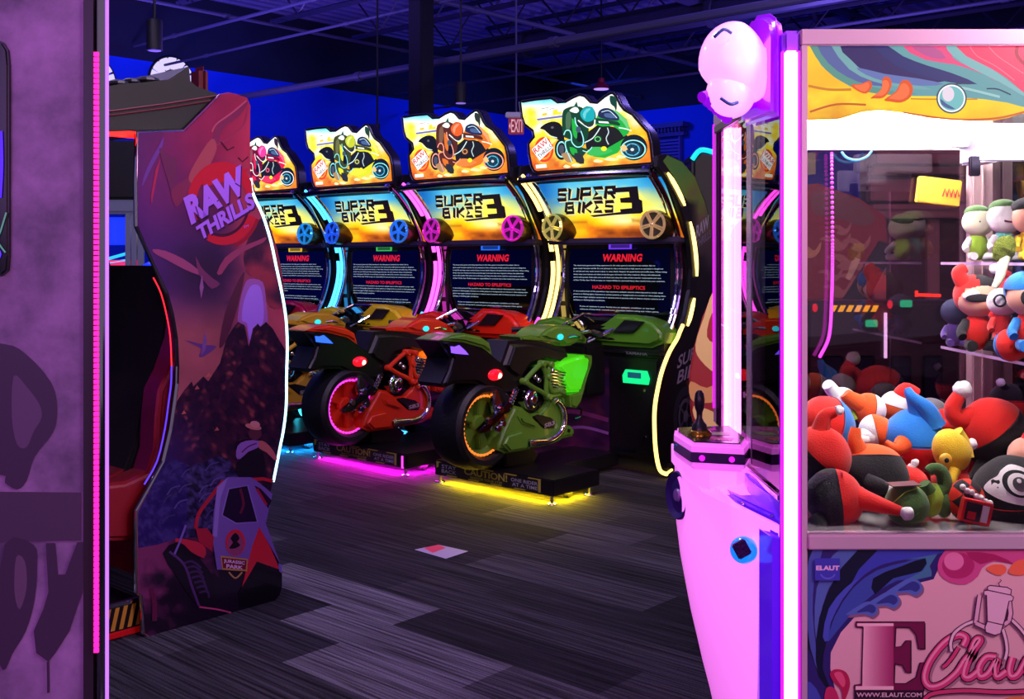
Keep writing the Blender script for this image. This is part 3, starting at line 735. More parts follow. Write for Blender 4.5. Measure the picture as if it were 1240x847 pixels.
    # wheel shaped speakers
    for s in (-1, 1):
        bm = B(); M = AX((s*.08, -1, .04), (s*.42, .285, 1.65)); r = .1
        lathe(bm, [(0, -.02), (r*.8, -.02), (r*.98, 0), (r, .02), (r, .13), (r*.93, .155), (r*.84, .15)], 32, M); S('speaker_drum', bm, mat('bronze_drum', (92, 74, 44), .28, .8), smooth='auto')
        col = wheel_c if s < 0 else wheel_s
        bm = B(); lathe(bm, [(r*.95, .15), (r*.99, .165), (r*.9, .178), (r*.82, .165), (r*.82, .15)], 32, M)
        for k in range(10):
            t = k*2*PI/10; dv = Vector((math.cos(t), math.sin(t), 0)); dw = Vector((math.cos(t+.22*(1 if k % 2 else -1)), math.sin(t+.22*(1 if k % 2 else -1)), 0))
            tube(bm, [M @ (dv*r*.2+Vector((0, 0, .165))), M @ (dw*r*.84+Vector((0, 0, .162)))], .0065, 5)
        ball(bm, M @ Vector((0, 0, .165)), r*.2, 12, 8)
        S('wheel_rim', bm, mat('rim_'+str(col), col, .12, .9, emit=col, es=.6), smooth='auto')
        bm = B(); lathe(bm, [(0, .152), (r*.83, .152)], 28, M); S('speaker_grille', bm, mat('glow_%s' % str(col), lerp(col, (0, 0, 0), .85), .5, emit=lerp(col, (0, 0, 0), .75), es=.6))
    # screen with its frame and warning text
    def f():
        bm = B()
        for x0, x1, z0, z1 in ((-.56, -.46, .9, 1.53), (.425, .56, .9, 1.53), (-.56, .56, 1.5, 1.56), (-.56, .56, .86, .93)): box(bm, x0, x1, .345, .44, z0, z1, .006)
        return obj('screen_frame', bm, SATIN, e)
    shared('sframe', e, f)
    def f():
        bm = B(); box(bm, -.465, .43, .355, .43, .92, 1.51); return obj('screen', bm, mat('screen_glass', (4, 5, 8), .06, coat=1), e)
    shared('screen', e, f)
    def f():
        a = Art(lambda x, z: (x, .3545, z), (0, -1, 0), .0004); c0 = -.005; w = (175, 195, 215)
        a.rtext('WARNING', c0-.155, 1.408, c0+.2, 1.463, (235, 30, 38), bold=.04, lean=.01, space=1.05)
        def lines(L, z, dz, x0, x1, c=w):
            for k, s_ in enumerate(L):
                full = len(s_)/max(len(q) for q in L); a.rtext(s_, x0, z-k*dz-.0115, x0+(x1-x0)*full, z-k*dz, c, bold=.012)
        lines(WARN, 1.385, .0215, -.42, .395)
        a.rtext('HAZARD TO EPILEPTICS', -.245, 1.212, .215, 1.238, (215, 30, 38), bold=.03)
        lines(EPI, 1.198, .0215, -.42, .385); lines(EPI2, 1.088, .021, -.36, .33); lines(EPI3, 1.022, .021, -.42, .385)
        a.rtext('INSERT 12 SWIPES', -.06, .936, .16, .953, (190, 235, 245), bold=.05, lean=.01); a.rtext('COST TO PLAY: 1 SWIPE', -.10, .922-.008, .14, .922+.009, (190, 235, 245), bold=.05, lean=.01)
        return a.build('warning_text', SCR_INK, e)
    shared('warn', e, f)
    # small lit plate over the screen
    bm = B(); box(bm, -.065, .115, .325, .345, 1.50, 1.535, .006); S('status_light', bm, led('clip_'+names, lerp(clip_c, (0, 0, 0), .35), .55))
    bm = B()
    for q in ((-.02, .17, 1.535, 1.543), (-.02, .17, 1.502, 1.51), (-.022, -.012, 1.502, 1.543), (.16, .17, 1.502, 1.543)): box(bm, q[0]-.05, q[1]-.05, .318, .328, q[2]-.006, q[3]-.006)
    S('status_light_rim', bm, led('cliprim_'+names, clip_c, 1.0))
    # console fairing in front of the screen
    def shell(pts, x0, x1, name, m, bev=.03, skew=0):
        bm = B(); prism(bm, pts, x0, x1, lambda y, z, x: (x+skew*(z-.8), y, z), bev, seg=3); return S(name, bm, m, smooth='auto')
    bm = B()
    prism(bm, [(-.02, .82), (.48, .82), (.58, .86), (.575, .93), (.50, 1.0), (.36, 1.035), (.20, 1.035), (.10, .97), (-.02, .92)], .02, .27, lambda x, z, y: (x, y, z-.10*(y-.25)), .03, seg=3)
    S('console_fairing', bm, FAIR, smooth='auto')
    bm = B(); prism(bm, [(.19, .93), (.36, .935), (.45, 1.015), (.29, 1.02)], .0, .02, XYZ_xz, .004); S('fairing_window', bm, BLACK, smooth='auto')
    bm = B(); prism(bm, [(-.58, .82), (-.1, .82), (-.1, .92), (-.2, .97), (-.34, 1.0), (-.5, .97), (-.58, .9)], .02, .27, lambda x, z, y: (x, y, z-.10*(y-.25)), .03, seg=3)
    S('console_fairing', bm, FAIR, smooth='auto')
    bm = B()
    V = [bm.verts.new(p) for p in ((-.30, -.10, .90), (.14, -.06, .90), (.26, .16, 1.03), (-.18, .16, 1.03))]; bm.faces.new(V)
    bmesh.ops.solidify(bm, geom=list(bm.faces), thickness=.01); S('windscreen', bm, mat('smoked_screen', (12, 12, 22), .05, coat=1))
    bm = B(); tube(bm, [(-.30, -.10, .905), (-.18, .16, 1.037), (.26, .16, 1.037), (.14, -.06, .905)], .01, 8); tube(bm, [(.02, -.04, .87), (.14, .0, .93), (.24, .1, .96)], .016, 8); tube(bm, [(-.12, -.05, .86), (.0, .02, .9), (.2, .03, .885)], .012, 8)
    S('chrome_bar', bm, CHROME)
    bm = B(); box(bm, -.57, .57, .03, .3, .775, .83, .02, seg=3); S('console_shelf', bm, BLACK, smooth='auto')
    # lower front: print on the left, coin door on the right
    def f():
        a = Art(lambda x, z: (x, .0585, z), (0, -1, 0), .0004)
        def bg(x, z):
            n = nz(x*1.2, z*3, 3, 4); c = ramp([(-.4, (24, 10, 34)), (0, (58, 24, 70)), (.3, (88, 32, 60)), (.6, (40, 20, 60))], n+.1+(.5-abs(z-.42))*.4)
            return c
        a.poly([(-.56, .1), (.13, .1), (.13, .76), (-.56, .76)], None, fn=bg, cuts=22)
        a.stroke([(-.5, .3), (-.2, .36), (.12, .33)], .03, (130, 50, 110)); a.stroke([(-.3, .22), (-.1, .26), (.12, .24)], .02, (150, 90, 170))
        return a.build('front_artwork', PRINT, e)
    shared('fart', e, f)
    def f():
        bm = B(); box(bm, .15, .54, .035, .07, .1, .77, .012); return obj('coin_door', bm, BLACK, e, smooth='auto')
    cd = shared('cdoor', e, f)
    def sub(key, fn):
        if key in _cache:
            o = _cache[key].copy(); C.objects.link(o); o.parent = cd; return o
        o = fn(); o.parent = cd; _cache[key] = o; return o
    RD = led('reader_glow', (20, 255, 150), 1.0)
    def f():
        bm = B(); prism(bm, [(.27, .60), (.47, .60), (.48, .64), (.46, .69), (.29, .69), (.265, .65)], .012, .035, XYZ_xz, .006); return obj('card_reader', bm, RD)
    sub('reader', f)
    def f():
        bm = B(); box(bm, .315, .42, .006, .014, .638, .675, .002); return obj('reader_display', bm, mat('reader_lcd', (10, 40, 60), .2, emit=(30, 90, 120), es=.7))
    sub('lcd', f)
    def f():
        bm = B(); lathe(bm, [(0, .012), (.01, .012), (.011, 0)], 14, AX((0, -1, 0), (.44, .035, .56))); lathe(bm, [(0, .012), (.01, .012), (.011, 0)], 14, AX((0, -1, 0), (.44, .035, .25))); return obj('door_lock', bm, CHROME)
    sub('lock', f)
    def f():
        bm = B(); box(bm, .37, .44, .03, .036, .505, .51); box(bm, .18, .36, .031, .036, .14, .16); return obj('bill_slot', bm, DCHROME)
    sub('slot', f)
    def f():
        a = Art(lambda x, z: (x, .029, z), (0, -1, 0)); a.rtext('YAMAHA', .28, .79, .46, .81, (110, 110, 120), bold=.02); return a.build('maker_badge', PRINT, e)
    shared('badge', e, f)
    # sign on top
    def f():
        bm = B(); prism(bm, inset(SIGN_XZ, 0), -.038, .06, XYZ_xz, .012); return obj('sign_box', bm, BLACK, e, smooth='auto')
    sb = shared('signbox', e, f)
    def f():
        bm = B(); o_ = [(x, -.040, z) for x, z in inset(SIGN_XZ, .004)]; tube(bm, o_, .0035, 6, closed=True); return obj('sign_trim', bm, mat('trim_silver', (95, 92, 120), .3, .7), e)
    shared('signtrim', e, f)
    sign_art(e, pal)
    bm = B(); box(bm, -.3, -.2, -.02, .04, 1.99, 2.1, .01); box(bm, .2, .3, -.02, .04, 1.99, 2.1, .01); S('sign_post', bm, BLACK)
    return e
PALS = [((30, 165, 60), (14, 62, 40), (120, 220, 120), (20, 160, 170), (150, 235, 235)),
        ((215, 110, 30), (84, 38, 24), (240, 180, 110), (240, 90, 30), (250, 160, 140)),
        ((215, 215, 30), (60, 66, 20), (240, 240, 140), (190, 200, 40), (130, 225, 225)),
        ((215, 30, 70), (110, 12, 40), (245, 140, 160), (235, 60, 150), (235, 235, 240))]
cabinet(0, 'gold', PALS[0], (255, 214, 110), (190, 175, 95), (190, 150, 110), (86, 150, 36), (120, 60, 255), 'racing cabinet under the green bike sign, trimmed in warm gold light', right_led=True)
cabinet(1, 'magenta', PALS[1], (255, 70, 225), (205, 40, 190), (225, 40, 200), (235, 40, 14), (40, 110, 255), 'racing cabinet under the orange bike sign, trimmed in magenta light')
cabinet(2, 'blue', PALS[2], (60, 170, 255), (40, 100, 255), (50, 130, 255), (235, 205, 20), (60, 190, 90), 'racing cabinet under the yellow bike sign, trimmed in blue light')
cabinet(3, 'cyan', PALS[3], (60, 220, 255), (40, 160, 230), (40, 150, 230), (190, 20, 60), (235, 190, 60), 'racing cabinet under the crimson bike sign, half hidden by the dinosaur cabinet')

# ------------------------------------------------------------ the ride-on motorcycles
def T1(x, y): return (520+x/3.529, 380+y/3.529)
def bl(x, y, w=.1):
    p = FR.on_x(*T1(x, y), w); return (p.y, p.z)
def mono(pts, w): return [bl(x, y, w) for x, y in pts]
HUB = (-1.14, .428); RT = .268
def motorcycle(i, body, frame, glow, glow_em, ringc, logo_c, under, label):
    loc = Vector((BX, BY, 0))+RW_*STEP*i; e = empty('ride_on_motorcycle', loc, ANG); tag(e, label, 'motorcycle', 'ride-on motorcycles on black platforms')
    BODY = mat('bike_body_%d%d%d' % body, body, .3, coat=.35); FRAME = BODY
    S = lambda nm, bm, m, par=None, sm='auto': obj(nm, bm, m, par or e, smooth=sm)
    # rear tyre and wheel
    bm = B(); M = AX((1, 0, 0), (0, HUB[0], HUB[1])); w = .125
    lathe(bm, [(.19, w-.03), (.205, w-.005), (.235, w), (.258, w-.02), (RT, w-.075), (RT+.006, 0), (RT, -w+.075), (.258, -w+.02), (.235, -w), (.205, -w+.005), (.19, -w+.03), (.18, 0)], 56, M)
    tyre = S('tyre', bm, RUBBER)
    bm = B()
    lathe(bm, [(0, .035), (.05, .035), (.06, .02), (.06, 0)], 24, M @ Matrix.Translation((0, 0, .02)))
    lathe(bm, [(.15, .05), (.175, .07), (.19, .08), (.19, -.08), (.172, -.07), (.16, 0), (.15, .05)], 48, M)
    lathe(bm, [(.04, -.01), (.16, -.01), (.16, .0), (.04, .0)], 40, M)
    for k in range(5):
        t0 = k*2*PI/5+.4; pts = []
        for r, dt in ((.04, -.45), (.165, -.30), (.165, .22), (.04, .45)): pts.append((r*math.cos(t0+dt), r*math.sin(t0+dt)))
        prism(bm, pts, .0, .045, lambda u, v, q: tuple(M @ Vector((u, v, q))), .006)
    wh = S('wheel', bm, BODY)
    bm = B()
    for k in range(40):
        t = 2*PI*k/40; ball(bm, M @ Vector((.177*math.cos(t), .177*math.sin(t), .088)), .0085, 6, 4)
    tube(bm, [M @ Vector((.177*math.cos(2*PI*k/48), .177*math.sin(2*PI*k/48), .084)) for k in range(48)], .0055, 6, closed=True)
    o = obj('led_ring', bm, led('ring_%d%d%d' % ringc, ringc, 1.6), wh)
    # swing arm and axle
    bm = B(); W_ = .145
    prism(bm, mono([(200, 500), (262, 440), (330, 372), (352, 392), (290, 455), (240, 505), (212, 512)], W_), .125, .165, XYZ_yz, .008)
    S('swing_arm', bm, DCHROME)
    bm = B(); lathe(bm, [(0, .05), (.016, .05), (.018, .04), (.03, .035), (.034, 0)], 20, M @ Matrix.Translation((0, 0, .1)))
    for x, y in ((300, 410), (250, 460), (310, 470), (290, 492)):
        q = bl(x, y, .16); lathe(bm, [(0, .02), (.018, .02), (.024, 0)], 14, AX((1, 0, 0), (.16, q[0], q[1])))
    S('axle_fitting', bm, CHROME)
    bm = B(); prism(bm, mono([(282, 330), (300, 325), (318, 380), (338, 470), (300, 470), (280, 400)], .15), .10, .14, XYZ_yz, .01); S('fork_plate', bm, CHROME)
    # spring
    a_ = bl(365, 325, .12); b_ = bl(335, 400, .12); bm = B(); pts = []
    for k in range(90):
        f = k/89; t = f*2*PI*6; c = Vector((.12, a_[0]+(b_[0]-a_[0])*f, a_[1]+(b_[1]-a_[1])*f)); pts.append(c+Vector((math.cos(t), math.sin(t)*.9, math.sin(t)*.4))*.026)
    tube(bm, pts, .006, 6); tube(bm, [(.12, *a_), (.12, *b_)], .012, 8); S('shock_absorber', bm, CHROME)
    # tail
    bm = B(); t_ = B()
    pts = mono([(48, 118), (90, 108), (200, 130), (262, 168), (330, 222), (400, 285), (412, 305), (385, 318), (372, 345), (330, 350), (270, 338), (205, 300), (120, 300), (72, 318), (60, 300), (88, 240), (100, 195), (75, 155)], .12)
    prism(bm, pts, -.12, .12, XYZ_yz, .03, seg=3); S('tail_fender', bm, BLACK)
    bm = B(); pts = mono([(45, 114), (95, 92), (150, 84), (215, 98), (255, 125), (268, 178), (225, 146), (140, 122), (90, 118)], .1); prism(bm, pts, -.115, .115, XYZ_yz, .018, seg=3); S('tail_cover', bm, BODY)
    # seat
    bm = B(); pts = mono([(358, 118), (420, 112), (500, 120), (560, 138), (600, 150), (612, 190), (560, 232), (500, 212), (440, 232), (395, 300), (340, 262), (320, 225), (335, 185)], .13); prism(bm, pts, -.13, .13, XYZ_yz, .04, seg=3); S('seat', bm, mat('seat_vinyl', (18, 14, 18), .38))
    bm = B(); pts = mono([(390, 100), (440, 92), (520, 100), (580, 120), (560, 135), (480, 122), (400, 118)], .1); prism(bm, pts, -.1, .1, XYZ_yz, .012); S('tank_top', bm, BODY)
    # tank / upper cowl
    bm = B(); pts = mono([(475, 98), (505, 70), (545, 50), (610, 52), (655, 78), (682, 108), (678, 128), (640, 122), (610, 138), (585, 140), (560, 122), (520, 118)], .12); prism(bm, pts, -.12, .12, XYZ_yz, .035, seg=3); cowl = S('upper_cowl', bm, BODY)
    q = bl(560, 100, .125); bm = B(); ball(bm, (.125, q[0], q[1]), (.012, .03, .02), 14, 8); obj('cowl_lamp', bm, led('cyan_lamp', (40, 220, 240), 1.3), cowl)
    bm = B(); tube(bm, [(.125, *bl(590, 100, .12)), (.13, *bl(615, 94, .12)), (.125, *bl(640, 100, .12))], .007, 6); obj('cowl_trim', bm, CHROME, cowl)
    # big tail light and logo
    q = bl(285, 262, .13); bm = B(); ball(bm, (.118, q[0], q[1]), (.035, .062, .036), 20, 12); obj('brake_light', bm, mat('red_lens', (120, 0, 10), .15, emit=(235, 20, 40), es=1.3, coat=1), e)
    bm = B(); ball(bm, (.140, q[0]+.012, q[1]-.004), (.018, .024, .02), 14, 8); obj('brake_bulb', bm, led('brake_bulb', (255, 150, 140), 4), e)
    bm = B(); prism(bm, mono([(92, 140), (110, 142), (128, 135), (142, 148), (155, 160), (168, 176), (120, 172), (95, 168)], .125), .118, .128, XYZ_yz, .003); S('lit_logo', bm, led('logo_%d%d%d' % logo_c, logo_c, 2.2))
    # lower body
    bm = B(); pts = mono([(345, 452), (372, 395), (405, 402), (440, 430), (475, 425), (505, 392), (522, 352), (550, 345), (588, 365), (586, 440), (578, 470), (612, 482), (628, 500), (622, 525), (580, 535), (552, 552), (480, 572), (400, 590), (330, 600), (302, 585), (300, 560), (318, 510)], .15)
    prism(bm, pts, -.15, .15, XYZ_yz, .022, seg=3); lb = S('lower_body', bm, BODY)
    bm = B(); prism(bm, mono([(338, 520), (400, 500), (425, 545), (420, 580), (345, 592), (318, 560)], .17), .14, .175, XYZ_yz, .014, seg=3); prism(bm, mono([(385, 440), (430, 440), (470, 470), (455, 490), (400, 470)], .17), .14, .168, XYZ_yz, .012); obj('body_fin', bm, BODY, lb, smooth='auto')
    bm = B(); prism(bm, mono([(440, 440), (470, 432), (520, 445), (542, 462), (535, 490), (492, 492), (470, 470)], .16), .148, .16, XYZ_yz, .006); obj('body_vent', bm, BLACK, lb, smooth='auto')
    q0, q1 = bl(492, 480, .162), bl(536, 464, .162); a = Art(lambda u, v: (.1615, q0[0]+(q1[0]-q0[0])*u, q0[1]+.028*(v-.5)+.01*u), (1, 0, 0)); a.rtext('SB3', 0, 0, 1, 1, (170, 150, 160), bold=.03); obj('vent_lettering', a.bm, PRINT, lb, smooth=None)
    for x, y in ((360, 540), (470, 395), (560, 370), (595, 500)):
        q = bl(x, y, .152); bm = B(); lathe(bm, [(0, .012), (.01, .012), (.012, 0)], 12, AX((1, 0, 0), (.148, q[0], q[1]))); obj('bolt', bm, BLACK, lb)
    bm = B(); prism(bm, mono([(320, 590), (440, 572), (470, 600), (445, 650), (330, 655)], .1), -.1, .1, XYZ_yz, .01); S('pedestal', bm, BLACK)
    # exhaust
    bm = B()
    for pts, r in (([(528, 378), (545, 372), (566, 400), (575, 440), (568, 490), (540, 525), (500, 545), (440, 556)], .019), ([(440, 556), (420, 560)], .026), ([(535, 525), (500, 540), (425, 545)], .014)):
        P3 = catmull([(.17, *bl(x, y, .165)) for x, y in pts], 4); tube(bm, P3, r, 12)
    tube(bm, [(.168, *bl(430, 552, .165)), (.168, *bl(490, 545, .165))], .025, 14); S('exhaust_pipe', bm, CHROME)
    # trellis frame
    bm = B()
    for pts in ([(405, 290), (440, 250), (480, 214), (515, 214), (520, 235)], [(480, 214), (500, 270), (498, 320), (505, 355)], [(405, 290), (450, 320), (480, 335), (505, 355)], [(515, 225), (505, 260), (520, 330), (560, 330)], [(505, 355), (540, 352), (575, 340)]):
        tube(bm, catmull([(.15, *bl(x, y, .15)) for x, y in pts], 3), .016, 8)
    for x, y in ((405, 290), (480, 214), (515, 218), (505, 355), (505, 270), (560, 330)):
        q = bl(x, y, .15); lathe(bm, [(0, .028), (.016, .028), (.022, .02), (.022, -.02)], 14, AX((1, 0, 0), (.15, q[0], q[1])))
    S('trellis_frame', bm, FRAME)
    # engine block, clutch cover, cylinder fins
    bm = B(); prism(bm, mono([(395, 300), (470, 235), (530, 225), (560, 250), (585, 340), (520, 400), (440, 425), (380, 400)], .1), -.11, .11, XYZ_yz, .01); S('engine_block', bm, mat('engine_dark', (26, 22, 34), .3, .6))
    q = bl(428, 366, .13); bm = B(); lathe(bm, [(0, .045), (.02, .045), (.03, .035), (.052, .032), (.06, .022), (.066, .02), (.07, 0), (.07, -.03)], 28, AX((1, 0, 0), (.125, q[0], q[1])))
    for k in range(8): t = k*PI/4; ball(bm, (.15, q[0]+.048*math.cos(t), q[1]+.048*math.sin(t)), .007, 8, 5)
    S('clutch_cover', bm, CHROME)
    bm = B()
    for k in range(7):
        y0 = 238+k*13; a1 = bl(505, y0, .14); b1 = bl(578, y0+14, .14); tube(bm, [(.13, *a1), (.145, *b1)], .0085, 8); 
    for x, y in ((530, 245), (470, 285), (455, 270)): q = bl(x, y, .14); ball(bm, (.13, q[0], q[1]), .02, 12, 8)
    S('cylinder_fins', bm, CHROME)
    # side fairing that glows
    bm = B(); pts = mono([(548, 228), (575, 205), (620, 190), (672, 178), (690, 185), (682, 240), (664, 290), (650, 335), (598, 338), (580, 312), (570, 280), (580, 262)], .16); prism(bm, pts, -.16, .16, XYZ_yz, .02, seg=3)
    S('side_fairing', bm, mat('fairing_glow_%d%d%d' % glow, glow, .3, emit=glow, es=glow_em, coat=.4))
    bm = B(); pts = mono([(672, 175), (700, 180), (698, 215), (680, 270), (668, 320), (650, 380), (632, 405), (608, 400), (605, 350), (650, 335), (668, 285), (684, 235)], .165); prism(bm, pts, -.165, .165, XYZ_yz, .012, seg=2); S('front_fairing_edge', bm, BODY)
    bm = B(); tube(bm, catmull([(.15, *bl(x, y, .15)) for x, y in ((628, 400), (648, 410), (645, 440), (620, 450))], 4), .007, 6); S('front_hose', bm, DCHROME)
    bm = B(); box(bm, -.09, .09, -.16, .10, .5, .86, .02); S('headstock', bm, BLACK)
    # handlebars
    bm = B()
    for s in (-1, 1): tube(bm, [(s*.06, -.2, .93), (s*.2, -.25, .955), (s*.32, -.33, .95)], .012, 8)
    S('handlebar', bm, CHROME)
    for s in (-1, 1):
        bm = B(); tube(bm, [(s*.26, -.29, .953), (s*.38, -.37, .945)], .018, 10); S('hand_grip', bm, RUBBER)
    # platform
    bm = B(); box(bm, -.44, .545, -1.04, -.6, .05, .145, .006); box(bm, -.2, .2, -.62, .08, .03, .12, .01); box(bm, -.25, .25, -.62, -.58, .03, .13, .005); plat = S('platform', bm, mat('platform_black', (17, 15, 20), .28))
    a = Art(lambda x, z: (x, -1.0405, .053+(z-.052)*.84), (0, -1, 0), .0004); x0, x1 = -.435, .46; z0, z1 = .052, .158
    a.poly([(x0, z0), (x1, z0), (x1, z1), (x0, z1)], (22, 20, 24))
    YL = (170, 158, 66)
    for k in range(5):
        xx = x0+.02+k*.19
        if k not in (0, ): a.poly([(xx, z1-.012), (xx+.1, z1-.012), (xx+.11, z1-.003), (xx+.01, z1-.003)], YL)
        if k < 4: a.poly([(xx+.08, z0+.003), (xx+.17, z0+.003), (xx+.18, z0+.012), (xx+.09, z0+.012)], YL)
    for sx, xx in ((1, x0+.012), (-1, x1-.012)): a.poly([(xx, z0+.01), (xx+sx*.02, z0+.01), (xx+sx*.02, z1-.01), (xx, z1-.01)] if sx < 0 else [(xx, z0+.05), (xx+.018, z0+.06), (xx+.02, z1-.015), (xx+.05, z1-.008), (xx, z1-.004)], YL)
    a.rtext('STAY', x0+.06, .108, x0+.19, .135, (165, 165, 185), bold=.01); a.rtext('BACK', x0+.06, .074, x0+.19, .101, (165, 165, 185), bold=.01)
    a.rtext('CAUTION!', x0+.26, .092, x0+.62, .142, YL, bold=.02); a.rtext('WATCH YOUR STEP', x0+.31, .068, x0+.58, .085, (150, 160, 70), bold=.01)
    a.rtext('ONE RIDER', x0+.65, .106, x0+.86, .13, (165, 165, 185), bold=.01); a.rtext('AT A TIME', x0+.66, .074, x0+.86, .098, (165, 165, 185), bold=.01)
    obj('caution_decal', a.bm, PRINT, plat, smooth=None)
    for x, y in ((-.41, -1.02), (.515, -1.02), (.515, -.66), (-.41, -.66)):
        bm = B(); lathe(bm, [(0, .052), (.012, .052), (.012, .012), (.03, .008), (.032, 0), (0, 0)], 16, Matrix.Translation((x, y, 0))); obj('levelling_foot', bm, CHROME, plat, smooth='auto')
    bm = B(); lathe(bm, [(0, .02), (.026, .02), (.032, .01), (.032, -.01), (.026, -.02), (0, -.02)], 18, AX((1, 0, 0), (.47, -.82, .032))); obj('caster', bm, RUBBER, plat, smooth='auto')
    bm = B()
    for x0_, x1_, y0_, y1_ in ((-.38, .48, -1.0, -.98), (.49, .51, -.98, -.70)): box(bm, x0_, x1_, y0_, y1_, .044, .052)
    obj('under_light', bm, led('under_%d%d%d' % under, under, 300), plat)
    if i == 1:
        bm = B(); box(bm, .5, .512, -1.045, -1.03, .05, .13); 
        obj('marker_light', bm, led('marker_magenta', (255, 60, 230), 2.5), plat)
motorcycle(0, (92, 142, 42), 0, (70, 205, 20), .75, (255, 120, 40), (120, 70, 255), (255, 220, 20), 'green ride-on motorcycle on a black platform lit yellow beneath')
motorcycle(1, (222, 52, 22), 0, (255, 110, 10), .85, (235, 60, 235), (40, 90, 255), (255, 20, 220), 'orange-red ride-on motorcycle with a magenta ring in its wheel')
motorcycle(2, (205, 160, 40), 0, (235, 200, 10), .7, (80, 140, 255), (60, 170, 255), (20, 160, 255), 'yellow ride-on motorcycle mostly hidden behind the orange-red one')
motorcycle(3, (180, 20, 50), 0, (220, 20, 60), .6, (80, 220, 255), (60, 220, 255), (20, 200, 255), 'crimson ride-on motorcycle farthest along, behind the dinosaur cabinet')
# ------------------------------------------------------------ dinosaur ride cabinet
J0 = floor_pt(182, 770); FJ = Frame(J0.x, J0.y)         # local x points to the camera side, local y along the panel
def J(px, py, b=0.0): p = FJ.on_x(px, py, b); return p.y, p.z
jp = empty('dinosaur_ride_cabinet', (J0.x, J0.y, 0), ANG); tag(jp, 'tall ride cabinet with dinosaur and truck artwork on its curved side', 'arcade game')
OUT = [(168,161),(224,159),(246,137),(268,114.5),(278,112.5),(289,115),(299,118.5),(303,127.5),(302.5,170),(303,216),(306,236),(317,260),(327,292),(334,325),(341,358),(345.5,387),(347,420),(346,458),(346,480),(345,500),(342,523),(338,543),(334,564),(330,584),(324,610),(319,635.5),(326,658),(338,682),(341,695),(341,710),(338,721),(332,728),(260,749),(180,772),(175,768),(174,745),(172.5,721.5),(166.5,718),(166,665),(166.5,619),(184,588),(199.6,559.5),(209,520),(213.7,486.6),(216.5,465),(217,444),(215.5,410),(211,382),(204,355),(195,336.5),(180,303),(167,274),(166.5,220)]
OUTL = [J(*p) for p in OUT]
bm = B(); prism(bm, OUTL, -.035, 0, XYZ_yz, .003); obj('side_panel', bm, SATIN, jp)
a = Art(lambda u, v: (0.001, *J(u, v)), (1, 0, 0), .00025)
def skyc(x, y):
    n = nz(x, y, .018, 1)*.35+nz(x, y, .05, 8)*.12
    base = ramp([(150, (92, 34, 110)), (235, (150, 36, 84)), (300, (172, 46, 78)), (350, (160, 50, 78))], x+n*50)
    low = ramp([(150, (78, 34, 112)), (260, (62, 30, 86)), (300, (150, 60, 90)), (350, (172, 60, 88))], x+n*50)
    c = lerp(base, low, (y-180)/120)
    if y > 330: c = lerp(c, (176, 92, 98), min(1, (y-345)/60)*(.9 if x < 275 else .5))
    if 300 < y < 400: c = lerp(c, (52, 26, 66), max(0, 1-math.hypot((x-245)/55, (y-330)/50))*1.3)
    return tuple(q*(1+.35*n) for q in c)
a.poly(OUT, None, fn=skyc, cuts=70)
# smoke column and eruption
def smoke(x, y): n = nz(x, y, .04, 6); return lerp((150, 50, 72), (60, 26, 58), .5+n*1.5)
a.poly([(296, 300), (318, 262), (332, 290), (341, 330), (344, 370), (326, 372), (312, 340), (298, 330)], None, smooth=3, fn=smoke, cuts=20)
a.poly([(296, 345), (303, 338), (318, 342), (322, 365), (324, 392), (315, 396), (303, 420), (298, 396), (288, 392), (290, 368)], (158, 92, 178), smooth=3)
a.poly([(300, 352), (306, 345), (315, 348), (319, 370), (318, 392), (308, 398), (302, 412), (299, 392), (293, 388), (294, 370)], (170, 120, 240), smooth=3)
# volcano
def rock(x, y):
    n = nz(x, y*.7, .1, 11)*.8+nz(x, y*.5, .35, 12)*.9; c = lerp((34, 16, 44), (64, 26, 52), .5+n)
    if n > .5: c = lerp(c, (170, 80, 76), (n-.5)*2.2)
    if y > 480: c = lerp(c, (52, 32, 104), min(1, (y-480)/60)*max(0, (260-x)/80))
    return c
a.poly([(214, 486), (222, 474), (232, 462), (234, 468), (246, 456), (252, 462), (266, 440), (274, 410), (283, 396), (288, 390), (296, 394), (301, 420), (306, 398), (312, 392), (315, 396), (322, 390), (330, 398), (338, 412), (345.5, 424), (345.5, 500), (340, 530), (330, 584), (320, 630), (180, 640), (184, 588), (199.6, 559.5), (209, 520)], None, fn=rock, cuts=60)
a.poly([(265, 420), (272, 380), (286, 345), (296, 330), (288, 370), (274, 412)], (84, 36, 62), 3)
# jungle
def jung(x, y): n = nz(x, y, .12, 21)+nz(x, y, .3, 22)*.6; return lerp((26, 20, 54), (78, 66, 128), .35+n*1.2) if x > 225 else lerp((34, 22, 90), (62, 48, 120), .4+n)
a.poly([(166.8, 620), (184, 588), (199.6, 559.5), (212, 556), (232, 566), (246, 560), (262, 552), (276, 556), (288, 575), (300, 600), (250, 660), (200, 668), (166.8, 664)], None, fn=jung, cuts=46)
for k in range(26):
    x, y = random.uniform(200, 285), random.uniform(560, 640); a.stroke([(x-8, y+6), (x-2, y-2), (x+8, y-5)], 1.6, lerp((44, 36, 84), (92, 80, 150), random.random()))
# ground
def dust(x, y): n = nz(x, y, .05, 31); return lerp((120, 46, 96), (26, 12, 34), (x-180)/70+n+(y-690)/90)
a.poly([(166.8, 664), (190, 660), (215, 652), (260, 650), (320, 640), (338, 682), (341, 695), (341, 710), (338, 721), (332, 728), (260, 748), (181, 771), (175.5, 767), (174, 745), (172.5, 721), (166.8, 718)], None, fn=dust, cuts=40)
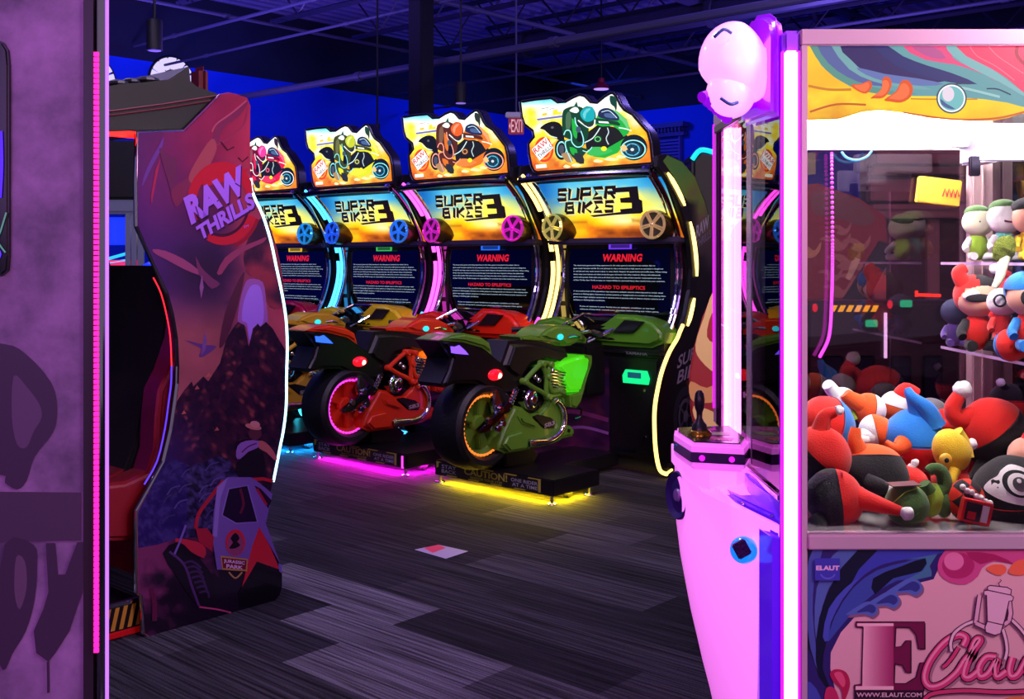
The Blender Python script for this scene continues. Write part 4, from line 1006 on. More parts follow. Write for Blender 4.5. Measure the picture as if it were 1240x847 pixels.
# flying reptiles
PT, PD = (150, 62, 108), (96, 34, 78)
a.poly([(207, 230), (228, 214), (246, 190), (258, 165), (262, 148), (280, 136), (300, 122), (290, 140), (270, 155), (262, 180), (250, 205), (232, 226), (220, 244), (212, 250)], (128, 42, 82), 3)
a.poly([(228, 214), (240, 190), (256, 168), (262, 180), (250, 206), (234, 222)], (168, 72, 88), 3)
a.stroke([(256, 160), (262, 150), (280, 137), (298, 122)], 2, (190, 80, 110)); a.stroke([(262, 176), (280, 165), (295, 150), (300, 130)], 1.5, (150, 50, 90))
a.poly([(198, 165), (196, 178), (191, 188), (182, 205), (172, 226), (173, 216), (180, 198), (190, 180)], (110, 60, 150), 2); a.poly([(194, 192), (190, 212), (183, 248), (182, 238), (188, 205)], (176, 40, 84)); a.poly([(192, 180), (204, 188), (214, 196), (208, 232), (202, 216)], (108, 40, 84), 3)
a.stroke([(267, 172), (275, 182), (283, 178)], 1.6, (70, 14, 40), 0); a.stroke([(288, 191), (293, 196), (300, 190)], 1.4, (80, 14, 44), 0)
a.poly([(184, 302), (200, 304), (222, 314), (236, 324), (243, 330), (240, 333), (222, 326), (200, 314), (188, 308)], (158, 70, 118), 2); a.poly([(262, 331), (272, 312), (290, 300), (310, 292), (322, 287), (318, 294), (296, 304), (276, 320), (268, 332)], (150, 60, 100), 2)
a.poly([(236, 310), (242, 322), (249, 330), (258, 338), (266, 344), (256, 350), (248, 342), (240, 332)], (116, 50, 96), 2); a.poly([(244, 333), (246, 348), (243, 362), (241, 348)], (150, 90, 150)); a.poly([(222, 412), (240, 416), (250, 418), (262, 420), (246, 432), (240, 431), (243, 422)], (96, 58, 130), 2); a.poly([(247, 402), (250, 412), (248, 424), (243, 431), (245, 416)], (120, 80, 150))
for (x, y, r) in ((238, 470, 3), (252, 455, 4), (222, 500, 3), (262, 520, 3)): a.poly([(x-r, y+2), (x, y-r), (x+r, y+1)], (190, 100, 92))
# badge
R1 = (196, 26, 52)
a.ring(268, 246, 42, 50, 11, R1, 0, 150, 345); a.ring(270, 247, 42, 50, 10, R1, 0, 20, 120); a.poly([(244, 214), (252, 200), (262, 205), (276, 199), (288, 206), (300, 204), (290, 216), (262, 222), (246, 226)], R1, 2); a.ring(268, 246, 34, 41, 3, (70, 12, 50), 0, 10, 170); a.ring(268, 247, 48, 56, 4, (150, 20, 50), 0, 20, 70)
for dx, dy, c in ((1.5, 1.8, (60, 20, 70)), (0, 0, (178, 108, 248))):
    q = lambda L: [(x+dx, y+dy) for x, y in L]
    a.text('RAW', q(((231, 273), (299, 232), (291, 199), (221, 240))), c, .055); a.text('THRILLS', q(((242, 292), (309, 251), (303, 232), (236, 275))), c, .045)
for pts in ([(236, 250), (240, 262)], [(262, 244), (268, 240)], [(284, 222), (290, 226)]): a.stroke(pts, 1.5, (90, 40, 120), 0)
a.text('TM', ((294, 277), (300, 275), (300, 272), (294, 274)), (178, 108, 248))
# person printed beside the truck
a.poly([(297, 552), (288, 548), (285, 538), (291, 533), (303, 532), (314, 534), (320, 560), (316, 578), (288, 578), (286, 560)], (26, 16, 34), 2); a.poly([(287, 540), (297, 534), (313, 534), (312, 542), (300, 547), (290, 556), (285, 553)], (150, 108, 190), 2); a.stroke([(292, 548), (300, 541), (310, 537)], 1.5, (90, 24, 80))
a.poly([(313, 534), (321, 536), (330, 546), (335, 556), (331, 557), (322, 548), (313, 543)], (198, 112, 106), 2); a.ell(308, 525, 8, 8, (90, 44, 60)); a.ell(306, 517, 10, 3.4, (206, 130, 120), 12); a.ell(308, 514, 6, 4, (216, 150, 140), 12)
# truck
SV, RD, DK = (122, 96, 176), (214, 40, 58), (22, 12, 28)
a.stroke([(270, 582), (256, 600), (240, 622), (236, 640)], 4.5, (180, 38, 60), 3); a.stroke([(300, 581), (318, 580), (330, 583)], 4, (200, 36, 56), 0)
a.poly([(262, 590), (275, 578), (303, 578), (312, 584), (329, 598), (321, 634), (338, 682), (330, 668), (314, 640), (300, 690), (262, 690), (256, 650), (258, 620)], SV); a.poly([(262, 590), (275, 578), (266, 604), (262, 650), (257, 650)], (150, 126, 206)); 
a.poly([(276, 592), (299, 588), (311, 632), (285, 634), (268, 624)], (34, 18, 50)); a.poly([(307, 588), (315, 592), (328, 606), (324, 616), (316, 604)], (40, 18, 50)); a.stroke([(276, 592), (299, 588), (311, 632), (285, 634), (268, 624)], 1.5, (150, 126, 206), 0, True); a.stroke([(290, 592), (294, 610), (290, 622)], 3, (110, 30, 60)); a.stroke([(310, 592), (322, 612)], 3, (170, 30, 60), 0)
a.poly([(313, 638), (326, 662), (338, 690), (310, 680), (290, 720), (297, 690), (305, 660)], RD); a.poly([(309, 682), (340, 696), (340, 711), (337, 720), (330, 727), (290, 736), (288, 718)], (12, 8, 16)); a.poly([(212, 652), (238, 656), (248, 664), (246, 676), (230, 668), (215, 660)], (190, 40, 66), 2); a.poly([(236, 640), (250, 640), (258, 650), (256, 668), (240, 656)], (170, 34, 60))
a.poly([(196, 670), (215, 656), (230, 668), (244, 680), (258, 700), (262, 722), (250, 735), (235, 730), (214, 700)], DK, 2)
for k in range(7): a.stroke([(222+k*3, 682+k*6), (232+k*3, 680+k*6), (243+k*1.5, 688+k*6)], 2.6, (62, 36, 84))
a.stroke([(210, 672), (216, 658), (224, 636)], 2.5, (120, 96, 180), 0); a.stroke([(204, 668), (222, 684), (232, 712), (240, 734)], 3, (84, 48, 110)); a.stroke([(240, 735), (262, 738), (279, 742)], 2, (190, 70, 120)); a.stroke([(182, 712), (186, 730), (186, 752)], 6, (96, 26, 66)); 
a.ell(284, 657, 12, 16, RD); a.ell(284, 659, 10, 13.5, (150, 70, 110)); a.poly([(278, 652), (284, 645), (289, 652), (286, 656), (290, 660), (284, 664), (276, 664), (281, 657)], (30, 14, 34), 2)
a.poly([(266, 673), (299, 677), (298, 692), (268, 690)], (196, 150, 70)); a.poly([(267.5, 675), (297.5, 678.5), (296.5, 690), (269, 688)], (120, 30, 50)); a.text('JURASSIC', ((270, 682), (295, 685), (295.5, 680), (269.5, 677)), (230, 200, 230), .03); a.text('PARK', ((273, 688), (293, 689.5), (293, 685.5), (273, 683)), (230, 200, 230), .03)
a.stroke([(276, 693), (284, 700), (292, 693)], 2, (190, 150, 90)); a.poly([(336, 682), (340, 684), (340, 694), (337, 692)], (120, 110, 200))
a.build('side_artwork', GLOSS_PRINT, jp)
# trims
EDGE = [J(*p) for p in OUT]
i0, i1 = OUT.index((303, 216)), OUT.index((330, 584))
bm = B(); tube(bm, catmull([(-.004, EDGE[i][0]+.003, EDGE[i][1]) for i in range(i0, i1+1)], 3), .0085, 8); obj('led_edge', bm, led('ice_led', (170, 245, 255), 3.5), jp)
bm = B(); rest = [EDGE[i] for i in list(range(i1, len(OUT)))+[0, 1]]; tube(bm, [(-.01, *q) for q in rest], .008, 8); obj('chrome_edge', bm, CHROME, jp)
bm = B(); tube(bm, [(-.012, *EDGE[i]) for i in range(1, i0+1)], .004, 6); obj('edge_trim', bm, mat('plum_trim', (150, 60, 130), .3, .5), jp)
# coloured glow strip inside the leading edge
for (k0, k1, c, es) in ((45, 49, (255, 40, 60), 1.6), (40, 45, (90, 60, 255), 1.3)):
    bm = B(); tube(bm, catmull([(-.035, EDGE[k][0]-.012, EDGE[k][1]) for k in range(k0, k1+1)], 3), .0032, 6); obj('edge_light', bm, led('edge_%d' % k0, c, es), jp)
# canopy roof
can = [J(*p, -.04) for p in ((40, 104), (132, 104), (150, 101), (180, 99), (206, 96), (231, 80), (233, 98), (240, 104), (262, 112), (268, 114), (226, 157), (40, 161))]
bm = B(); prism(bm, can, -1.25, -.05, XYZ_yz, .004); obj('canopy', bm, mat('canopy_olive', (36, 36, 32), .6, vary=.3, bscale=3), jp)
bm = B()
for pts in ([(60, 141), (140, 134), (200, 126), (262, 116)], [(60, 146), (140, 139), (200, 131), (256, 122)]): tube(bm, [(-.045, *J(*p, -.04)) for p in pts], .004, 5)
obj('canopy_seam', bm, mat('seam_red', (90, 16, 30), .6), jp)
bm = B()
for (x, y, w_) in ((150, 101, .04), (165, 99, .03), (186, 97, .05)): p_ = J(x, y, -.1); ball(bm, (-.15, p_[0], p_[1]), (.06, w_, .02), 10, 6)
p_ = J(190, 96, -.1); obj('torn_edge', bm, SATIN, jp)
bm = B(); q0, q1 = J(236, 92, -.3), J(252, 112, -.3); box(bm, -.35, -.25, q0[0], q1[0]-.02, q1[1]-.02, q0[1]+.04, .02); obj('beacon_box', bm, mat('dark_red_box', (96, 14, 30), .5), jp, smooth='auto')
# red light strips under the canopy
REDL = led('red_strip', (255, 20, 14), 4.5)
q0, q1 = J(40, 163, -.06), J(165, 163.5, -.06); bm = B(); box(bm, -.08, -.06, q0[0], q1[0], q1[1]-.012, q1[1]+.012)
q = J(167, 165, -.06); q2 = J(168, 300, -.06); box(bm, -.07, -.05, q[0]-.004, q[0]+.004, J(168, 186, -.06)[1], q[1]); obj('light_strip', bm, REDL, jp)
bm = B(); box(bm, -.075, -.045, q[0]-.004, q[0]+.004, J(168, 275, -.06)[1], J(168, 188, -.06)[1]); obj('gold_edge', bm, mat('gold_edge', (210, 160, 90), .2, .9), jp)
# red seat shell and black far side
prof = [J(*p, -.2) for p in ((217, 348), (204, 352), (201, 372), (196, 408), (183, 446), (171, 470), (168, 500), (166, 540), (158, 566), (132, 578), (70, 584), (70, 650), (132, 648), (166, 640), (172, 700), (230, 700), (235, 348))]
bm = B(); prism(bm, prof, -.2, -.06, XYZ_yz, .02, seg=3); obj('seat_bolster', bm, mat('red_seat', (140, 14, 26), .38, coat=.3), jp, smooth='auto')
base = [J(*p, -.2) for p in ((70, 584), (132, 578), (158, 566), (190, 570), (200, 700), (172, 700), (166, 640), (132, 648), (70, 650))]
bm = B(); prism(bm, base, -1.15, -.2, XYZ_yz, .012, seg=3); obj('seat_base', bm, mat('red_seat'), jp, smooth='auto')
cush = [J(*p, -.2) for p in ((206, 322), (217, 330), (235, 348), (235, 560), (166, 572), (150, 574), (168, 520), (174, 480), (196, 420), (204, 360))]
bm = B(); prism(bm, cush, -1.1, -.2, XYZ_yz, .01, seg=2); obj('seat_cushion', bm, mat('black_cloth', (7, 6, 8), .95), jp, smooth='auto')
far = [J(*p, -1.18) for p in ((60, 230), (128, 322), (142, 346), (160, 352), (175, 350), (196, 338), (214, 330), (240, 330), (240, 720), (60, 720))]
bm = B(); prism(bm, far, -1.22, -1.18, XYZ_yz, .004); obj('far_side_panel', bm, SATIN, jp)
far2 = [J(*p, -.8) for p in ((100, 330), (128, 300), (140, 336), (160, 346), (176, 330), (190, 500), (150, 560), (80, 560))]
bm = B(); prism(bm, far2, -.86, -.8, XYZ_yz, .01); obj('inner_panel', bm, mat('black_cloth'), jp)
# step with hazard stripes
q0, q1 = J(60, 735, -.05), J(175, 735, -.05); zt, zb = J(172, 727, -.05)[1], J(172, 758, -.05)[1]
bm = B(); box(bm, -1.2, -.06, q0[0], q1[0], .02, zt, .006); st = obj('step', bm, SATIN, jp)
a = Art(lambda u, v: (-.058, u, v), (1, 0, 0), .0006); a.poly([(q0[0], zb), (q1[0], zb), (q1[0], zt), (q0[0], zt)], (18, 14, 16))
L_ = q1[0]-q0[0]; n = 11
for k in range(n):
    u = q0[0]+L_*k/n; a.poly([(u, zb+.006), (u+L_/n*.5, zb+.006), (min(q1[0], u+L_/n*1.1), zt-.008), (u+L_/n*.6, zt-.008)], (206, 148, 50))
obj('hazard_stripes', a.bm, PRINT, st, smooth=None)
bm = B(); box(bm, -.075, -.05, q0[0], q1[0], zb-.022, zb, .003); obj('red_kick_trim', bm, mat('red_trim', (190, 16, 24), .3, emit=(120, 5, 10), es=.3), st)
bm = B(); box(bm, -.075, -.05, q0[0], q1[0], zt-.004, zt+.012, .003); obj('step_nosing', bm, CHROME, st)
for y in (.1, .5):
    bm = B(); lathe(bm, [(0, .06), (.012, .06), (.012, .012), (.026, .008), (.028, 0), (0, 0)], 14, Matrix.Translation((-.05, y-.02, 0))); obj('levelling_foot', bm, CHROME, jp, smooth='auto')

# ------------------------------------------------------------ foreground cabinet at the left edge
Y0 = 1.7
def G(px, py): return ((px-CX)/F*Y0, H+(HY-py)/F*Y0)
gx, _ = G(114, 0); gp = empty('foreground_cabinet', (gx-.6, Y0+.4, 0)); tag(gp, 'mottled purple cabinet side with dark brush lettering filling the left edge', 'arcade game')
ox, oy = gx-.6, Y0+.4
def mottled():
    m = bpy.data.materials.new('mottled_grey_print'); m.use_nodes = True; nt = m.node_tree; N = nt.nodes; L = nt.links; b = N['Principled BSDF']; b.inputs['Roughness'].default_value = .5
    tc = N.new('ShaderNodeTexCoord'); n1 = N.new('ShaderNodeTexNoise'); n1.inputs['Scale'].default_value = 7; n1.inputs['Detail'].default_value = 8; n1.inputs['Roughness'].default_value = .65
    L.new(tc.outputs['Object'], n1.inputs['Vector']); r = N.new('ShaderNodeValToRGB'); e = r.color_ramp.elements
    e[0].position = .33; e[0].color = rgb((108, 80, 122)); e[1].position = .68; e[1].color = rgb((188, 130, 200)); L.new(n1.outputs['Fac'], r.inputs[0])
    L.new(r.outputs[0], b.inputs['Base Color']); return m
bm = B(); prism(bm, [(-1.4, -.4), (.588, -.4), (.30, .3), (-1.4, .3)], 0, 2.6, XYZ_xy, .008); obj('side_panel', bm, mottled(), gp)
bm = B(); box(bm, .588, .6+.002, -.395, -.375, 0, 2.6, .003); obj('edge_board', bm, SATIN, gp)
a = Art(lambda u, v: (G(u, v)[0]-ox, -.401, G(u, v)[1]), (0, -1, 0), .0004)
def fadec(c): return c
DKP = (80, 54, 88)
def lt(L): return [(x/1.893, 400+y/1.893) for x, y in L]
a.poly(lt([(-200, 20), (0, 30), (60, 55), (118, 120), (132, 180), (122, 235), (80, 290), (62, 345), (40, 365), (12, 350), (-5, 330), (-200, 340)]), DKP, 3); a.poly(lt([(32, 105), (60, 128), (90, 168), (96, 200), (78, 232), (62, 268), (40, 262), (28, 200)]), (112, 78, 122), 3)
a.poly(lt([(-300, 368), (186, 372), (186, 482), (-300, 488)]), (92, 64, 98)); 
a.poly(lt([(12, 490), (78, 492), (86, 540), (80, 620), (60, 690), (30, 740), (8, 780), (-10, 700)]), DKP, 3); a.poly(lt([(38, 520), (58, 530), (62, 590), (46, 640), (34, 600)]), (120, 84, 122), 3)
a.poly(lt([(106, 488), (128, 488), (134, 560), (150, 560), (178, 486), (192, 486), (190, 600), (160, 690), (128, 740), (112, 760), (84, 740), (78, 690), (100, 640), (112, 600)]), DKP); a.poly(lt([(108, 760), (114, 758), (115, 830), (109, 832)]), DKP)
a.poly(lt([(192, -760), (215, -760), (215, 850), (192, 850)]), (60, 40, 60))
obj('brush_lettering', a.bm, PRINT, gp, smooth=None)
# rounded black window with violet ring
a = Art(lambda u, v: (G(u, v)[0]-ox, -.412, G(u, v)[1]), (0, -1, 0), .0006)
wp = [(-160, 48), (-4, 48), (6, 52), (12, 62), (13.5, 80), (13.5, 310), (12, 328), (5, 334), (-160, 336)]
bm = B(); prism(bm, [G(*p) for p in wp], -.41, -.39, lambda u, v, w_: (u-ox, w_, v), .003); wd = obj('display_window', bm, mat('window_black', (10, 9, 14), .15), gp)
a.ring(-38, 205, 44, 52, 10, (60, 20, 235)); a.stroke([(5, 160), (6, 200), (4, 240)], 5, (70, 25, 245)); a.ring(-2, 308, 8, 8, 3, (80, 40, 250)); a.stroke([(12, 258), (6, 278), (2, 292), (11, 306)], 2, (70, 110, 110)); a.poly([(-60, 318), (3, 322), (3, 330), (-60, 330)], (50, 20, 180))
obj('violet_neon', a.bm, mat_print('neon_violet_print', emit=1.6), wd, smooth=None)
# glossy clear edge moulding with pink light inside
MG = mat_glass('clear_moulding', (235, 225, 255))
x1 = G(124, 0)[0]-ox
bm = B(); tube(bm, [(x1-.002, -.394, .0), (x1-.002, -.394, 2.6)], .009, 16); obj('chrome_moulding', bm, CHROME, gp)
bm = B(); z0, z1 = G(0, 790)[1], G(0, 66)[1]; z = z0
while z < z1: box(bm, x1-.0125, x1-.0055, -.404, -.398, z, z+.0066); z += .0085
obj('pink_led_strip', bm, led('pink_led', (255, 30, 150), 2.4), gp)
bm = B(); tube(bm, [(x1+.0075, -.399, .0), (x1+.0075, -.399, 2.6)], .0024, 8); obj('violet_highlight', bm, led('violet_highlight', (190, 110, 255), 1.5), gp)  # glowing tube stands in for a thin violet highlight on the moulding

# ------------------------------------------------------------ machines seen far away through the dinosaur cabinet
BLG = led('blue_glow', (20, 50, 255), 1.3); CYG = led('cyan_glow', (40, 190, 255), 1.3); PKG = led('pink_glow', (235, 50, 120), 1.1); STL = mat('brushed_frame', (170, 180, 210), .25, .8)
def farbox(px0, px1, py0, Y, depth, name, label, cat):
    x0, x1 = (px0-CX)/F*Y, (px1-CX)/F*Y; zt = H+(HY-py0)/F*Y; e = empty(name, ((x0+x1)/2, Y+depth/2, 0)); tag(e, label, cat); return e, (x1-x0)/2, zt, depth/2
e, hx, zt, hd = farbox(118, 172, 242, 7.6, .8, 'prize_crane', 'glass prize crane with blue and cyan lights, seen past the red seat', 'arcade game')
bm = B(); box(bm, -hx, hx, -hd, hd, 0, 1.15, .02); obj('cabinet_base', bm, SATIN, e)
bm = B(); box(bm, -hx, hx, -hd, hd, zt-.1, zt, .02); obj('top_cap', bm, STL, e)
bm = B(); box(bm, -hx, hx, -hd, hd, zt, zt+.42, .02); obj('dark_header', bm, SATIN, e)
for sx in (-.9, .35, .62, .92):
    bm = B(); box(bm, sx*hx-.018, sx*hx+.018, -hd, -hd+.04, 1.15, zt-.1, .004); obj('frame_post', bm, STL, e)
bm = B(); box(bm, -hx*.85, hx*.3, -hd+.1, -hd+.12, zt-.32, zt-.12, .01); obj('blue_panel', bm, BLG, e)
bm = B(); box(bm, -hx*.9, hx*.9, -hd+.05, -hd+.07, 1.36, 1.42); obj('pink_light', bm, PKG, e)
bm = B()
for k in range(5): tube(bm, catmull([(-hx*.8+k*.09, -hd+.06, 1.34), (-hx*.7+k*.09, -hd+.06, 1.29), (-hx*.8+k*.09, -hd+.06, 1.24), (-hx*.65+k*.09, -hd+.06, 1.18)], 4), .012, 6)
for k in range(3): tube(bm, [(-hx*.7, -hd+.06, zt-.42-k*.03), (hx*.2, -hd+.06, zt-.38-k*.05)], .012, 6)
obj('cyan_light', bm, CYG, e)
e, hx, zt, hd = farbox(171, 206, 316, 6.6, .5, 'blue_lit_machine', 'dark machine with a blue lamp just left of the curved art panel', 'arcade game')
bm = B(); box(bm, -hx, hx, -hd, hd, 0, zt, .03); obj('cabinet_body', bm, mat('slate_metal', (52, 62, 86), .4, .3), e, smooth='auto')
bm = B(); ball(bm, (-.02, -hd, zt-.05), (.07, .03, .045), 16, 8); obj('blue_lamp', bm, BLG, e); bm = B(); tube(bm, [(.02, -hd-.01, zt-.27), (.07, -hd-.02, zt-.24), (.1, -hd-.01, zt-.22)], .012, 6); obj('handle', bm, STL, e)
# ------------------------------------------------------------ flame cabinet and machines beyond the claw machine
FY = 6.15
fx0 = (836-CX)/F*FY
fe = empty('flame_cabinet', (fx0+.55, FY+.4, 0)); tag(fe, 'dark red cabinet with cream flame artwork behind the claw machine', 'arcade game')
def G2(px, py): return ((px-CX)/F*FY-(fx0+.55), H+(HY-py)/F*FY)
fo = [(877, 318), (864, 350), (850, 385), (840, 420), (834, 455), (836, 500), (846, 540), (862, 600), (1012, 600), (1030, 360), (1075, 292), (1072, 262), (1040, 240), (990, 222), (930, 230), (895, 270)]
bm = B(); prism(bm, [G2(*p) for p in fo], -.4, .5, lambda u, v, w: (u+(w+.4)*.3, w, v), .01); obj('cabinet_body', bm, mat('flame_red', (150, 22, 34), .45), fe, smooth='auto')
bm = B(); prism(bm, [G2(*p) for p in ((858, 598), (1030, 598), (1030, 640), (858, 640))], -.4, .5, XYZ_xz, .01); q = G2(860, 600)
box(bm, q[0], q[0]+.9, -.38, .48, 0, q[1]+.02); obj('plinth', bm, SATIN, fe)
a = Art(lambda u, v: (G2(u, v)[0], -.401, G2(u, v)[1]), (0, -1, 0), .0005)
CR, CR2 = (226, 190, 120), (160, 30, 40)
a.poly([(864, 352), (880, 345), (890, 380), (888, 440), (868, 452), (848, 436), (842, 418), (852, 385)], CR, 3); a.poly([(862, 380), (876, 376), (880, 402), (870, 416), (856, 408)], CR2, 3)
a.poly([(836, 462), (856, 470), (880, 458), (888, 470), (868, 486), (846, 488), (836, 482)], (210, 150, 90), 3); a.poly([(840, 492), (866, 500), (882, 512), (862, 520), (844, 512)], CR, 3)
def flame(x, y, s, f=1, c=CR): a.poly([(x+f*px*s, y+py*s) for px, py in ((0, 0), (10, -4), (20, -2), (28, 4), (34, -2), (38, -8), (37, 2), (30, 12), (20, 14), (12, 10), (16, 6), (10, 2))], c, 3)
for x, y, s, f in ((992, 290, 1.0, 1), (1020, 292, .9, 1), (1000, 312, 1.1, 1), (1014, 335, 1.0, 1), (990, 330, .8, 1), (996, 348, .9, 1), (1004, 275, .7, 1), (1026, 318, .7, 1)): flame(x, y, s, f, (190, 140, 110))
for x, y, s in ((900, 380, 1), (925, 350, 1.1), (950, 400, 1), (905, 430, 1.2), (960, 300, .9), (930, 290, .9)): flame(x, y, s)
a.poly([(985, 232), (1030, 238), (1060, 262), (1045, 274), (1010, 262), (985, 258)], (120, 80, 60), 3)
a.build('flame_artwork', PRINT, fe)
p0, p1 = G2(1076, 290), G2(1018, 362); bm = B(); prism(bm, [G2(*p) for p in ((1064, 292), (1082, 300), (1040, 380), (1014, 372))], -.45, .3, XYZ_xz, .01); obj('black_wing', bm, SATIN, fe)
# dark game with lit dashes
GY = 5.4
def G3(px, py): return ((px-CX)/F*GY, H+(HY-py)/F*GY)
x0, _ = G3(978, 0); x1, _ = G3(1178, 0); e = empty('dash_light_game', ((x0+x1)/2, GY+.4, 0)); tag(e, 'dark game console with yellow dash lights and green coin slots behind the claw glass', 'arcade game'); mx = (x0+x1)/2
bm = B(); box(bm, x0-mx, x1-mx, -.38, -.1, 0, G3(0, 365)[1], .02); obj('console_body', bm, mat('plum_console', (40, 14, 34), .35), e, smooth='auto')
YD = led('yellow_dash', (250, 220, 20), 3); bm = B()
for k in range(6):
    x, z = G3(1010+k*10, 374); prism(bm, [(x-mx-.018, z-.016), (x-mx+.004, z-.016), (x-mx+.02, z+.016), (x-mx-.002, z+.016)], -.395, -.382, XYZ_xz)
obj('dash_light', bm, YD, e)
RDL = led('red_dash', (235, 30, 40), 2.5); bm = B()
for px, py in ((988, 373), (1079, 369)): x, z = G3(px, py); ball(bm, (x-mx, -.385, z), (.014, .008, .022), 10, 6)
obj('red_lamp', bm, RDL, e)
bm = B(); a0, a1 = G3(1108, 357), G3(1137, 358); tube(bm, [(a0[0]-mx, -.42, a0[1]), (a1[0]-mx, -.42, a1[1])], .008, 8); tube(bm, [(a0[0]-mx, -.42, a0[1]-.01), (a0[0]-mx, -.42, a0[1]+.02)], .008, 8); obj('red_light_bar', bm, led('red_bar', (255, 60, 30), 5), e)
GR = led('green_slot', (30, 235, 140), 2.5)
for px, py in ((1098, 368), (1056, 392)): 
    x, z = G3(px, py); bm = B(); box(bm, x-mx-.03, x-mx+.03, -.40, -.385, z-.018, z+.018, .004); box(bm, x-mx-.018, x-mx+.018, -.405, -.40, z+.001, z+.01); obj('coin_slot', bm, GR, e)
bm = B(); a0, a1 = G3(1073, 379), G3(1073, 434); box(bm, a0[0]-mx-.006, a0[0]-mx+.006, -.40, -.385, a1[1], a0[1]); obj('white_light_bar', bm, led('cold_white', (225, 225, 255), 4), e)
bm = B()
for px in (1010, 1048, 1092, 1130): x, z = G3(px, 460); box(bm, x-mx-.05, x-mx+.05, -.4, -.385, z-.1, z+.12, .01)
obj('coin_panel', bm, mat('panel_blue_black', (22, 20, 44), .2), e)
# cream cornice building front behind
CY = 9.0
def G4(px, py): return ((px-CX)/F*CY, H+(HY-py)/F*CY)
x0, z0 = G4(1060, 250); x1, z1 = G4(1240, 183); e = empty('shopfront_facade', ((x0+x1)/2, CY+.2, 0)); tag(e, 'cream moulded shopfront cornice seen through the back glass of the claw machine', 'facade'); mx = (x0+x1)/2
bm = B(); CRM = mat('cream_moulding', (190, 150, 140), .6); box(bm, x0-mx, x1-mx+.6, -.1, .2, 0, z1); obj('facade_wall', bm, mat('facade_wall', (96, 60, 70), .7), e)
bm = B()
for k, (za, zb, o) in enumerate(((z1-.12, z1, .3), (z1-.2, z1-.14, .22), (z1-.42, z1-.24, .14), (z1-.5, z1-.45, .18), (z0-.1, z0, .16))): box(bm, x0-mx-.05, x1-mx+.6, -o-.1, -.1, za, zb, .01)
for k in range(5): box(bm, x0-mx+k*.45, x0-mx+k*.45+.1, -.18, -.1, .3, z0-.1, .01)
obj('cornice', bm, CRM, e)
# dark machines with cyan edges right behind the gold cabinet
for px0, px1, py, Y, nm, lab in ((806, 838, 196, 9.5, 'black_machine', 'black rounded machine behind the green bike sign, edged violet on top'), (838, 905, 182, 9.2, 'black_cyan_machine', 'black machine with cyan light along its curved top, left of the claw lamp')):
    x0, x1 = (px0-CX)/F*Y, (px1-CX)/F*Y; zt = H+(HY-py)/F*Y; e = empty(nm, ((x0+x1)/2, Y+.4, 0)); tag(e, lab, 'arcade game'); hx = (x1-x0)/2
    top = [(-hx, 0), (-hx, zt-.08), (-hx*.7, zt), (-hx*.2, zt-.02), (hx*.4, zt-.06), (hx, zt-.04), (hx, 0)]
    bm = B(); prism(bm, top, -.4, .4, XYZ_xz, .03, seg=3); obj('cabinet_body', bm, SATIN, e, smooth='auto')
    bm = B(); tube(bm, catmull([(x, -.41, z) for x, z in top[1:6]], 4), .022, 8)
    obj('edge_light', bm, led('cyan_edge' if px0 > 820 else 'violet_edge', (20, 225, 235) if px0 > 820 else (110, 70, 210), 1.2 if px0 > 820 else .5), e)
    if px0 > 820: bm = B(); tube(bm, [(-hx*.0, -.42, zt-.42), (hx*.8, -.42, zt-.44)], .02, 8); obj('light_bar', bm, led('cyan_edge', (20, 225, 235)), e)

# ------------------------------------------------------------ claw machine
YN, YF, XL, XR = 2.5, 3.42, .645, 1.53
cw = empty('claw_machine', (XL+.44, YN+.46, 0)); tag(cw, 'pink glowing glass claw machine full of plush toys in the right foreground', 'claw machine')
cxo, cyo = XL+.44, YN+.46
def S(nm, bm, m, par=None, sm=None): return obj(nm, bm, m, par or cw, smooth='auto' if sm else None, loc=None)
def sh(bm): bmesh.ops.translate(bm, verts=list(bm.verts), vec=(-cxo, -cyo, 0)); return bm
FRM = mat('pearl_frame', (196, 150, 178), .3, .35); PILL = led('pillar_light', (255, 120, 250), 7); MGL = led('magenta_glow', (235, 20, 255), 1.6)
zc = lambda py, Y=YN: H+(HY-py)/F*Y
xc = lambda px, Y=YN: (px-CX)/F*Y
zTop, zG1, zG0, zR = zc(35), zc(55), zc(648), zc(666)
xf = xc(978)
bm = B()
box(bm, XL+.028, XR, YN, YN+.03, zG1, zTop, .003)                       # front header
box(bm, xc(970), xf, YN, YN+.03, 0, zG1, .002)                          # slim upright
box(bm, XR-.02, XR, YN, YN+.03, 0, zG1, .002); box(bm, xf, XR, YN-.004, YN+.04, zR, zG0, .003)
box(bm, xf, XR, YN-.002, YN+.03, 0, .06, .003)
box(bm, XL, XR, YF-.03, YF, zc(176, YF), zTop, .003); box(bm, XR-.03, XR, YN, YF, zG1+.0, zTop, .003)
S('outer_frame', sh(bm), FRM)
bm = B(); box(bm, XL-.012, XL+.03, YN+.004, YN+.05, 0, zTop-.002, .008); S('corner_post', sh(bm), mat('violet_post', (150, 60, 230), .25))
bm = B(); box(bm, xc(950), xc(965), YN-.012, YN+.01, .02, zc(62), .004, seg=3); S('lit_pillar', sh(bm), PILL)
bm = B(); box(bm, xc(965.5), xc(968.5), YN-.006, YN+.005, .02, zc(62), .001); box(bm, xc(946.5), xc(949), YN-.004, YN+.01, .02, zc(62), .001); S('pillar_edge_light', sh(bm), MGL)
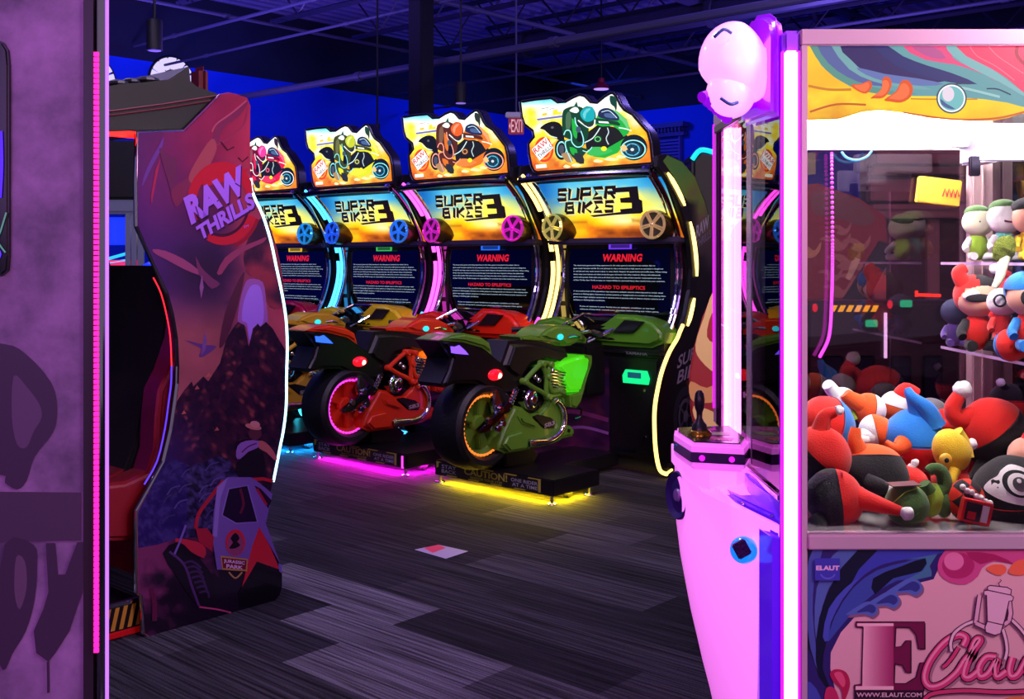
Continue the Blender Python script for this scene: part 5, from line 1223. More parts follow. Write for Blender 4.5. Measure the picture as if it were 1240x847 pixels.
# far left post and door leaf uprights
bm = B(); box(bm, XL-.004, XL+.03, 3.28, YF, .9, zTop-.05, .006); S('corner_post', sh(bm), FRM)
bm = B(); box(bm, XL-.008, XL-.003, YF-.02, YF-.01, .95, 1.85, .001); S('pillar_edge_light', sh(bm), MGL)
bm = B(); box(bm, XL-.002, XL+.008, 3.20, 3.265, .9, 1.82, .003); S('lit_pillar', sh(bm), PILL)
bm = B(); box(bm, XL-.006, XL+.012, 2.87, 2.93, .87, 1.83, .003); S('door_upright', sh(bm), mat('satin_aluminium', (220, 210, 225), .25, .7))
bm = B(); box(bm, XL-.012, XL+.012, YN+.05, YF-.05, 1.815, 1.84, .003); S('door_header', sh(bm), mat('header_dark', (60, 30, 70), .3, .4))
bm = B(); box(bm, XL-.014, XL+.012, YN+.05, YF-.05, .845, .862, .003); S('door_sill', sh(bm), CHROME)
# panes
GL = mat_glass('clear_glass'); GLB = mat_glass('tinted_back_glass', (205, 175, 190), 2.0)
for nm, q, m in (('side_glass', (xf, XR-.02, YN+.012, YN+.018, zG0, zG1), GL), ('door_glass', (XL-.004, XL+.002, YN+.05, YF-.05, .862, 1.815), GL), ('back_glass', (XL+.03, xc(1168, YF), YF-.02, YF-.014, zc(640, YF), zc(182, YF)), GLB), ('mirror_side', (XR-.03, XR-.024, YN+.05, YF-.04, zG0, zG1), GLB)):
    bm = B(); box(bm, *q); S(nm, sh(bm), m)
# white lit interior: ceiling box, back header, right column
WH = mat('white_enamel', (242, 240, 240), .4)
bm = B(); box(bm, XL+.02, XR-.03, YN+.03, YF-.02, zG1-.005, zTop-.01); S('ceiling_panel', sh(bm), WH)
bm = B(); box(bm, XL+.04, XR-.03, YF-.06, YF-.03, zc(184, YF), zG1-.01, .003); box(bm, XL+.035, XL+.11, YF-.06, YF-.03, zc(206, YF), zc(184, YF)); S('back_header', sh(bm), WH)
xa, xb = xc(1166, YF), xc(1202, YF)
bm = B(); box(bm, xa, xb, YF-.07, YF-.02, zc(640, YF), zG1-.01, .004); box(bm, xa+.03, xa+.036, YF-.075, YF-.07, zc(640, YF), zG1-.01); S('inner_column', sh(bm), mat('pale_aluminium', (225, 190, 190), .35, .4))
LS = led('white_led_strip', (255, 246, 250), 230)
bm = B(); box(bm, XL+.08, XR-.08, YN+.06, YN+.08, zG1-.03, zG1-.006); box(bm, XL+.08, XR-.08, YF-.13, YF-.11, zG1-.03, zG1-.006); S('ceiling_light', sh(bm), LS)
# crane gantry
bm = B(); box(bm, xc(1150, 3.0), XR-.04, 2.95, 3.0, zc(180, 3), zc(152, 3), .004); box(bm, xc(1165, 3), xc(1192, 3), 2.9, 3.02, zc(200, 3.0), zc(166, 3.0), .006); box(bm, xc(1185, 2.8), XR-.04, 2.78, 2.80, zc(196, 2.8), zc(160, 2.8), .004); tube(bm, [(XL+.1, 3.05, zG1-.04), (XR-.05, 3.05, zG1-.04)], .01, 8)
cr = S('crane_gantry', sh(bm), mat('gantry_white', (225, 222, 240), .3, .2), sm=True)
bm = B(); tube(bm, [(xc(1178, 2.96), 2.96, zc(205, 2.96)), (xc(1178, 2.96), 2.96, zc(166, 2.96))], .004, 8); box(bm, xc(1172, 2.9), xc(1184, 2.9), 2.88, 2.9, zc(214, 2.9), zc(190, 2.9), .003); obj('crane_bracket', sh(bm), DCHROME, cr)
# pink bead light hanging down the back pane
bm = B(); P3 = catmull([(xc(1006, YF-.04), YF-.05, zc(188, YF)), (xc(1007, YF-.04), YF-.05, zc(300, YF)), (xc(1006, YF-.04), YF-.05, zc(360, YF)), (xc(1003, YF-.04), YF-.05, zc(405, YF)), (xc(992, YF-.04), YF-.05, zc(430, YF))], 22)
for q in P3[::1]: ball(bm, q, .0058, 6, 4)
S('bead_light', sh(bm), led('pink_bead', (250, 60, 240), 1.6))
bm = B(); tube(bm, catmull([(xc(1012, YF), YF-.06, zc(186, YF)), (xc(1018, YF), YF-.06, zc(193, YF)), (xc(1030, YF), YF-.06, zc(196, YF)), (xc(1042, YF), YF-.06, zc(192, YF)), (xc(1048, YF), YF-.06, zc(185, YF))], 4), .004, 6); S('blue_arc_light', sh(bm), led('sky_arc', (90, 190, 255), 1.5))
# play field
bm = B(); box(bm, XL, XR, YN+.02, YF, zG0-.03, zG0-.002, .002); S('play_deck', sh(bm), mat('deck_metal', (200, 190, 190), .18, .6))
# printed glass banner
a = Art(lambda u, v: (xc(u)-cxo, YN+.0105-cyo, zc(v)), (0, -1, 0), .0003)
def T(L): return [(960+x/4.43, 40+y/4.43) for x, y in L]
base = T([(85, 65), (1290, 65), (1290, 430), (1240, 430), (1170, 452), (1080, 468), (960, 470), (860, 462), (740, 455), (600, 425), (480, 412), (380, 422), (250, 462), (85, 465)])
def bn(x, y):
    n = nz(x, y*2, .02, 4); c = ramp([(55, (245, 196, 40)), (100, (236, 176, 30)), (118, (246, 208, 40)), (145, (214, 130, 24))], y+n*20); 
    if x > 1080: c = lerp(c, (250, 220, 30), .6)
    return c
a.poly(base, None, fn=bn, cuts=44)
a.poly(T([(98, 66), (1290, 66), (1290, 400), (1240, 392), (1160, 370), (1040, 352), (940, 345), (820, 335), (650, 335), (560, 325), (430, 300), (320, 285), (240, 240), (160, 170)]), (96, 152, 160), 0)
for pts, c in (([(98, 66), (150, 66), (210, 150), (300, 230), (420, 280), (560, 310), (680, 322), (560, 330), (400, 312), (280, 262), (180, 190)], (86, 140, 130)), ([(140, 66), (215, 66), (290, 160), (420, 240), (560, 280), (420, 276), (300, 232), (200, 160)], (84, 96, 150)),
               ([(215, 66), (265, 66), (340, 160), (470, 225), (620, 262), (760, 300), (600, 290), (440, 256), (310, 190)], (110, 158, 164)), ([(262, 66), (450, 66), (560, 140), (700, 200), (850, 250), (700, 262), (520, 248), (400, 208), (320, 140)], (46, 36, 92)),
               ([(440, 66), (520, 66), (600, 120), (730, 170), (860, 210), (1000, 270), (860, 262), (700, 226), (560, 170)], (40, 44, 104)), ([(350, 180), (500, 215), (680, 240), (820, 270), (700, 280), (520, 260), (400, 220)], (96, 112, 170)), ([(600, 66), (830, 66), (870, 130), (960, 180), (1080, 240), (1180, 300), (1040, 220), (880, 165), (720, 140)], (224, 72, 124)),
               ([(880, 68), (1290, 68), (1290, 330), (1230, 300), (1160, 240), (1060, 180), (950, 135)], (232, 58, 100)), ([(830, 66), (885, 66), (940, 120), (1080, 190), (1190, 270), (1290, 350), (1240, 330), (1120, 260), (960, 180), (870, 120)], (120, 172, 178)), ([(650, 66), (760, 66), (830, 130), (760, 130), (690, 100)], (180, 80, 140))): a.poly(T(pts), c, 2)
for pts, w_, c in (([(960, 68), (1000, 120), (1100, 175), (1200, 250)], 1.0, (244, 120, 140)), ([(1060, 68), (1110, 120), (1190, 175), (1290, 240)], 1.0, (244, 120, 140)), ([(1215, 66), (1212, 110), (1240, 150), (1290, 180)], 4, (180, 30, 60)), ([(830, 290), (880, 270), (950, 268)], 1.6, (34, 60, 84)), ([(1050, 295), (1110, 298), (1180, 328)], 1.6, (30, 44, 74)), ([(98, 420), (240, 380), (400, 382)], 2.5, (190, 90, 30)), ([(90, 280), (200, 300), (320, 300)], 3, (200, 120, 26)), ([(640, 350), (760, 352), (1000, 352)], 1.5, (200, 120, 20)), ([(600, 425), (860, 460), (1100, 455), (1290, 410)], 2.5, (206, 96, 40)), ([(860, 280), (960, 300), (1120, 340)], 3, (150, 190, 190))): a.stroke(T(pts), w_, c)
for pts in ([(318, 275), (370, 270), (420, 252), (432, 285), (400, 322), (350, 305)], [(425, 345), (480, 300), (490, 240), (520, 232), (538, 262), (525, 310), (490, 345), (445, 348)], [(498, 355), (560, 310), (590, 255), (625, 250), (652, 290), (640, 340), (590, 370), (530, 365)]):
    a.poly(T(pts), (216, 84, 30), 3); cx_ = sum(p[0] for p in pts)/len(pts); cy_ = sum(p[1] for p in pts)/len(pts); a.poly(T([(cx_+(x-cx_)*.72, cy_+(y-cy_)*.72) for x, y in pts]), (236, 110, 60), 3)
for r, c in ((82, (56, 72, 96)), (74, (245, 245, 245)), (66, (110, 180, 184))): a.ell(960+860/4.43, 40+348/4.43, r/4.43, r/4.43, c)
a.ell(960+842/4.43, 40+325/4.43, 32/4.43, 40/4.43, (222, 206, 222)); a.poly(T([(800, 350), (830, 375), (880, 405), (840, 402), (806, 380)]), (70, 90, 140), 2)
a.build('printed_banner', mat_print('banner_print', .25, emit=1.15), cw)
# lower art panel
bm = B(); box(bm, xf, XR-.02, YN+.004, YN+.02, .06, zR); lp = S('lower_panel', sh(bm), mat('panel_pink_white', (214, 140, 160), .35))
a = Art(lambda u, v: (xc(u)-cxo, YN+.003-cyo, zc(v)), (0, -1, 0), .0003)
def T(L): return [(960+x/4.093, 640+y/4.093) for x, y in L]
a.poly(T([(45, 103), (1300, 103), (1300, 1500), (45, 1500)]), (206, 140, 158))
a.poly(T([(45, 103), (760, 103), (740, 170), (700, 255), (560, 290), (430, 340), (320, 430), (240, 520), (190, 620), (188, 700), (210, 800), (200, 1100), (45, 1100)]), (40, 26, 92), 0)
for pts, c in (([(45, 103), (140, 103), (80, 250), (70, 450), (110, 650), (130, 740), (80, 600), (45, 640)], (14, 12, 36)), ([(100, 110), (150, 110), (110, 250), (100, 420), (120, 620), (135, 730), (90, 600), (66, 400), (70, 220)], (62, 70, 140)), ([(240, 103), (420, 103), (280, 180), (180, 300), (130, 480), (130, 640), (110, 480), (120, 300), (170, 190)], (70, 84, 148)), ([(330, 103), (560, 103), (360, 220), (230, 380), (170, 560), (150, 700), (190, 800), (130, 740), (116, 560), (170, 330)], (14, 14, 40)),
               ([(300, 300), (420, 210), (560, 170), (690, 128), (650, 240), (520, 262), (400, 330), (290, 430), (200, 540), (172, 560), (210, 440)], (52, 62, 142)), ([(400, 250), (540, 190), (660, 150), (640, 215), (500, 250), (410, 330)], (12, 12, 38)), ([(560, 160), (695, 125), (720, 128), (680, 190), (690, 240), (560, 260), (650, 210), (660, 150)], (60, 96, 134)), ([(430, 103), (760, 103), (740, 125), (600, 150), (450, 180), (360, 230), (280, 300)], (52, 52, 150)), ([(60, 760), (120, 800), (150, 900), (60, 900)], (60, 60, 150)), ([(150, 540), (180, 400), (260, 300), (330, 250), (250, 350), (190, 470), (176, 560)], (62, 66, 158))): a.poly(T(pts), c, 2)
for cx_, cy_, r in ((600, 290, 42), (490, 355, 40), (385, 400, 36)):
    L_ = [(cx_-r*3.4, cy_+r*.9), (cx_-r*1.6, cy_-r*.4), (cx_-r*.3, cy_-r), (cx_+r*.8, cy_-r*.5), (cx_+r, cy_+r*.4), (cx_+r*.2, cy_+r*1.1), (cx_-r*.9, cy_+r*.7)]
    a.poly(T([(x+10, y+12) for x, y in L_]), (120, 76, 110), 3); a.poly(T(L_), (74, 86, 162), 3); a.poly(T([(cx_+(x-cx_)*.6+6, cy_+(y-cy_)*.6) for x, y in L_]), (44, 44, 116), 3)
a.poly(T([(720, 180), (750, 120), (830, 100), (1300, 100), (1300, 200), (1100, 180), (1000, 165), (940, 200), (920, 240), (860, 280), (780, 270), (730, 230)]), (186, 60, 120), 2); a.poly(T([(740, 180), (780, 130), (850, 125), (900, 170), (890, 220), (840, 250), (770, 240)]), (160, 30, 90), 3); a.ell(960+800/4.093, 640+165/4.093, 12, 11, (206, 96, 146)); a.poly(T([(860, 120), (1000, 130), (1100, 180), (1000, 160), (930, 180)]), (150, 24, 80), 2)
for pts in ([(960, 200), (1000, 180), (1050, 185), (1060, 215), (1030, 235), (990, 225)], [(1070, 220), (1100, 170), (1150, 155), (1200, 180), (1180, 220), (1120, 235)]): a.poly(T(pts), (216, 84, 66), 3)
for pts, c in (([(185, 720), (215, 700), (265, 715), (285, 770), (270, 830), (250, 860), (240, 800), (200, 760)], (166, 24, 70)), ([(165, 800), (200, 790), (225, 830), (235, 900), (160, 900)], (176, 34, 84)), ([(205, 722), (240, 715), (262, 760), (250, 790), (225, 760)], (206, 70, 110))): a.poly(T(pts), c, 3)
# E
E1 = [(312, 466), (654, 466), (654, 598), (625, 598), (612, 530), (580, 492), (510, 490), (505, 590), (540, 588), (560, 560), (585, 556), (585, 716), (560, 714), (545, 680), (505, 672), (502, 770), (560, 772), (612, 740), (632, 668), (654, 665), (648, 806), (306, 806), (306, 780), (342, 772), (350, 492), (312, 490)]
a.poly(T([(x+5, y+5) for x, y in E1]), (40, 12, 34))
for t_, c in ((0, (66, 14, 48)),): a.stroke(T(E1), 1.6, c, 0, True)
a.poly(T(E1), (104, 16, 62)); a.poly(T([(350, 480), (500, 480), (500, 795), (345, 795)]), None, fn=lambda x, y: lerp((222, 150, 172), (150, 36, 90), (x-1045)/37), cuts=10); a.poly(T([(320, 472), (500, 472), (500, 486), (320, 486)]), (226, 160, 180)); a.poly(T([(312, 784), (500, 784), (500, 802), (312, 802)]), (226, 160, 180))
a.stroke(T(E1), 1.0, (50, 10, 40), 0, True); a.poly(T([(305, 808), (650, 808), (650, 848), (305, 848)]), (44, 12, 38)); a.text('WWW.ELAUT.COM', T([(316, 838), (640, 838), (640, 816), (316, 816)]), (206, 150, 176), .02)
# script word: stroke under stroke
WORD = [[(845, 585), (860, 545), (820, 530), (750, 570), (680, 660), (655, 740), (680, 785), (740, 775), (810, 720), (850, 660)], [(850, 660), (900, 600), (930, 555), (905, 560), (868, 660), (850, 730), (880, 740), (930, 700)], [(1010, 640), (960, 640), (925, 690), (930, 735), (970, 720), (1015, 650), (1005, 700), (1015, 738), (1060, 710)], [(1090, 640), (1075, 700), (1085, 735), (1120, 720), (1165, 640), (1160, 700), (1175, 738), (1215, 700)], [(1215, 640), (1210, 710), (1230, 735), (1270, 690), (1300, 620)]]
for w_, c, dx in ((12, (150, 96, 120), 2.5), (11, (44, 12, 36), 0), (8.5, (196, 50, 106), 0), (3, (226, 120, 160), -1)):
    for L_ in WORD: a.stroke([(x+dx, y+dx*.7) for x, y in T(L_)], w_, c, 5)
for w_, c in ((6.5, (44, 12, 36)), (4, (196, 50, 106))): a.stroke(T([(742, 688), (760, 676), (790, 640), (822, 590)]), w_, c, 5)
for w_, c in ((7, (44, 12, 36)), (4.5, (190, 50, 100))): a.stroke(T([(650, 850), (700, 818), (850, 805), (1050, 812), (1300, 800)]), w_, c)
a.poly(T([(1040, 850), (1090, 836), (1150, 836), (1180, 850)]), (206, 100, 60), 2)
# plain claw drawing
LN = (70, 24, 60)
for L_ in ([(900, 460), (850, 480), (800, 520), (782, 570), (786, 610)], [(1080, 450), (1130, 500), (1170, 560), (1180, 600)], [(1040, 500), (1056, 560), (1060, 610), (1050, 650)]):
    a.stroke(T(L_), 5.5, LN); a.stroke(T(L_), 3.2, (214, 160, 184))
for L_ in ([(925, 330), (915, 400), (905, 470)], [(1070, 350), (1078, 420), (1070, 460)], [(905, 470), (950, 490), (960, 500)], [(1070, 460), (1040, 480)]):
    a.stroke(T(L_), 7, LN, 0); a.stroke(T(L_), 4.4, (204, 140, 170), 0)
a.poly(T([(962, 290), (975, 282), (1060, 292), (1082, 304), (1078, 330), (1092, 340), (1088, 358), (1070, 360), (1050, 450), (1040, 480), (1028, 520), (1000, 530), (955, 515), (950, 490), (962, 460), (958, 330), (945, 330), (945, 310), (965, 306)]), (208, 150, 178)); a.stroke(T([(962, 290), (975, 282), (1060, 292), (1082, 304), (1078, 330), (1092, 340), (1088, 358), (1070, 360), (1050, 450), (1040, 480), (1028, 520), (1000, 530), (955, 515), (950, 490), (962, 460), (958, 330), (945, 330), (945, 310), (965, 306)]), 1.4, LN, 0, True)
for L_ in ([(965, 306), (1078, 330)], [(962, 460), (1050, 480)], [(1024, 288), (1018, 272), (1032, 258), (1024, 252)]): a.stroke(T(L_), 1.2, LN, 0)
# maker plate
a.poly(T([(108, 148), (232, 148), (232, 258), (108, 258)]), (54, 48, 150)); a.text('ELAUT', T([(114, 208), (230, 208), (230, 184), (114, 184)]), (206, 150, 190), .05); a.ring(960+172/4.093, 640+215/4.093, 10, 9, 2, (90, 80, 180), 0, 20, 160)
obj('panel_artwork', a.bm, PRINT, lp, smooth=None)
# ---- moulded body on the player's side
BODYM = mat('pink_body_painted_glow', (250, 190, 235), .3, emit=(255, 125, 248), es=.95, coat=.4)  # even pink glow in the material stands in for LED light on the plastic
VIO = mat('violet_moulding', (110, 40, 230), .25, emit=(60, 0, 210), es=.6, coat=.5)  # glow put into the moulding to throw violet light on the floor
# horizontal sections, bottom to top: points from the far edge round to the near edge
def sec(z, b, yfar=3.28):      # b = how far the belly bulges out to the left at the far side
    return [(XL+.02, yfar, z), (XL-b*.82, yfar-.01, z), (XL-b*.97, yfar-.06, z), (XL-b, yfar-.14, z), (XL-b*.92, yfar-.24, z), (XL-b*.78, yfar-.34, z), (XL-b*.58, yfar-.46, z), (XL-b*.36, yfar-.57, z), (XL-b*.16, yfar-.68, z), (XL-.006, yfar-.75, z)]
bm = B(); rows = [sec(*q) for q in ((.0, .02), (.07, .038), (.135, .053), (.22, .076), (.3, .095), (.37, .112), (.44, .126), (.54, .145), (.635, .157), (.75, .162), (.85, .162))]
V = [[bm.verts.new((p[0], p[1], min(p[2], .785) if k >= 5 else p[2])) for k, p in enumerate(r)] for r in rows]
for a_, b_ in zip(V, V[1:]):
    for k in range(len(a_)-1): bm.faces.new((a_[k], b_[k], b_[k+1], a_[k+1]))
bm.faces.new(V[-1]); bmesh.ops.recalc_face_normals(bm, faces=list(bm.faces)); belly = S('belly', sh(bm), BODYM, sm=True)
# control shelf
dk = [(.456, 3.02), (.47, 3.10), (.64, 3.14), (.64, 2.90), (.605, 2.80), (.475, 2.84)]
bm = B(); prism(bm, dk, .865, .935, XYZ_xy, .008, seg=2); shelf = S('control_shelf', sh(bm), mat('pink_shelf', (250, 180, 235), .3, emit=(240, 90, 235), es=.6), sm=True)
def D(L): return [(x-cxo, y-cyo) for x, y in L]
bm = B(); prism(bm, D([(.453, 3.01), (.467, 3.105), (.64, 3.143), (.64, 2.895), (.607, 2.796), (.472, 2.836)]), .885, .912, XYZ_xy, .001); obj('dark_band', bm, mat('band_violet', (50, 14, 70), .25), shelf)
bm = B(); prism(bm, D([(.468, 3.02), (.48, 3.09), (.63, 3.12), (.63, 2.91), (.6, 2.82), (.484, 2.852)]), .935, .938, XYZ_xy); obj('control_plate', bm, mat('plate_black', (16, 14, 24), .2), shelf)
a = Art(lambda x, y: (x-cxo, y-cyo, .9385), (0, 0, 1)); a.poly([(.53, 2.88), (.585, 2.86), (.6, 2.9), (.54, 2.92)], (200, 70, 60)); a.poly([(.55, 2.95), (.6, 2.95), (.61, 3.0), (.56, 3.0)], (150, 190, 90)); a.poly([(.54, 3.03), (.58, 3.03), (.58, 3.06), (.54, 3.06)], (220, 60, 120)); a.text('PLAY', ((.54, 2.87), (.585, 2.855), (.59, 2.87), (.545, 2.885)), (240, 230, 210)); obj('control_print', a.bm, PRINT, shelf, smooth=None)
jx, jy = .517, 2.96
jm = Matrix.Translation((jx-cxo, jy-cyo, 0))
bm = B(); lathe(bm, [(0, .952), (.026, .952), (.032, .945), (.033, .938)], 24, jm); obj('joystick_collar', bm, mat('gold_collar', (150, 120, 30), .25, .8), shelf, smooth='auto')
bm = B(); lathe(bm, [(.022, .952), (.02, .966), (.012, .975), (.008, .985), (.0085, 1.0), (.013, 1.012), (.0145, 1.035), (.012, 1.052), (.006, 1.060), (0, 1.061)], 20, jm @ Matrix.Rotation(0, 4, 'X')); js = obj('joystick', bm, BLACK, shelf, smooth='auto')
for x, y in ((.50, 2.79+.025), (.575, 2.797)): bm = B(); lathe(bm, [(0, .012), (.006, .012), (.008, 0)], 12, AX((-.2, -1, 0), (x-cxo, y+.01-cyo, .898))); obj('screw_cap', bm, MGL, shelf)
# shelf neck
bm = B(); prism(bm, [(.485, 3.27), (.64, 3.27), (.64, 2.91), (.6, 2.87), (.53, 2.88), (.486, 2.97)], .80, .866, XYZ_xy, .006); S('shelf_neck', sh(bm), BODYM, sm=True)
# violet prize-door ledge curving to the near post
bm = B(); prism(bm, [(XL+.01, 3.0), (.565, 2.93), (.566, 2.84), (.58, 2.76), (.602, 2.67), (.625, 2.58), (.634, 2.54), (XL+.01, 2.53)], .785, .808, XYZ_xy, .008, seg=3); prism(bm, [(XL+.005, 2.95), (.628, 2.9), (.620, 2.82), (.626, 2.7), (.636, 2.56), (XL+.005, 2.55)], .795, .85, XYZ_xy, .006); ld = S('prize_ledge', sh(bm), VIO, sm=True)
for x, y in ((.585, 2.72), (.60, 2.86), (.628, 2.585)): bm = B(); ball(bm, (x-cxo, y-cyo, .803), (.006, .006, .004), 10, 6); obj('ledge_screw', bm, CHROME, ld)
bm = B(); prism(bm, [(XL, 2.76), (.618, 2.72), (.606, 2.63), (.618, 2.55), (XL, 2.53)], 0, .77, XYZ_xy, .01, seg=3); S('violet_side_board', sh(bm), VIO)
# clear prize box behind the door glass
bm = B(); 
for q in ((XL+.02, XL+.16, 2.62, 2.624, .82, .9), (XL+.02, XL+.16, 2.9, 2.904, .82, .9), (XL+.16, XL+.164, 2.62, 2.9, .82, .9)): box(bm, *q)
S('clear_prize_chute', sh(bm), mat_glass('acrylic', (245, 235, 255), 1.6))
# speaker on the belly
M = AX((-1, -.32, .05), (XL-.158-cxo, 3.125-cyo, .735)); bm = B(); lathe(bm, [(0, .004), (.03, .006), (.05, .002), (.06, .008), (.066, .012), (.07, .006), (.07, -.01)], 28, M); S('speaker', bm, mat('speaker_violet', (40, 16, 90), .4), sm=True)
bm = B(); lathe(bm, [(0, .014), (.016, .012), (.02, .006)], 18, M); S('speaker_cone', bm, mat('cone_grey', (120, 90, 150), .3), sm=True)
# big round button and coin plate
M = AX((-.55, -1, .25), (.578-cxo, 2.665-cyo, .70)); bm = B(); lathe(bm, [(.032, -.01), (.034, .015), (.028, .026), (.015, .032), (0, .033)], 24, M); S('round_button', bm, mat('button_blue', (30, 90, 255), .15, emit=(10, 120, 255), es=1.3, coat=1), sm=True)
bm = B(); box(bm, -.018, .018, -.004, .01, -.02, .02, .003, M=Matrix.Translation((.562-cxo, 2.625-cyo, .712)) @ Matrix.Rotation(-.5, 4, 'Y')); S('button_plate', bm, mat('plate_sparkle', (60, 20, 70), .3, .5, bump=.8, bscale=300))
bm = B(); box(bm, .612-cxo, .635-cxo, 2.60-cyo, 2.615-cyo, .45, .60, .003); S('coin_plate', bm, mat('coin_plate_pink', (240, 140, 210), .3, emit=(200, 60, 200), es=.25))
# ---- lamp head at the top corner
LMP = mat('lamp_pink', (255, 190, 245), .25, emit=(255, 160, 250), es=1.3, coat=.6); LV = mat('lamp_violet', (150, 30, 220), .25, emit=(150, 0, 225), es=.7, coat=.5)
bm = B(); ball(bm, (.540-cxo, 2.62-cyo, zc(76, 2.62)), (.084, .085, .100), 36, 22)
for v in bm.verts:
    q = v.co.z-zc(76, 2.62)
    if q < -.02: v.co.x += (q+.02)*-.42; 
    if q > .03 and v.co.x > .56-cxo: v.co.z -= (v.co.x+cxo-.56)*.25
lamp_o = S('lamp_head', bm, LMP, sm=True)
bm = B(); prism(bm, [(-.13, -.17), (-.135, .02), (-.11, .065), (-.05, .09), (.08, .115), (.18, .10), (.22, .05), (.22, -.15)], .0, .03, lambda u, v, w_: (.612-cxo+w_, 2.66-cyo+u, zc(66, 2.66)+v), .014, seg=3); S('lamp_back_plate', bm, LV, sm=True)
bm = B()
for k in range(6): tube(bm, [(.46-cxo+.012*k, 2.60-cyo, zc(118+k*5, 2.6)), (.53-cxo, 2.66-cyo, zc(104+k*6, 2.6)), (.62-cxo, 2.70-cyo, zc(84+k*7, 2.65))], .014, 10)
S('lamp_shoulder', bm, LV, sm=True)
bm = B(); ball(bm, (.532-cxo, 2.61-cyo, zc(112, 2.6)), (.06, .06, .062), 24, 16); S('lamp_nose', bm, LMP, sm=True)
for (px, py, sg) in ((875, 40, 1), (883, 124, -1)):
    bm = B(); c_ = Vector((xc(px, 2.54)-cxo, 2.54-cyo, zc(py, 2.54))); tube(bm, catmull([c_+Vector((-.02, .0, -.01*sg)), c_+Vector((0, -.012, .006*sg)), c_+Vector((.02, 0, .0))], 4), .004, 6); S('lamp_vent', bm, mat('vent_blue', (60, 90, 160), .3))
# white boxes seen through the door glass
bm = B(); box(bm, XL+.05, XL+.13, 3.28, 3.34, 1.62, 1.80, .004); box(bm, XL+.03, XL+.10, 3.0, 3.01, 1.58, 1.72, .002); S('instruction_card', sh(bm), WH)

# ------------------------------------------------------------ plush toys
RED, BLK, WHT, BLU = mat('plush_red', (222, 24, 12), .9, sheen=.2, bump=.25, bscale=250), mat('plush_black', (12, 11, 15), .95, sheen=.08, bump=.25, bscale=250), mat('plush_white', (240, 236, 232), .9, sheen=.4, bump=.25, bscale=250), mat('plush_blue', (20, 120, 205), .9, sheen=.2, bump=.25, bscale=250)
ORG, GRN, LIM, YEL = mat('plush_orange', (238, 92, 26), .9, sheen=.15, bump=.25, bscale=250), mat('plush_green', (62, 100, 38), .9, sheen=.15, bump=.25, bscale=250), mat('plush_lime', (150, 190, 50), .9, sheen=.15, bump=.25, bscale=250), mat('plush_yellow', (246, 204, 40), .9, sheen=.15, bump=.25, bscale=250)
SKN, TEA, PUR, GRY = mat('plush_peach', (236, 170, 140), .9, sheen=.4), mat('plush_teal', (90, 180, 170), .9, sheen=.4, bump=.25, bscale=250), mat('plush_purple', (80, 50, 130), .9, sheen=.4), mat('plush_grey', (110, 108, 112), .9, sheen=.4)
def P(px, py, Y): return W(px, py, Y)
def halfball(c, r, n, ca, cb, par, name='body', off=0.0, sq=(1, 1, 1)):
    """round stuffed body in two colours, seam plane with normal n"""
    n = Vector(n).normalized(); bm = B(); M = AX(n, c) @ Matrix.Diagonal((sq[0], sq[1], sq[2], 1))
    m = 22; prof = [(r*math.sin(PI*i/m), -r*math.cos(PI*i/m)) for i in range(m+1)]
    lathe(bm, prof, 32, M)
    for f in bm.faces:
        f.material_index = 0 if (f.calc_center_median()-Vector(c)).dot(n) > off*r else 1
    for v in bm.verts: v.co += (v.co-Vector(c))*noise.noise(v.co*14)*.07
    o = obj(name, bm, [ca, cb], par, smooth=True); 
    bm = B(); k = 40; rr = r*math.sqrt(max(.05, 1-off*off))*1.002
    tube(bm, [M @ Vector((rr*math.cos(2*PI*i/k), rr*math.sin(2*PI*i/k), off*r)) for i in range(k)], r*.012, 5, closed=True)
    obj('seam', bm, BLK if ca is not BLK else RED, o, smooth=True); return o
def horn(pts, r0, r1, m, par, pom=None, pm=None, name='horn'):
    P3 = catmull(pts, 5); n = len(P3); bm = B(); tube(bm, P3, [r0+(r1-r0)*(i/(n-1))**.8 for i in range(n)], 16); o = obj(name, bm, m, par, smooth=True)
    if pom:
        bm = B(); ball(bm, P3[-1]+(P3[-1]-P3[-2]).normalized()*pom*.7, pom, 18, 12)
        for v in bm.verts: v.co += (v.co-P3[-1]).normalized()*noise.noise(v.co*90)*.004
        obj('pompom', bm, pm or WHT, o, smooth=True)
    return o
def plush(name, label, px, py, Y, group=None, cat='plush toy'):
    c = P(px, py, Y); e = empty(name, (c.x, c.y, c.z)); tag(e, label, cat, group); return e, Vector((0, 0, 0)), Y/F
# each toy: pixel scale k turns picture sizes into metres at its own distance
def ballplush(label, px, py, Y, R_, n, ca, cb, off=0, horns=(), sq=(1, 1, 1), name='jester_ball_plush'):
    e, o, k = plush(name, label, px, py, Y); b = halfball(o, R_*k, n, ca, cb, e, off=off, sq=sq)
    for h in horns:
        pts, r0, r1, m, pom = h[:5]; horn([Vector((x*k, d*k, -y*k)) for x, y, d in pts], r0*k, r1*k, m, b, pom*k if pom else None)
    return e, b, k
G_ = 'plush toys piled in the claw machine'
ballplush('black and red ball plush at front left, long red horn pointing right', 1010, 603, 2.66, 35, (1, -.15, .1), RED, BLK, .1, [([(25, -2, -14), (46, 2, -34), (64, 5, -52)], 15, 5, RED, 8), ([(-28, 20, -18), (-24, 30, -28), (-30, 42, -30)], 10, 8, BLK, 6)])
ballplush('red plush with black flank and stubby white-tipped horn against the left post', 994, 552, 2.78, 36, (.75, -.3, .9), RED, BLK, -.05, [([(-2, -30, -4), (4, -48, -4), (16, -54, -6)], 12, 6, RED, 6)])
ballplush('round beach-ball plush with red and blue panels at upper left of the pile', 1000, 515, 3.0, 35, (-.8, -.3, .3), RED, BLU, .05, [([(22, 8, -20), (34, 14, -24), (44, 14, -24)], 9, 4, WHT, None)], name='panelled_ball_plush')
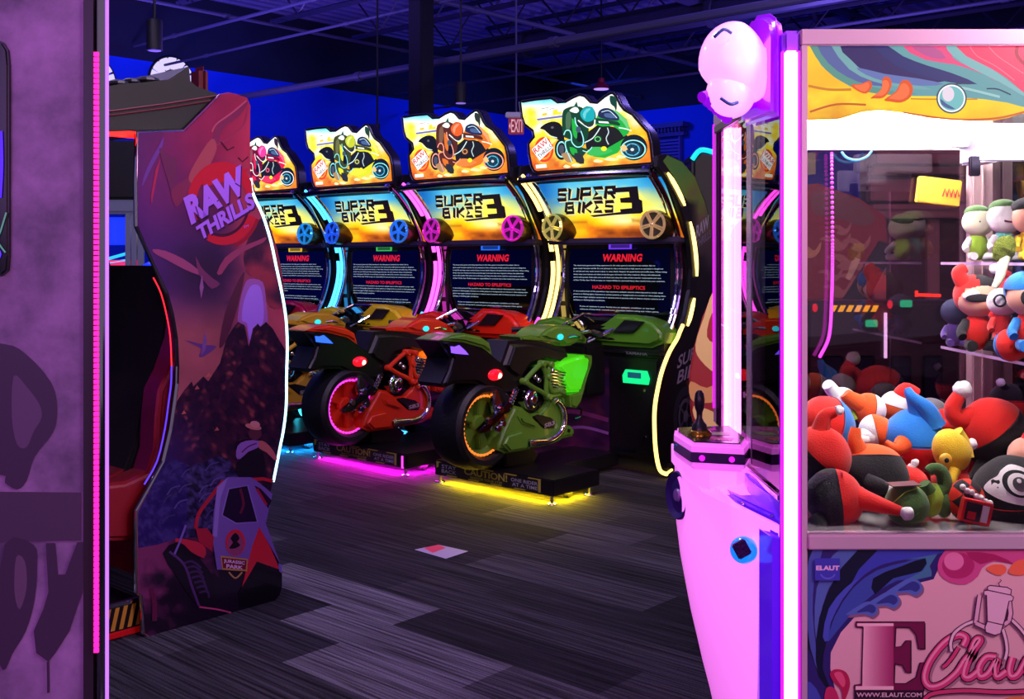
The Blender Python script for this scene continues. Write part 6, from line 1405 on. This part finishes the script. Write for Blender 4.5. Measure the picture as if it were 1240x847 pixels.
ballplush('orange-topped black ball plush with raised orange horn, centre front of the pile', 1058, 576, 2.82, 41, (0, .35, 1), ORG, BLK, .5, [([(-18, -28, -6), (-24, -44, -4), (-22, -58, -2)], 12, 6, ORG, None), ([(-18, 2, -34), (-8, 4, -44), (0, 6, -46)], 12, 7, BLK, 8)], sq=(1.02, 1.0, .92))
e, b, k = ballplush('blue and red ball plush with two curling blue ears, middle of the pile', 1106, 534, 3.0, 38, (0, -.1, 1), BLU, RED, .06, [([(2, -28, -10), (-4, -48, -10), (-10, -62, -6)], 12, 4, BLU, None), ([(18, -22, -18), (10, -40, -20), (-6, -54, -14), (-10, -64, -8)], 14, 4, BLU, None), ([(-22, 0, -26), (-34, 4, -34), (-44, -4, -30)], 12, 3, ORG, None)], name='eared_ball_plush')
ballplush('big red and black jester plush at right with white-tipped curled horn', 1202, 524, 2.95, 42, (-.62, .05, .75), RED, BLK, .12, [([(-26, -18, -6), (-44, -18, -8), (-52, -30, -8), (-44, -46, -8)], 15, 8, RED, 11), ([(-14, 36, -14), (-22, 46, -20), (-24, 52, -24)], 12, 12, BLK, None)])
# masked round plush with one big eye showing
e, b, k = ballplush('black plush with white eye patch and round ringed eye, lower right of the pile', 1226, 598, 2.7, 46, (.2, .2, -1), BLK, BLK, 0, name='masked_plush')
def patch(c, r, rx, ry, nrm, m, par, name, rot=0, lift=1.0):
    """low dome lying on a ball of radius r about c, facing nrm"""
    n = Vector(nrm).normalized(); M = AX(n, Vector(c)+n*r*lift) @ Matrix.Rotation(rot, 4, 'Z') @ Matrix.Diagonal((rx, ry, min(rx, ry)*.25, 1)); bm = B()
    lathe(bm, [(1, -.5), (.95, .1), (.7, .55), (.35, .8), (0, .9)], 24, M)
    for v in bm.verts: 
        q = v.co-Vector(c); d_ = q.length; h = max(0, (q.normalized().dot(n)))
        v.co = Vector(c)+q.normalized()*(r*1.0+(.0015 if (v.co-(Vector(c)+n*r*lift)).length > .6*max(rx, ry) else .003)+(d_-r)*.0)
    return obj(name, bm, m, par, smooth=True)
R_ = 46*k
def shape_on_ball(pts, lift, m, par, name):
    bm = B(); vs = [bm.verts.new((p[0], p[1], 0)) for p in [(q.x, q.y) for q in catmull([(x, y, 0) for x, y in pts], 4, True)]]
    bmesh.ops.triangulate(bm, faces=[bm.faces.new(vs)]); bmesh.ops.subdivide_edges(bm, edges=list(bm.edges), cuts=2, use_grid_fill=False); bmesh.ops.triangulate(bm, faces=list(bm.faces))
    for v in bm.verts:
        x, y = v.co.x*k, -v.co.y*k; rr = R_*1.035+lift; d2 = max(rr*rr-x*x-y*y, 1e-6); v.co = Vector((x, -math.sqrt(d2), y))
    bmesh.ops.recalc_face_normals(bm, faces=list(bm.faces)); return obj(name, bm, m, par, smooth=True)
shape_on_ball([(-43, -10), (-38, -20), (-30, -27), (-24, -34), (-12, -40), (4, -34), (14, -20), (18, -4), (8, 0), (-4, 4), (-22, 2), (-36, -3)], .001, WHT, b, 'eye_patch')
shape_on_ball([(-11+17*math.cos(t*.6283), -20+15*math.sin(t*.6283)) for t in range(10)], .0022, BLK, b, 'eye_socket')
shape_on_ball([(-11+12.5*math.cos(t*.6283), -20+12*math.sin(t*.6283)) for t in range(10)], .0034, WHT, b, 'eye_white')
shape_on_ball([(-11+8*math.cos(t*.6283), -20+8*math.sin(t*.6283)) for t in range(10)], .0046, mat('eye_grey', (60, 58, 62), .3), b, 'iris')
shape_on_ball([(-12+2.4*math.cos(t*.6283), -24+2.4*math.sin(t*.6283)) for t in range(10)], .0058, WHT, b, 'eye_glint')
# green plush pair, yellow fish plush, check plush, tag box
e, o, k = plush('round_green_plush', 'dark green round plush lying front centre behind a grey card', 1098, 612, 2.62); bm = B(); ball(bm, o, 26*k, 30, 20); bd = obj('body', bm, GRN, e, smooth=True)
bm = B(); tube(bm, [(x*k, -24*k+abs(x)*k*.25, -(y)*k) for x, y in ((-24, -6), (-10, -20), (6, -26))], .0012, 5); obj('seam', bm, LIM, bd)
e, o, k = plush('small_lime_plush', 'light green plush with curled tail beside the dark green one', 1128, 606, 2.66); bm = B(); ball(bm, o, (15*k, 15*k, 21*k), 22, 14, M=Matrix.Rotation(.3, 4, 'Y')); bd = obj('body', bm, LIM, e, smooth=True)
horn([Vector((8, 0, 8))*k, Vector((16, 0, 18))*k, Vector((12, 0, 34))*k, Vector((2, 0, 38))*k, Vector((-4, 0, 34))*k], 11*k, 6*k, GRN, bd, name='tail'); horn([Vector((-6, -6, 12))*k, Vector((-12, -8, 22))*k], 9*k, 7*k, GRN, bd, name='ear'); bm = B(); ball(bm, Vector((14, -2, -4))*k, (10*k, 12*k, 17*k), 18, 12); obj('leg', bm, GRN, bd, smooth=True)
e, o, k = plush('paper_card', 'thin reddish card lying on top of the dark green plush', 1095, 587, 2.6, cat='card'); bm = B(); box(bm, -17*k, 17*k, -.02, .03, -.0012, .0012, .0004, M=Matrix.Rotation(-.06, 4, 'Y')); obj('card_sheet', bm, mat('card_brown', (110, 60, 60), .4), e)
e, o, k = plush('yellow_fish_plush', 'bright yellow plush with a round eye right of the blue-eared ball', 1152, 546, 2.85); bm = B(); ball(bm, o, (22*k, 20*k, 27*k), 24, 16, M=Matrix.Rotation(-.35, 4, 'Y')); bd = obj('body', bm, YEL, e, smooth=True)
horn([Vector((-2, -16, -20))*k, Vector((-8, -22, -32))*k, Vector((-2, -20, -36))*k], 7*k, 4*k, YEL, bd, name='fin'); horn([Vector((6, 0, 22))*k, Vector((16, 0, 10))*k, Vector((20, -6, -8))*k], 9*k, 5*k, YEL, bd, name='fin')
bm = B(); ball(bm, Vector((-14, -17, -8))*k, (8*k, 4*k, 8*k), 18, 10); ey = obj('eye', bm, mat('eye_amber', (230, 180, 60), .3), bd, smooth=True); bm = B(); ball(bm, Vector((-14, -21, -8))*k, (3*k, 1.5*k, 3*k), 12, 8); obj('pupil', bm, BLK, ey, smooth=True)
def checks():
    if 'plush_checks' in MATS: return MATS['plush_checks']
    m = bpy.data.materials.new('plush_checks'); m.use_nodes = True; nt = m.node_tree; b_ = nt.nodes['Principled BSDF']; b_.inputs['Roughness'].default_value = .9
    ck = nt.nodes.new('ShaderNodeTexChecker'); ck.inputs['Color1'].default_value = rgb((230, 50, 25)); ck.inputs['Color2'].default_value = rgb((26, 22, 26)); ck.inputs['Scale'].default_value = 34
    tc = nt.nodes.new('ShaderNodeTexCoord'); mp = nt.nodes.new('ShaderNodeMapping'); mp.inputs['Rotation'].default_value = (.0, .78, 0); nt.links.new(tc.outputs['Object'], mp.inputs[0]); nt.links.new(mp.outputs[0], ck.inputs[0]); nt.links.new(ck.outputs[0], b_.inputs['Base Color']); MATS['plush_checks'] = m; return m
e, o, k = plush('checked_plush', 'small red and black checked plush with a white bobble collar at front', 1170, 606, 2.64); bm = B(); ball(bm, o, (22*k, 18*k, 26*k), 22, 16); bd = obj('body', bm, checks(), e, smooth=True)
bm = B()
for q in range(7): ball(bm, Vector((-12+q*5.4, -19, 20-q*3.2-(q % 2)*1.5))*k, 3.6*k, 12, 8)
obj('bobble_collar', bm, WHT, bd, smooth=True)
e, o, k = plush('toy_box', 'small red-framed box with a white label standing at the front glass', 1181, 620, 2.56, cat='box'); R0 = Matrix.Rotation(.22, 4, 'Y'); bm = B(); box(bm, -18*k, 18*k, -.012, .012, -14*k, 14*k, .002, M=R0); bd = obj('carton', bm, mat('carton_red', (200, 24, 34), .4), e)
bm = B(); box(bm, -15*k, 4*k, -.014, -.011, -11*k, 11*k, .0004, M=R0); obj('printed_window', bm, mat('carton_dark', (24, 18, 24), .4), bd); bm = B(); box(bm, 5*k, 13*k, -.0145, -.011, -10*k, 10*k, .0004, M=R0); obj('white_label', bm, WHT, bd); bm = B(); box(bm, -12*k, -2*k, -.0155, -.0135, -9*k, 0, .0004, M=R0); obj('red_print', bm, mat('carton_red', (200, 24, 34), .4), bd)
ballplush('red cone-nosed plush squeezed between the yellow and masked toys', 1150, 580, 2.86, 22, (0, 0, 1), RED, RED, 0, [([(8, -10, 0), (16, -26, -2), (22, -38, -4)], 14, 5, RED, 7)], name='red_cone_plush')
ballplush('red plush with black underside tucked behind the green toys', 1100, 588, 2.88, 24, (0, 0, 1), RED, BLK, -.3, [([(0, -14, 0), (6, -24, 0)], 7, 5, WHT, 5)])
ballplush('orange and white plush lying across the top of the pile', 1052, 496, 3.12, 20, (-1, 0, .2), ORG, WHT, -.1, [([(-10, -6, -4), (-24, -14, -4), (-30, -20, -4)], 12, 7, ORG, None)], name='striped_plush')
ballplush('white fluffy plush with a raised paw at upper left of the pile', 1020, 487, 3.15, 18, (0, 0, 1), WHT, WHT, 0, [([(-8, -8, -4), (-16, -18, -4), (-20, -22, -6)], 9, 7, WHT, None), ([(6, 10, -10), (10, 20, -12)], 9, 8, LIM, None)], name='white_plush')
ballplush('red-eared white plush behind the blue-eared ball', 1083, 492, 3.15, 18, (.3, 0, 1), WHT, ORG, 0, [([(4, -10, -2), (12, -20, -4), (24, -14, -4)], 9, 9, RED, None)], name='white_plush')
ballplush('pale striped plush wedged left of the blue-eared ball', 1060, 522, 3.02, 20, (.9, -.2, .2), ORG, WHT, 0, [([(-8, 6, -8), (-24, 4, -10), (-36, -2, -10)], 11, 6, WHT, None)], name='striped_plush')
ballplush('grey and black plush behind the yellow toy', 1128, 502, 3.2, 20, (0, 0, 1), GRY, BLK, -.2, name='grey_plush')
ballplush('red plush peeking out left of the big jester ball', 1146, 515, 3.12, 20, (0, 0, 1), RED, RED, 0, name='red_plush')
ballplush('peach and blue plush cut off at the right edge of the pile', 1243, 552, 2.8, 22, (-.2, 0, 1), SKN, BLU, -.4, [([(4, -12, 0), (8, -26, 0)], 14, 10, RED, None)], name='peach_plush')
ballplush('black plush with white toggle behind the orange-topped ball', 1018, 556, 2.98, 20, (0, 0, 1), BLK, BLK, 0, [([(4, -10, -8), (6, -18, -14)], 6, 5, WHT, 5)], name='black_plush')
ballplush('black jester plush with white pompoms behind the red and black one', 1222, 488, 3.2, 24, (0, 0, 1), BLK, RED, .2, [([(-8, -18, -8), (-14, -24, -12)], 6, 4, BLK, 5), ([(10, -16, -8), (16, -22, -12)], 6, 4, BLK, 5)])
# low filler toys under the pile
rr = random.Random(3); labs = ['black', 'red', 'blue', 'green']; ms = [BLK, RED, BLU, GRN]
spots = [(1035, 560, 3.1, 0), (1080, 555, 3.15, 1), (1135, 548, 3.15, 0), (1178, 560, 3.1, 1), (1010, 538, 3.25, 1), (1060, 530, 3.3, 2), (1110, 525, 3.3, 1), (1160, 522, 3.3, 0), (1210, 520, 3.3, 1), (1240, 575, 3.05, 1), (1195, 585, 2.95, 0), (1130, 580, 3.0, 1)]
for x, y, Y, c in spots:
    e, o, k = plush('small_plush', 'small %s plush half buried in the pile' % labs[c], x, y, Y, 'half buried %s plush toys' % labs[c]); bm = B(); ball(bm, o, (24*k, 22*k, 20*k), 20, 12); bd = obj('body', bm, ms[c], e, smooth=True); horn([Vector((6, 0, 12))*k, Vector((12, 0, 22))*k], 9*k, 6*k, ms[(c+1) % 2], bd, 4*k)

# ------------------------------------------------------------ prize shelves on the right inner wall with toys
ACR = mat_glass('acrylic_shelf', (225, 215, 235), 1.5)
sx0 = xc(1143, 3.3)
for py, Yf_, lab in ((318, 3.3, 'upper clear acrylic prize shelf at eye level inside the claw machine'), (420, 3.3, 'lower clear acrylic prize shelf above the plush pile')):
    z = zc(py, Yf_); bm = B(); box(bm, sx0, XR-.04, YN+.12, 3.32, z-.006, z, .001); o = obj('prize_shelf', bm, ACR); tag(o, lab, 'shelf')
    bm = B(); box(bm, sx0-.002, sx0+.001, YN+.12, 3.32, z-.007, z+.001); obj('polished_edge', bm, mat('edge_acrylic', (200, 170, 210), .2, emit=(150, 120, 160), es=.3), o)
z1_, z2_ = zc(318, 3.3), zc(420, 3.3)
def seated(label, name, px, Y, zb, hr, head, bodym, limb, extras=(), facec=None):
    """small seated plush: body, head, arms and legs; zb = shelf it sits on"""
    k = Y/F; x = (px-CX)*k; e = empty(name, (x, Y, zb)); tag(e, label, 'plush toy')
    bh = hr*1.1*k; bm = B(); ball(bm, (0, 0, bh*.85), (hr*.62*k, hr*.55*k, bh*.85), 20, 12); bd = obj('body', bm, bodym, e, smooth=True)
    hz = bh*1.5+hr*.8*k; bm = B(); ball(bm, (0, -.004, hz), (hr*k, hr*.9*k, hr*.92*k), 28, 18)
    hd = obj('head', bm, head, e, smooth=True)
    for s in (-1, 1):
        horn([Vector((s*hr*.5*k, 0, bh*1.2)), Vector((s*hr*.9*k, -hr*.3*k, bh*.8)), Vector((s*hr*.95*k, -hr*.6*k, bh*.6))], hr*.24*k, hr*.2*k, limb, e, name='arm'); horn([Vector((s*hr*.35*k, 0, bh*.25)), Vector((s*hr*.6*k, -hr*.7*k, bh*.22)), Vector((s*hr*.7*k, -hr*1.1*k, bh*.26))], hr*.28*k, hr*.24*k, limb, e, name='leg')
    return e, hd, k, hz, hr*k
e, hd, k, hz, r = seated('jester plush with black mask and red and black hood on the lower shelf', 'masked_jester_plush', 1184, 3.02, z2_+.012, 26, SKN, RED, BLK)
bm = B(); ball(bm, (0, .006, hz+r*.12), (r*1.06, r*.98, r*.98), 28, 18)
for f in bm.faces: f.material_index = 0 if f.calc_center_median().x > -r*.2 else 1
bmesh.ops.delete(bm, geom=[f for f in bm.faces if f.calc_center_median().y < -r*.45 and f.calc_center_median().z < hz+r*.45], context='FACES'); obj('hood', bm, [BLK, RED], hd, smooth=True)
horn([Vector((-r*.6, 0, hz+r*.6)), Vector((-r*.9, 0, hz+r*1.15)), Vector((-r*.6, 0, hz+r*1.4))], r*.4, r*.25, RED, hd, None)
bm = B(); ball(bm, (-r*.1, -r*.72, hz+r*.02), (r*.78, r*.3, r*.26), 24, 12); obj('mask', bm, BLK, hd, smooth=True)
bm = B(); ball(bm, (-r*.1, -r*.62, hz+r*.1), (r*.86, r*.3, r*.38), 24, 12); obj('mask_border', bm, WHT, hd, smooth=True)
horn([Vector((r*.3, -r*.9, hz-r*.9)), Vector((r*.7, -r*1.2, hz-.3*r)), Vector((r*.9, -r*1.2, hz))], r*.26, r*.34, RED, hd, name='raised_fist')
e, hd, k, hz, r = seated('white plush with round black glasses beside the masked jester', 'bespectacled_plush', 1214, 2.9, z2_+.05, 19, WHT, RED, RED)
for s in (-.6, .45):
    bm = B(); tube(bm, [(s*r+r*.36*math.cos(2*PI*q/20), -r*.95, hz+r*.1+r*.36*math.sin(2*PI*q/20)) for q in range(20)], r*.07, 6, closed=True); obj('glasses_rim', bm, BLACK, hd)
horn([Vector((0, 0, hz+r*.7)), Vector((r*.3, -r*.2, hz+r*1.6)), Vector((-r*.4, -r*.3, hz+r*2.0))], r*.4, r*.2, RED, hd, r*.32)
e, hd, k, hz, r = seated('blue-capped peach plush with a big eye at the right edge of the lower shelf', 'blue_cap_plush', 1246, 2.8, z2_+.03, 27, SKN, RED, BLU)
bm = B(); ball(bm, (0, .004, hz+r*.3), (r*1.05, r*1.0, r*.85), 26, 16); bmesh.ops.delete(bm, geom=[f for f in bm.faces if f.calc_center_median().z < hz+r*.22 and f.calc_center_median().y < 0], context='FACES'); obj('cap', bm, BLU, hd, smooth=True)
bm = B(); ball(bm, (-r*.45, -r*.75, hz-r*.05), (r*.28, r*.12, r*.34), 18, 10); ey = obj('eye', bm, BLK, hd, smooth=True); bm = B(); ball(bm, (-r*.5, -r*.86, hz+r*.05), (r*.1, r*.05, r*.12), 12, 8); obj('eye_glint', bm, WHT, ey, smooth=True)
e, hd, k, hz, r = seated('navy plush sitting behind the masked jester on the lower shelf', 'navy_plush', 1156, 3.18, z2_+.012, 17, mat('plush_navy', (26, 28, 60), .9), PUR, PUR)
ballplush('red and blue ball plush overhanging the lower shelf at the right', 1224, 418, 2.84, 20, (.3, -1, .2), RED, BLU, -.2, [([(14, 4, -12), (22, 6, -16)], 9, 8, ORG, None)])
for lab, nm, px, Y, hr, hm, bm_, lm in (('pale yellow-green plush with long floppy arms on the upper shelf', 'pale_plush', 1184, 3.1, 19, mat('plush_cream', (236, 240, 200), .9), LIM, WHT), ('white and teal plush with a toothy grin on the upper shelf', 'grinning_plush', 1216, 3.05, 21, WHT, TEA, WHT), ('peach plush with dark hat at the right end of the upper shelf', 'hat_plush', 1246, 3.0, 21, SKN, YEL, YEL)):
    e, hd, k, hz, r = seated(lab, nm, px, Y, z1_+.006, hr, hm, bm_, lm)
    if nm == 'grinning_plush':
        bm = B(); tube(bm, [(x*r, -r*.93, hz-r*.15-.1*r*math.cos(x*3)) for x in (-.4, -.25, -.1, .05, .2, .35)], r*.06, 6); obj('mouth', bm, mat('mouth_plum', (110, 20, 70), .6), hd)
    if nm == 'pale_plush':
        bm = B(); ball(bm, (-r*.25, -r*.88, hz), r*.09, 10, 8); ball(bm, (r*.3, -r*.86, hz), r*.09, 10, 8); obj('eye', bm, BLACK, hd); bm = B(); ball(bm, (0, .004, hz+r*.6), (r*.8, r*.8, r*.5), 20, 12); obj('cap', bm, GRN, hd, smooth=True)
    if nm == 'grinning_plush': bm = B(); ball(bm, (0, .004, hz+r*.6), (r*.8, r*.8, r*.5), 20, 12); obj('cap', bm, GRN, hd, smooth=True)
    if nm == 'hat_plush': bm = B(); ball(bm, (0, .004, hz+r*.6), (r*.95, r*.95, r*.6), 20, 12); obj('hat', bm, BLK, hd, smooth=True)
k = 2.8/F; c = P(1216, 302, 2.8); e = empty('leaf_plush', c); tag(e, 'green furry leaf-shaped plush drooping over the upper shelf edge', 'plush toy')
bm = B(); ball(bm, (0, 0, 0), (.028, .016, .038), 24, 16, M=Matrix.Rotation(.5, 4, 'Y'))
for v in bm.verts: v.co += v.co.normalized()*noise.noise(v.co*260)*.008
obj('furry_body', bm, mat('plush_moss', (116, 130, 36), 1.0, bump=1, bscale=400), e, smooth=True); horn([Vector((.0, 0, -.02)), Vector((-.015, -.01, -.07)), Vector((-.03, -.01, -.1))], .016, .008, mat('plush_cream', (236, 240, 200), .9), e, name='tail')
# folded poster behind the glass
pc = P(1140, 232, 3.36); bm = B(); e = empty('snack_carton', pc); tag(e, 'tilted yellow carton with red print behind the upper shelf', 'box')
M0 = Matrix.Rotation(.12, 4, 'Y'); kk = 3.36/F; box(bm, -27*kk, 24*kk, -.0, .03, -16*kk, 16*kk, .003, M=M0); bd = obj('carton', bm, mat('carton_yellow', (240, 190, 60), .5), e)
a = Art(lambda u, v: M0 @ Vector((u*kk, -.001, v*kk)), (0, -1, 0)); 
for q in range(4): a.stroke([(2+q*5, -6), (4+q*5, 4), (7+q*5, -4)], 2, (190, 60, 60), 0)
obj('red_print', a.bm, PRINT, bd, smooth=None)
# ------------------------------------------------------------ camera, ambient light, output
cam = bpy.data.cameras.new('camera'); co = bpy.data.objects.new('camera', cam); C.objects.link(co)
co.location = (0, 0, H); co.rotation_euler = (PI/2, 0, 0)
cam.sensor_width = 36; cam.lens = F/1240*36; cam.shift_y = -(423.5-HY)/1240; cam.clip_start = .05; cam.clip_end = 200
sc = bpy.context.scene; sc.camera = co
w = bpy.data.worlds.new('dim_arcade'); sc.world = w; w.use_nodes = True
w.node_tree.nodes['Background'].inputs[0].default_value = (.78, .58, 1.0, 1)
w.node_tree.nodes['Background'].inputs[1].default_value = .16
sc.view_settings.view_transform = 'Standard'; sc.view_settings.look = 'None'
sc.view_settings.exposure = 0; sc.view_settings.gamma = 1; sc.view_settings.use_curve_mapping = False
cy = sc.cycles
cy.use_denoising = True; cy.max_bounces = 10; cy.transparent_max_bounces = 24; cy.glossy_bounces = 5; cy.diffuse_bounces = 3
cy.sample_clamp_indirect = 4; cy.caustics_reflective = False; cy.caustics_refractive = False
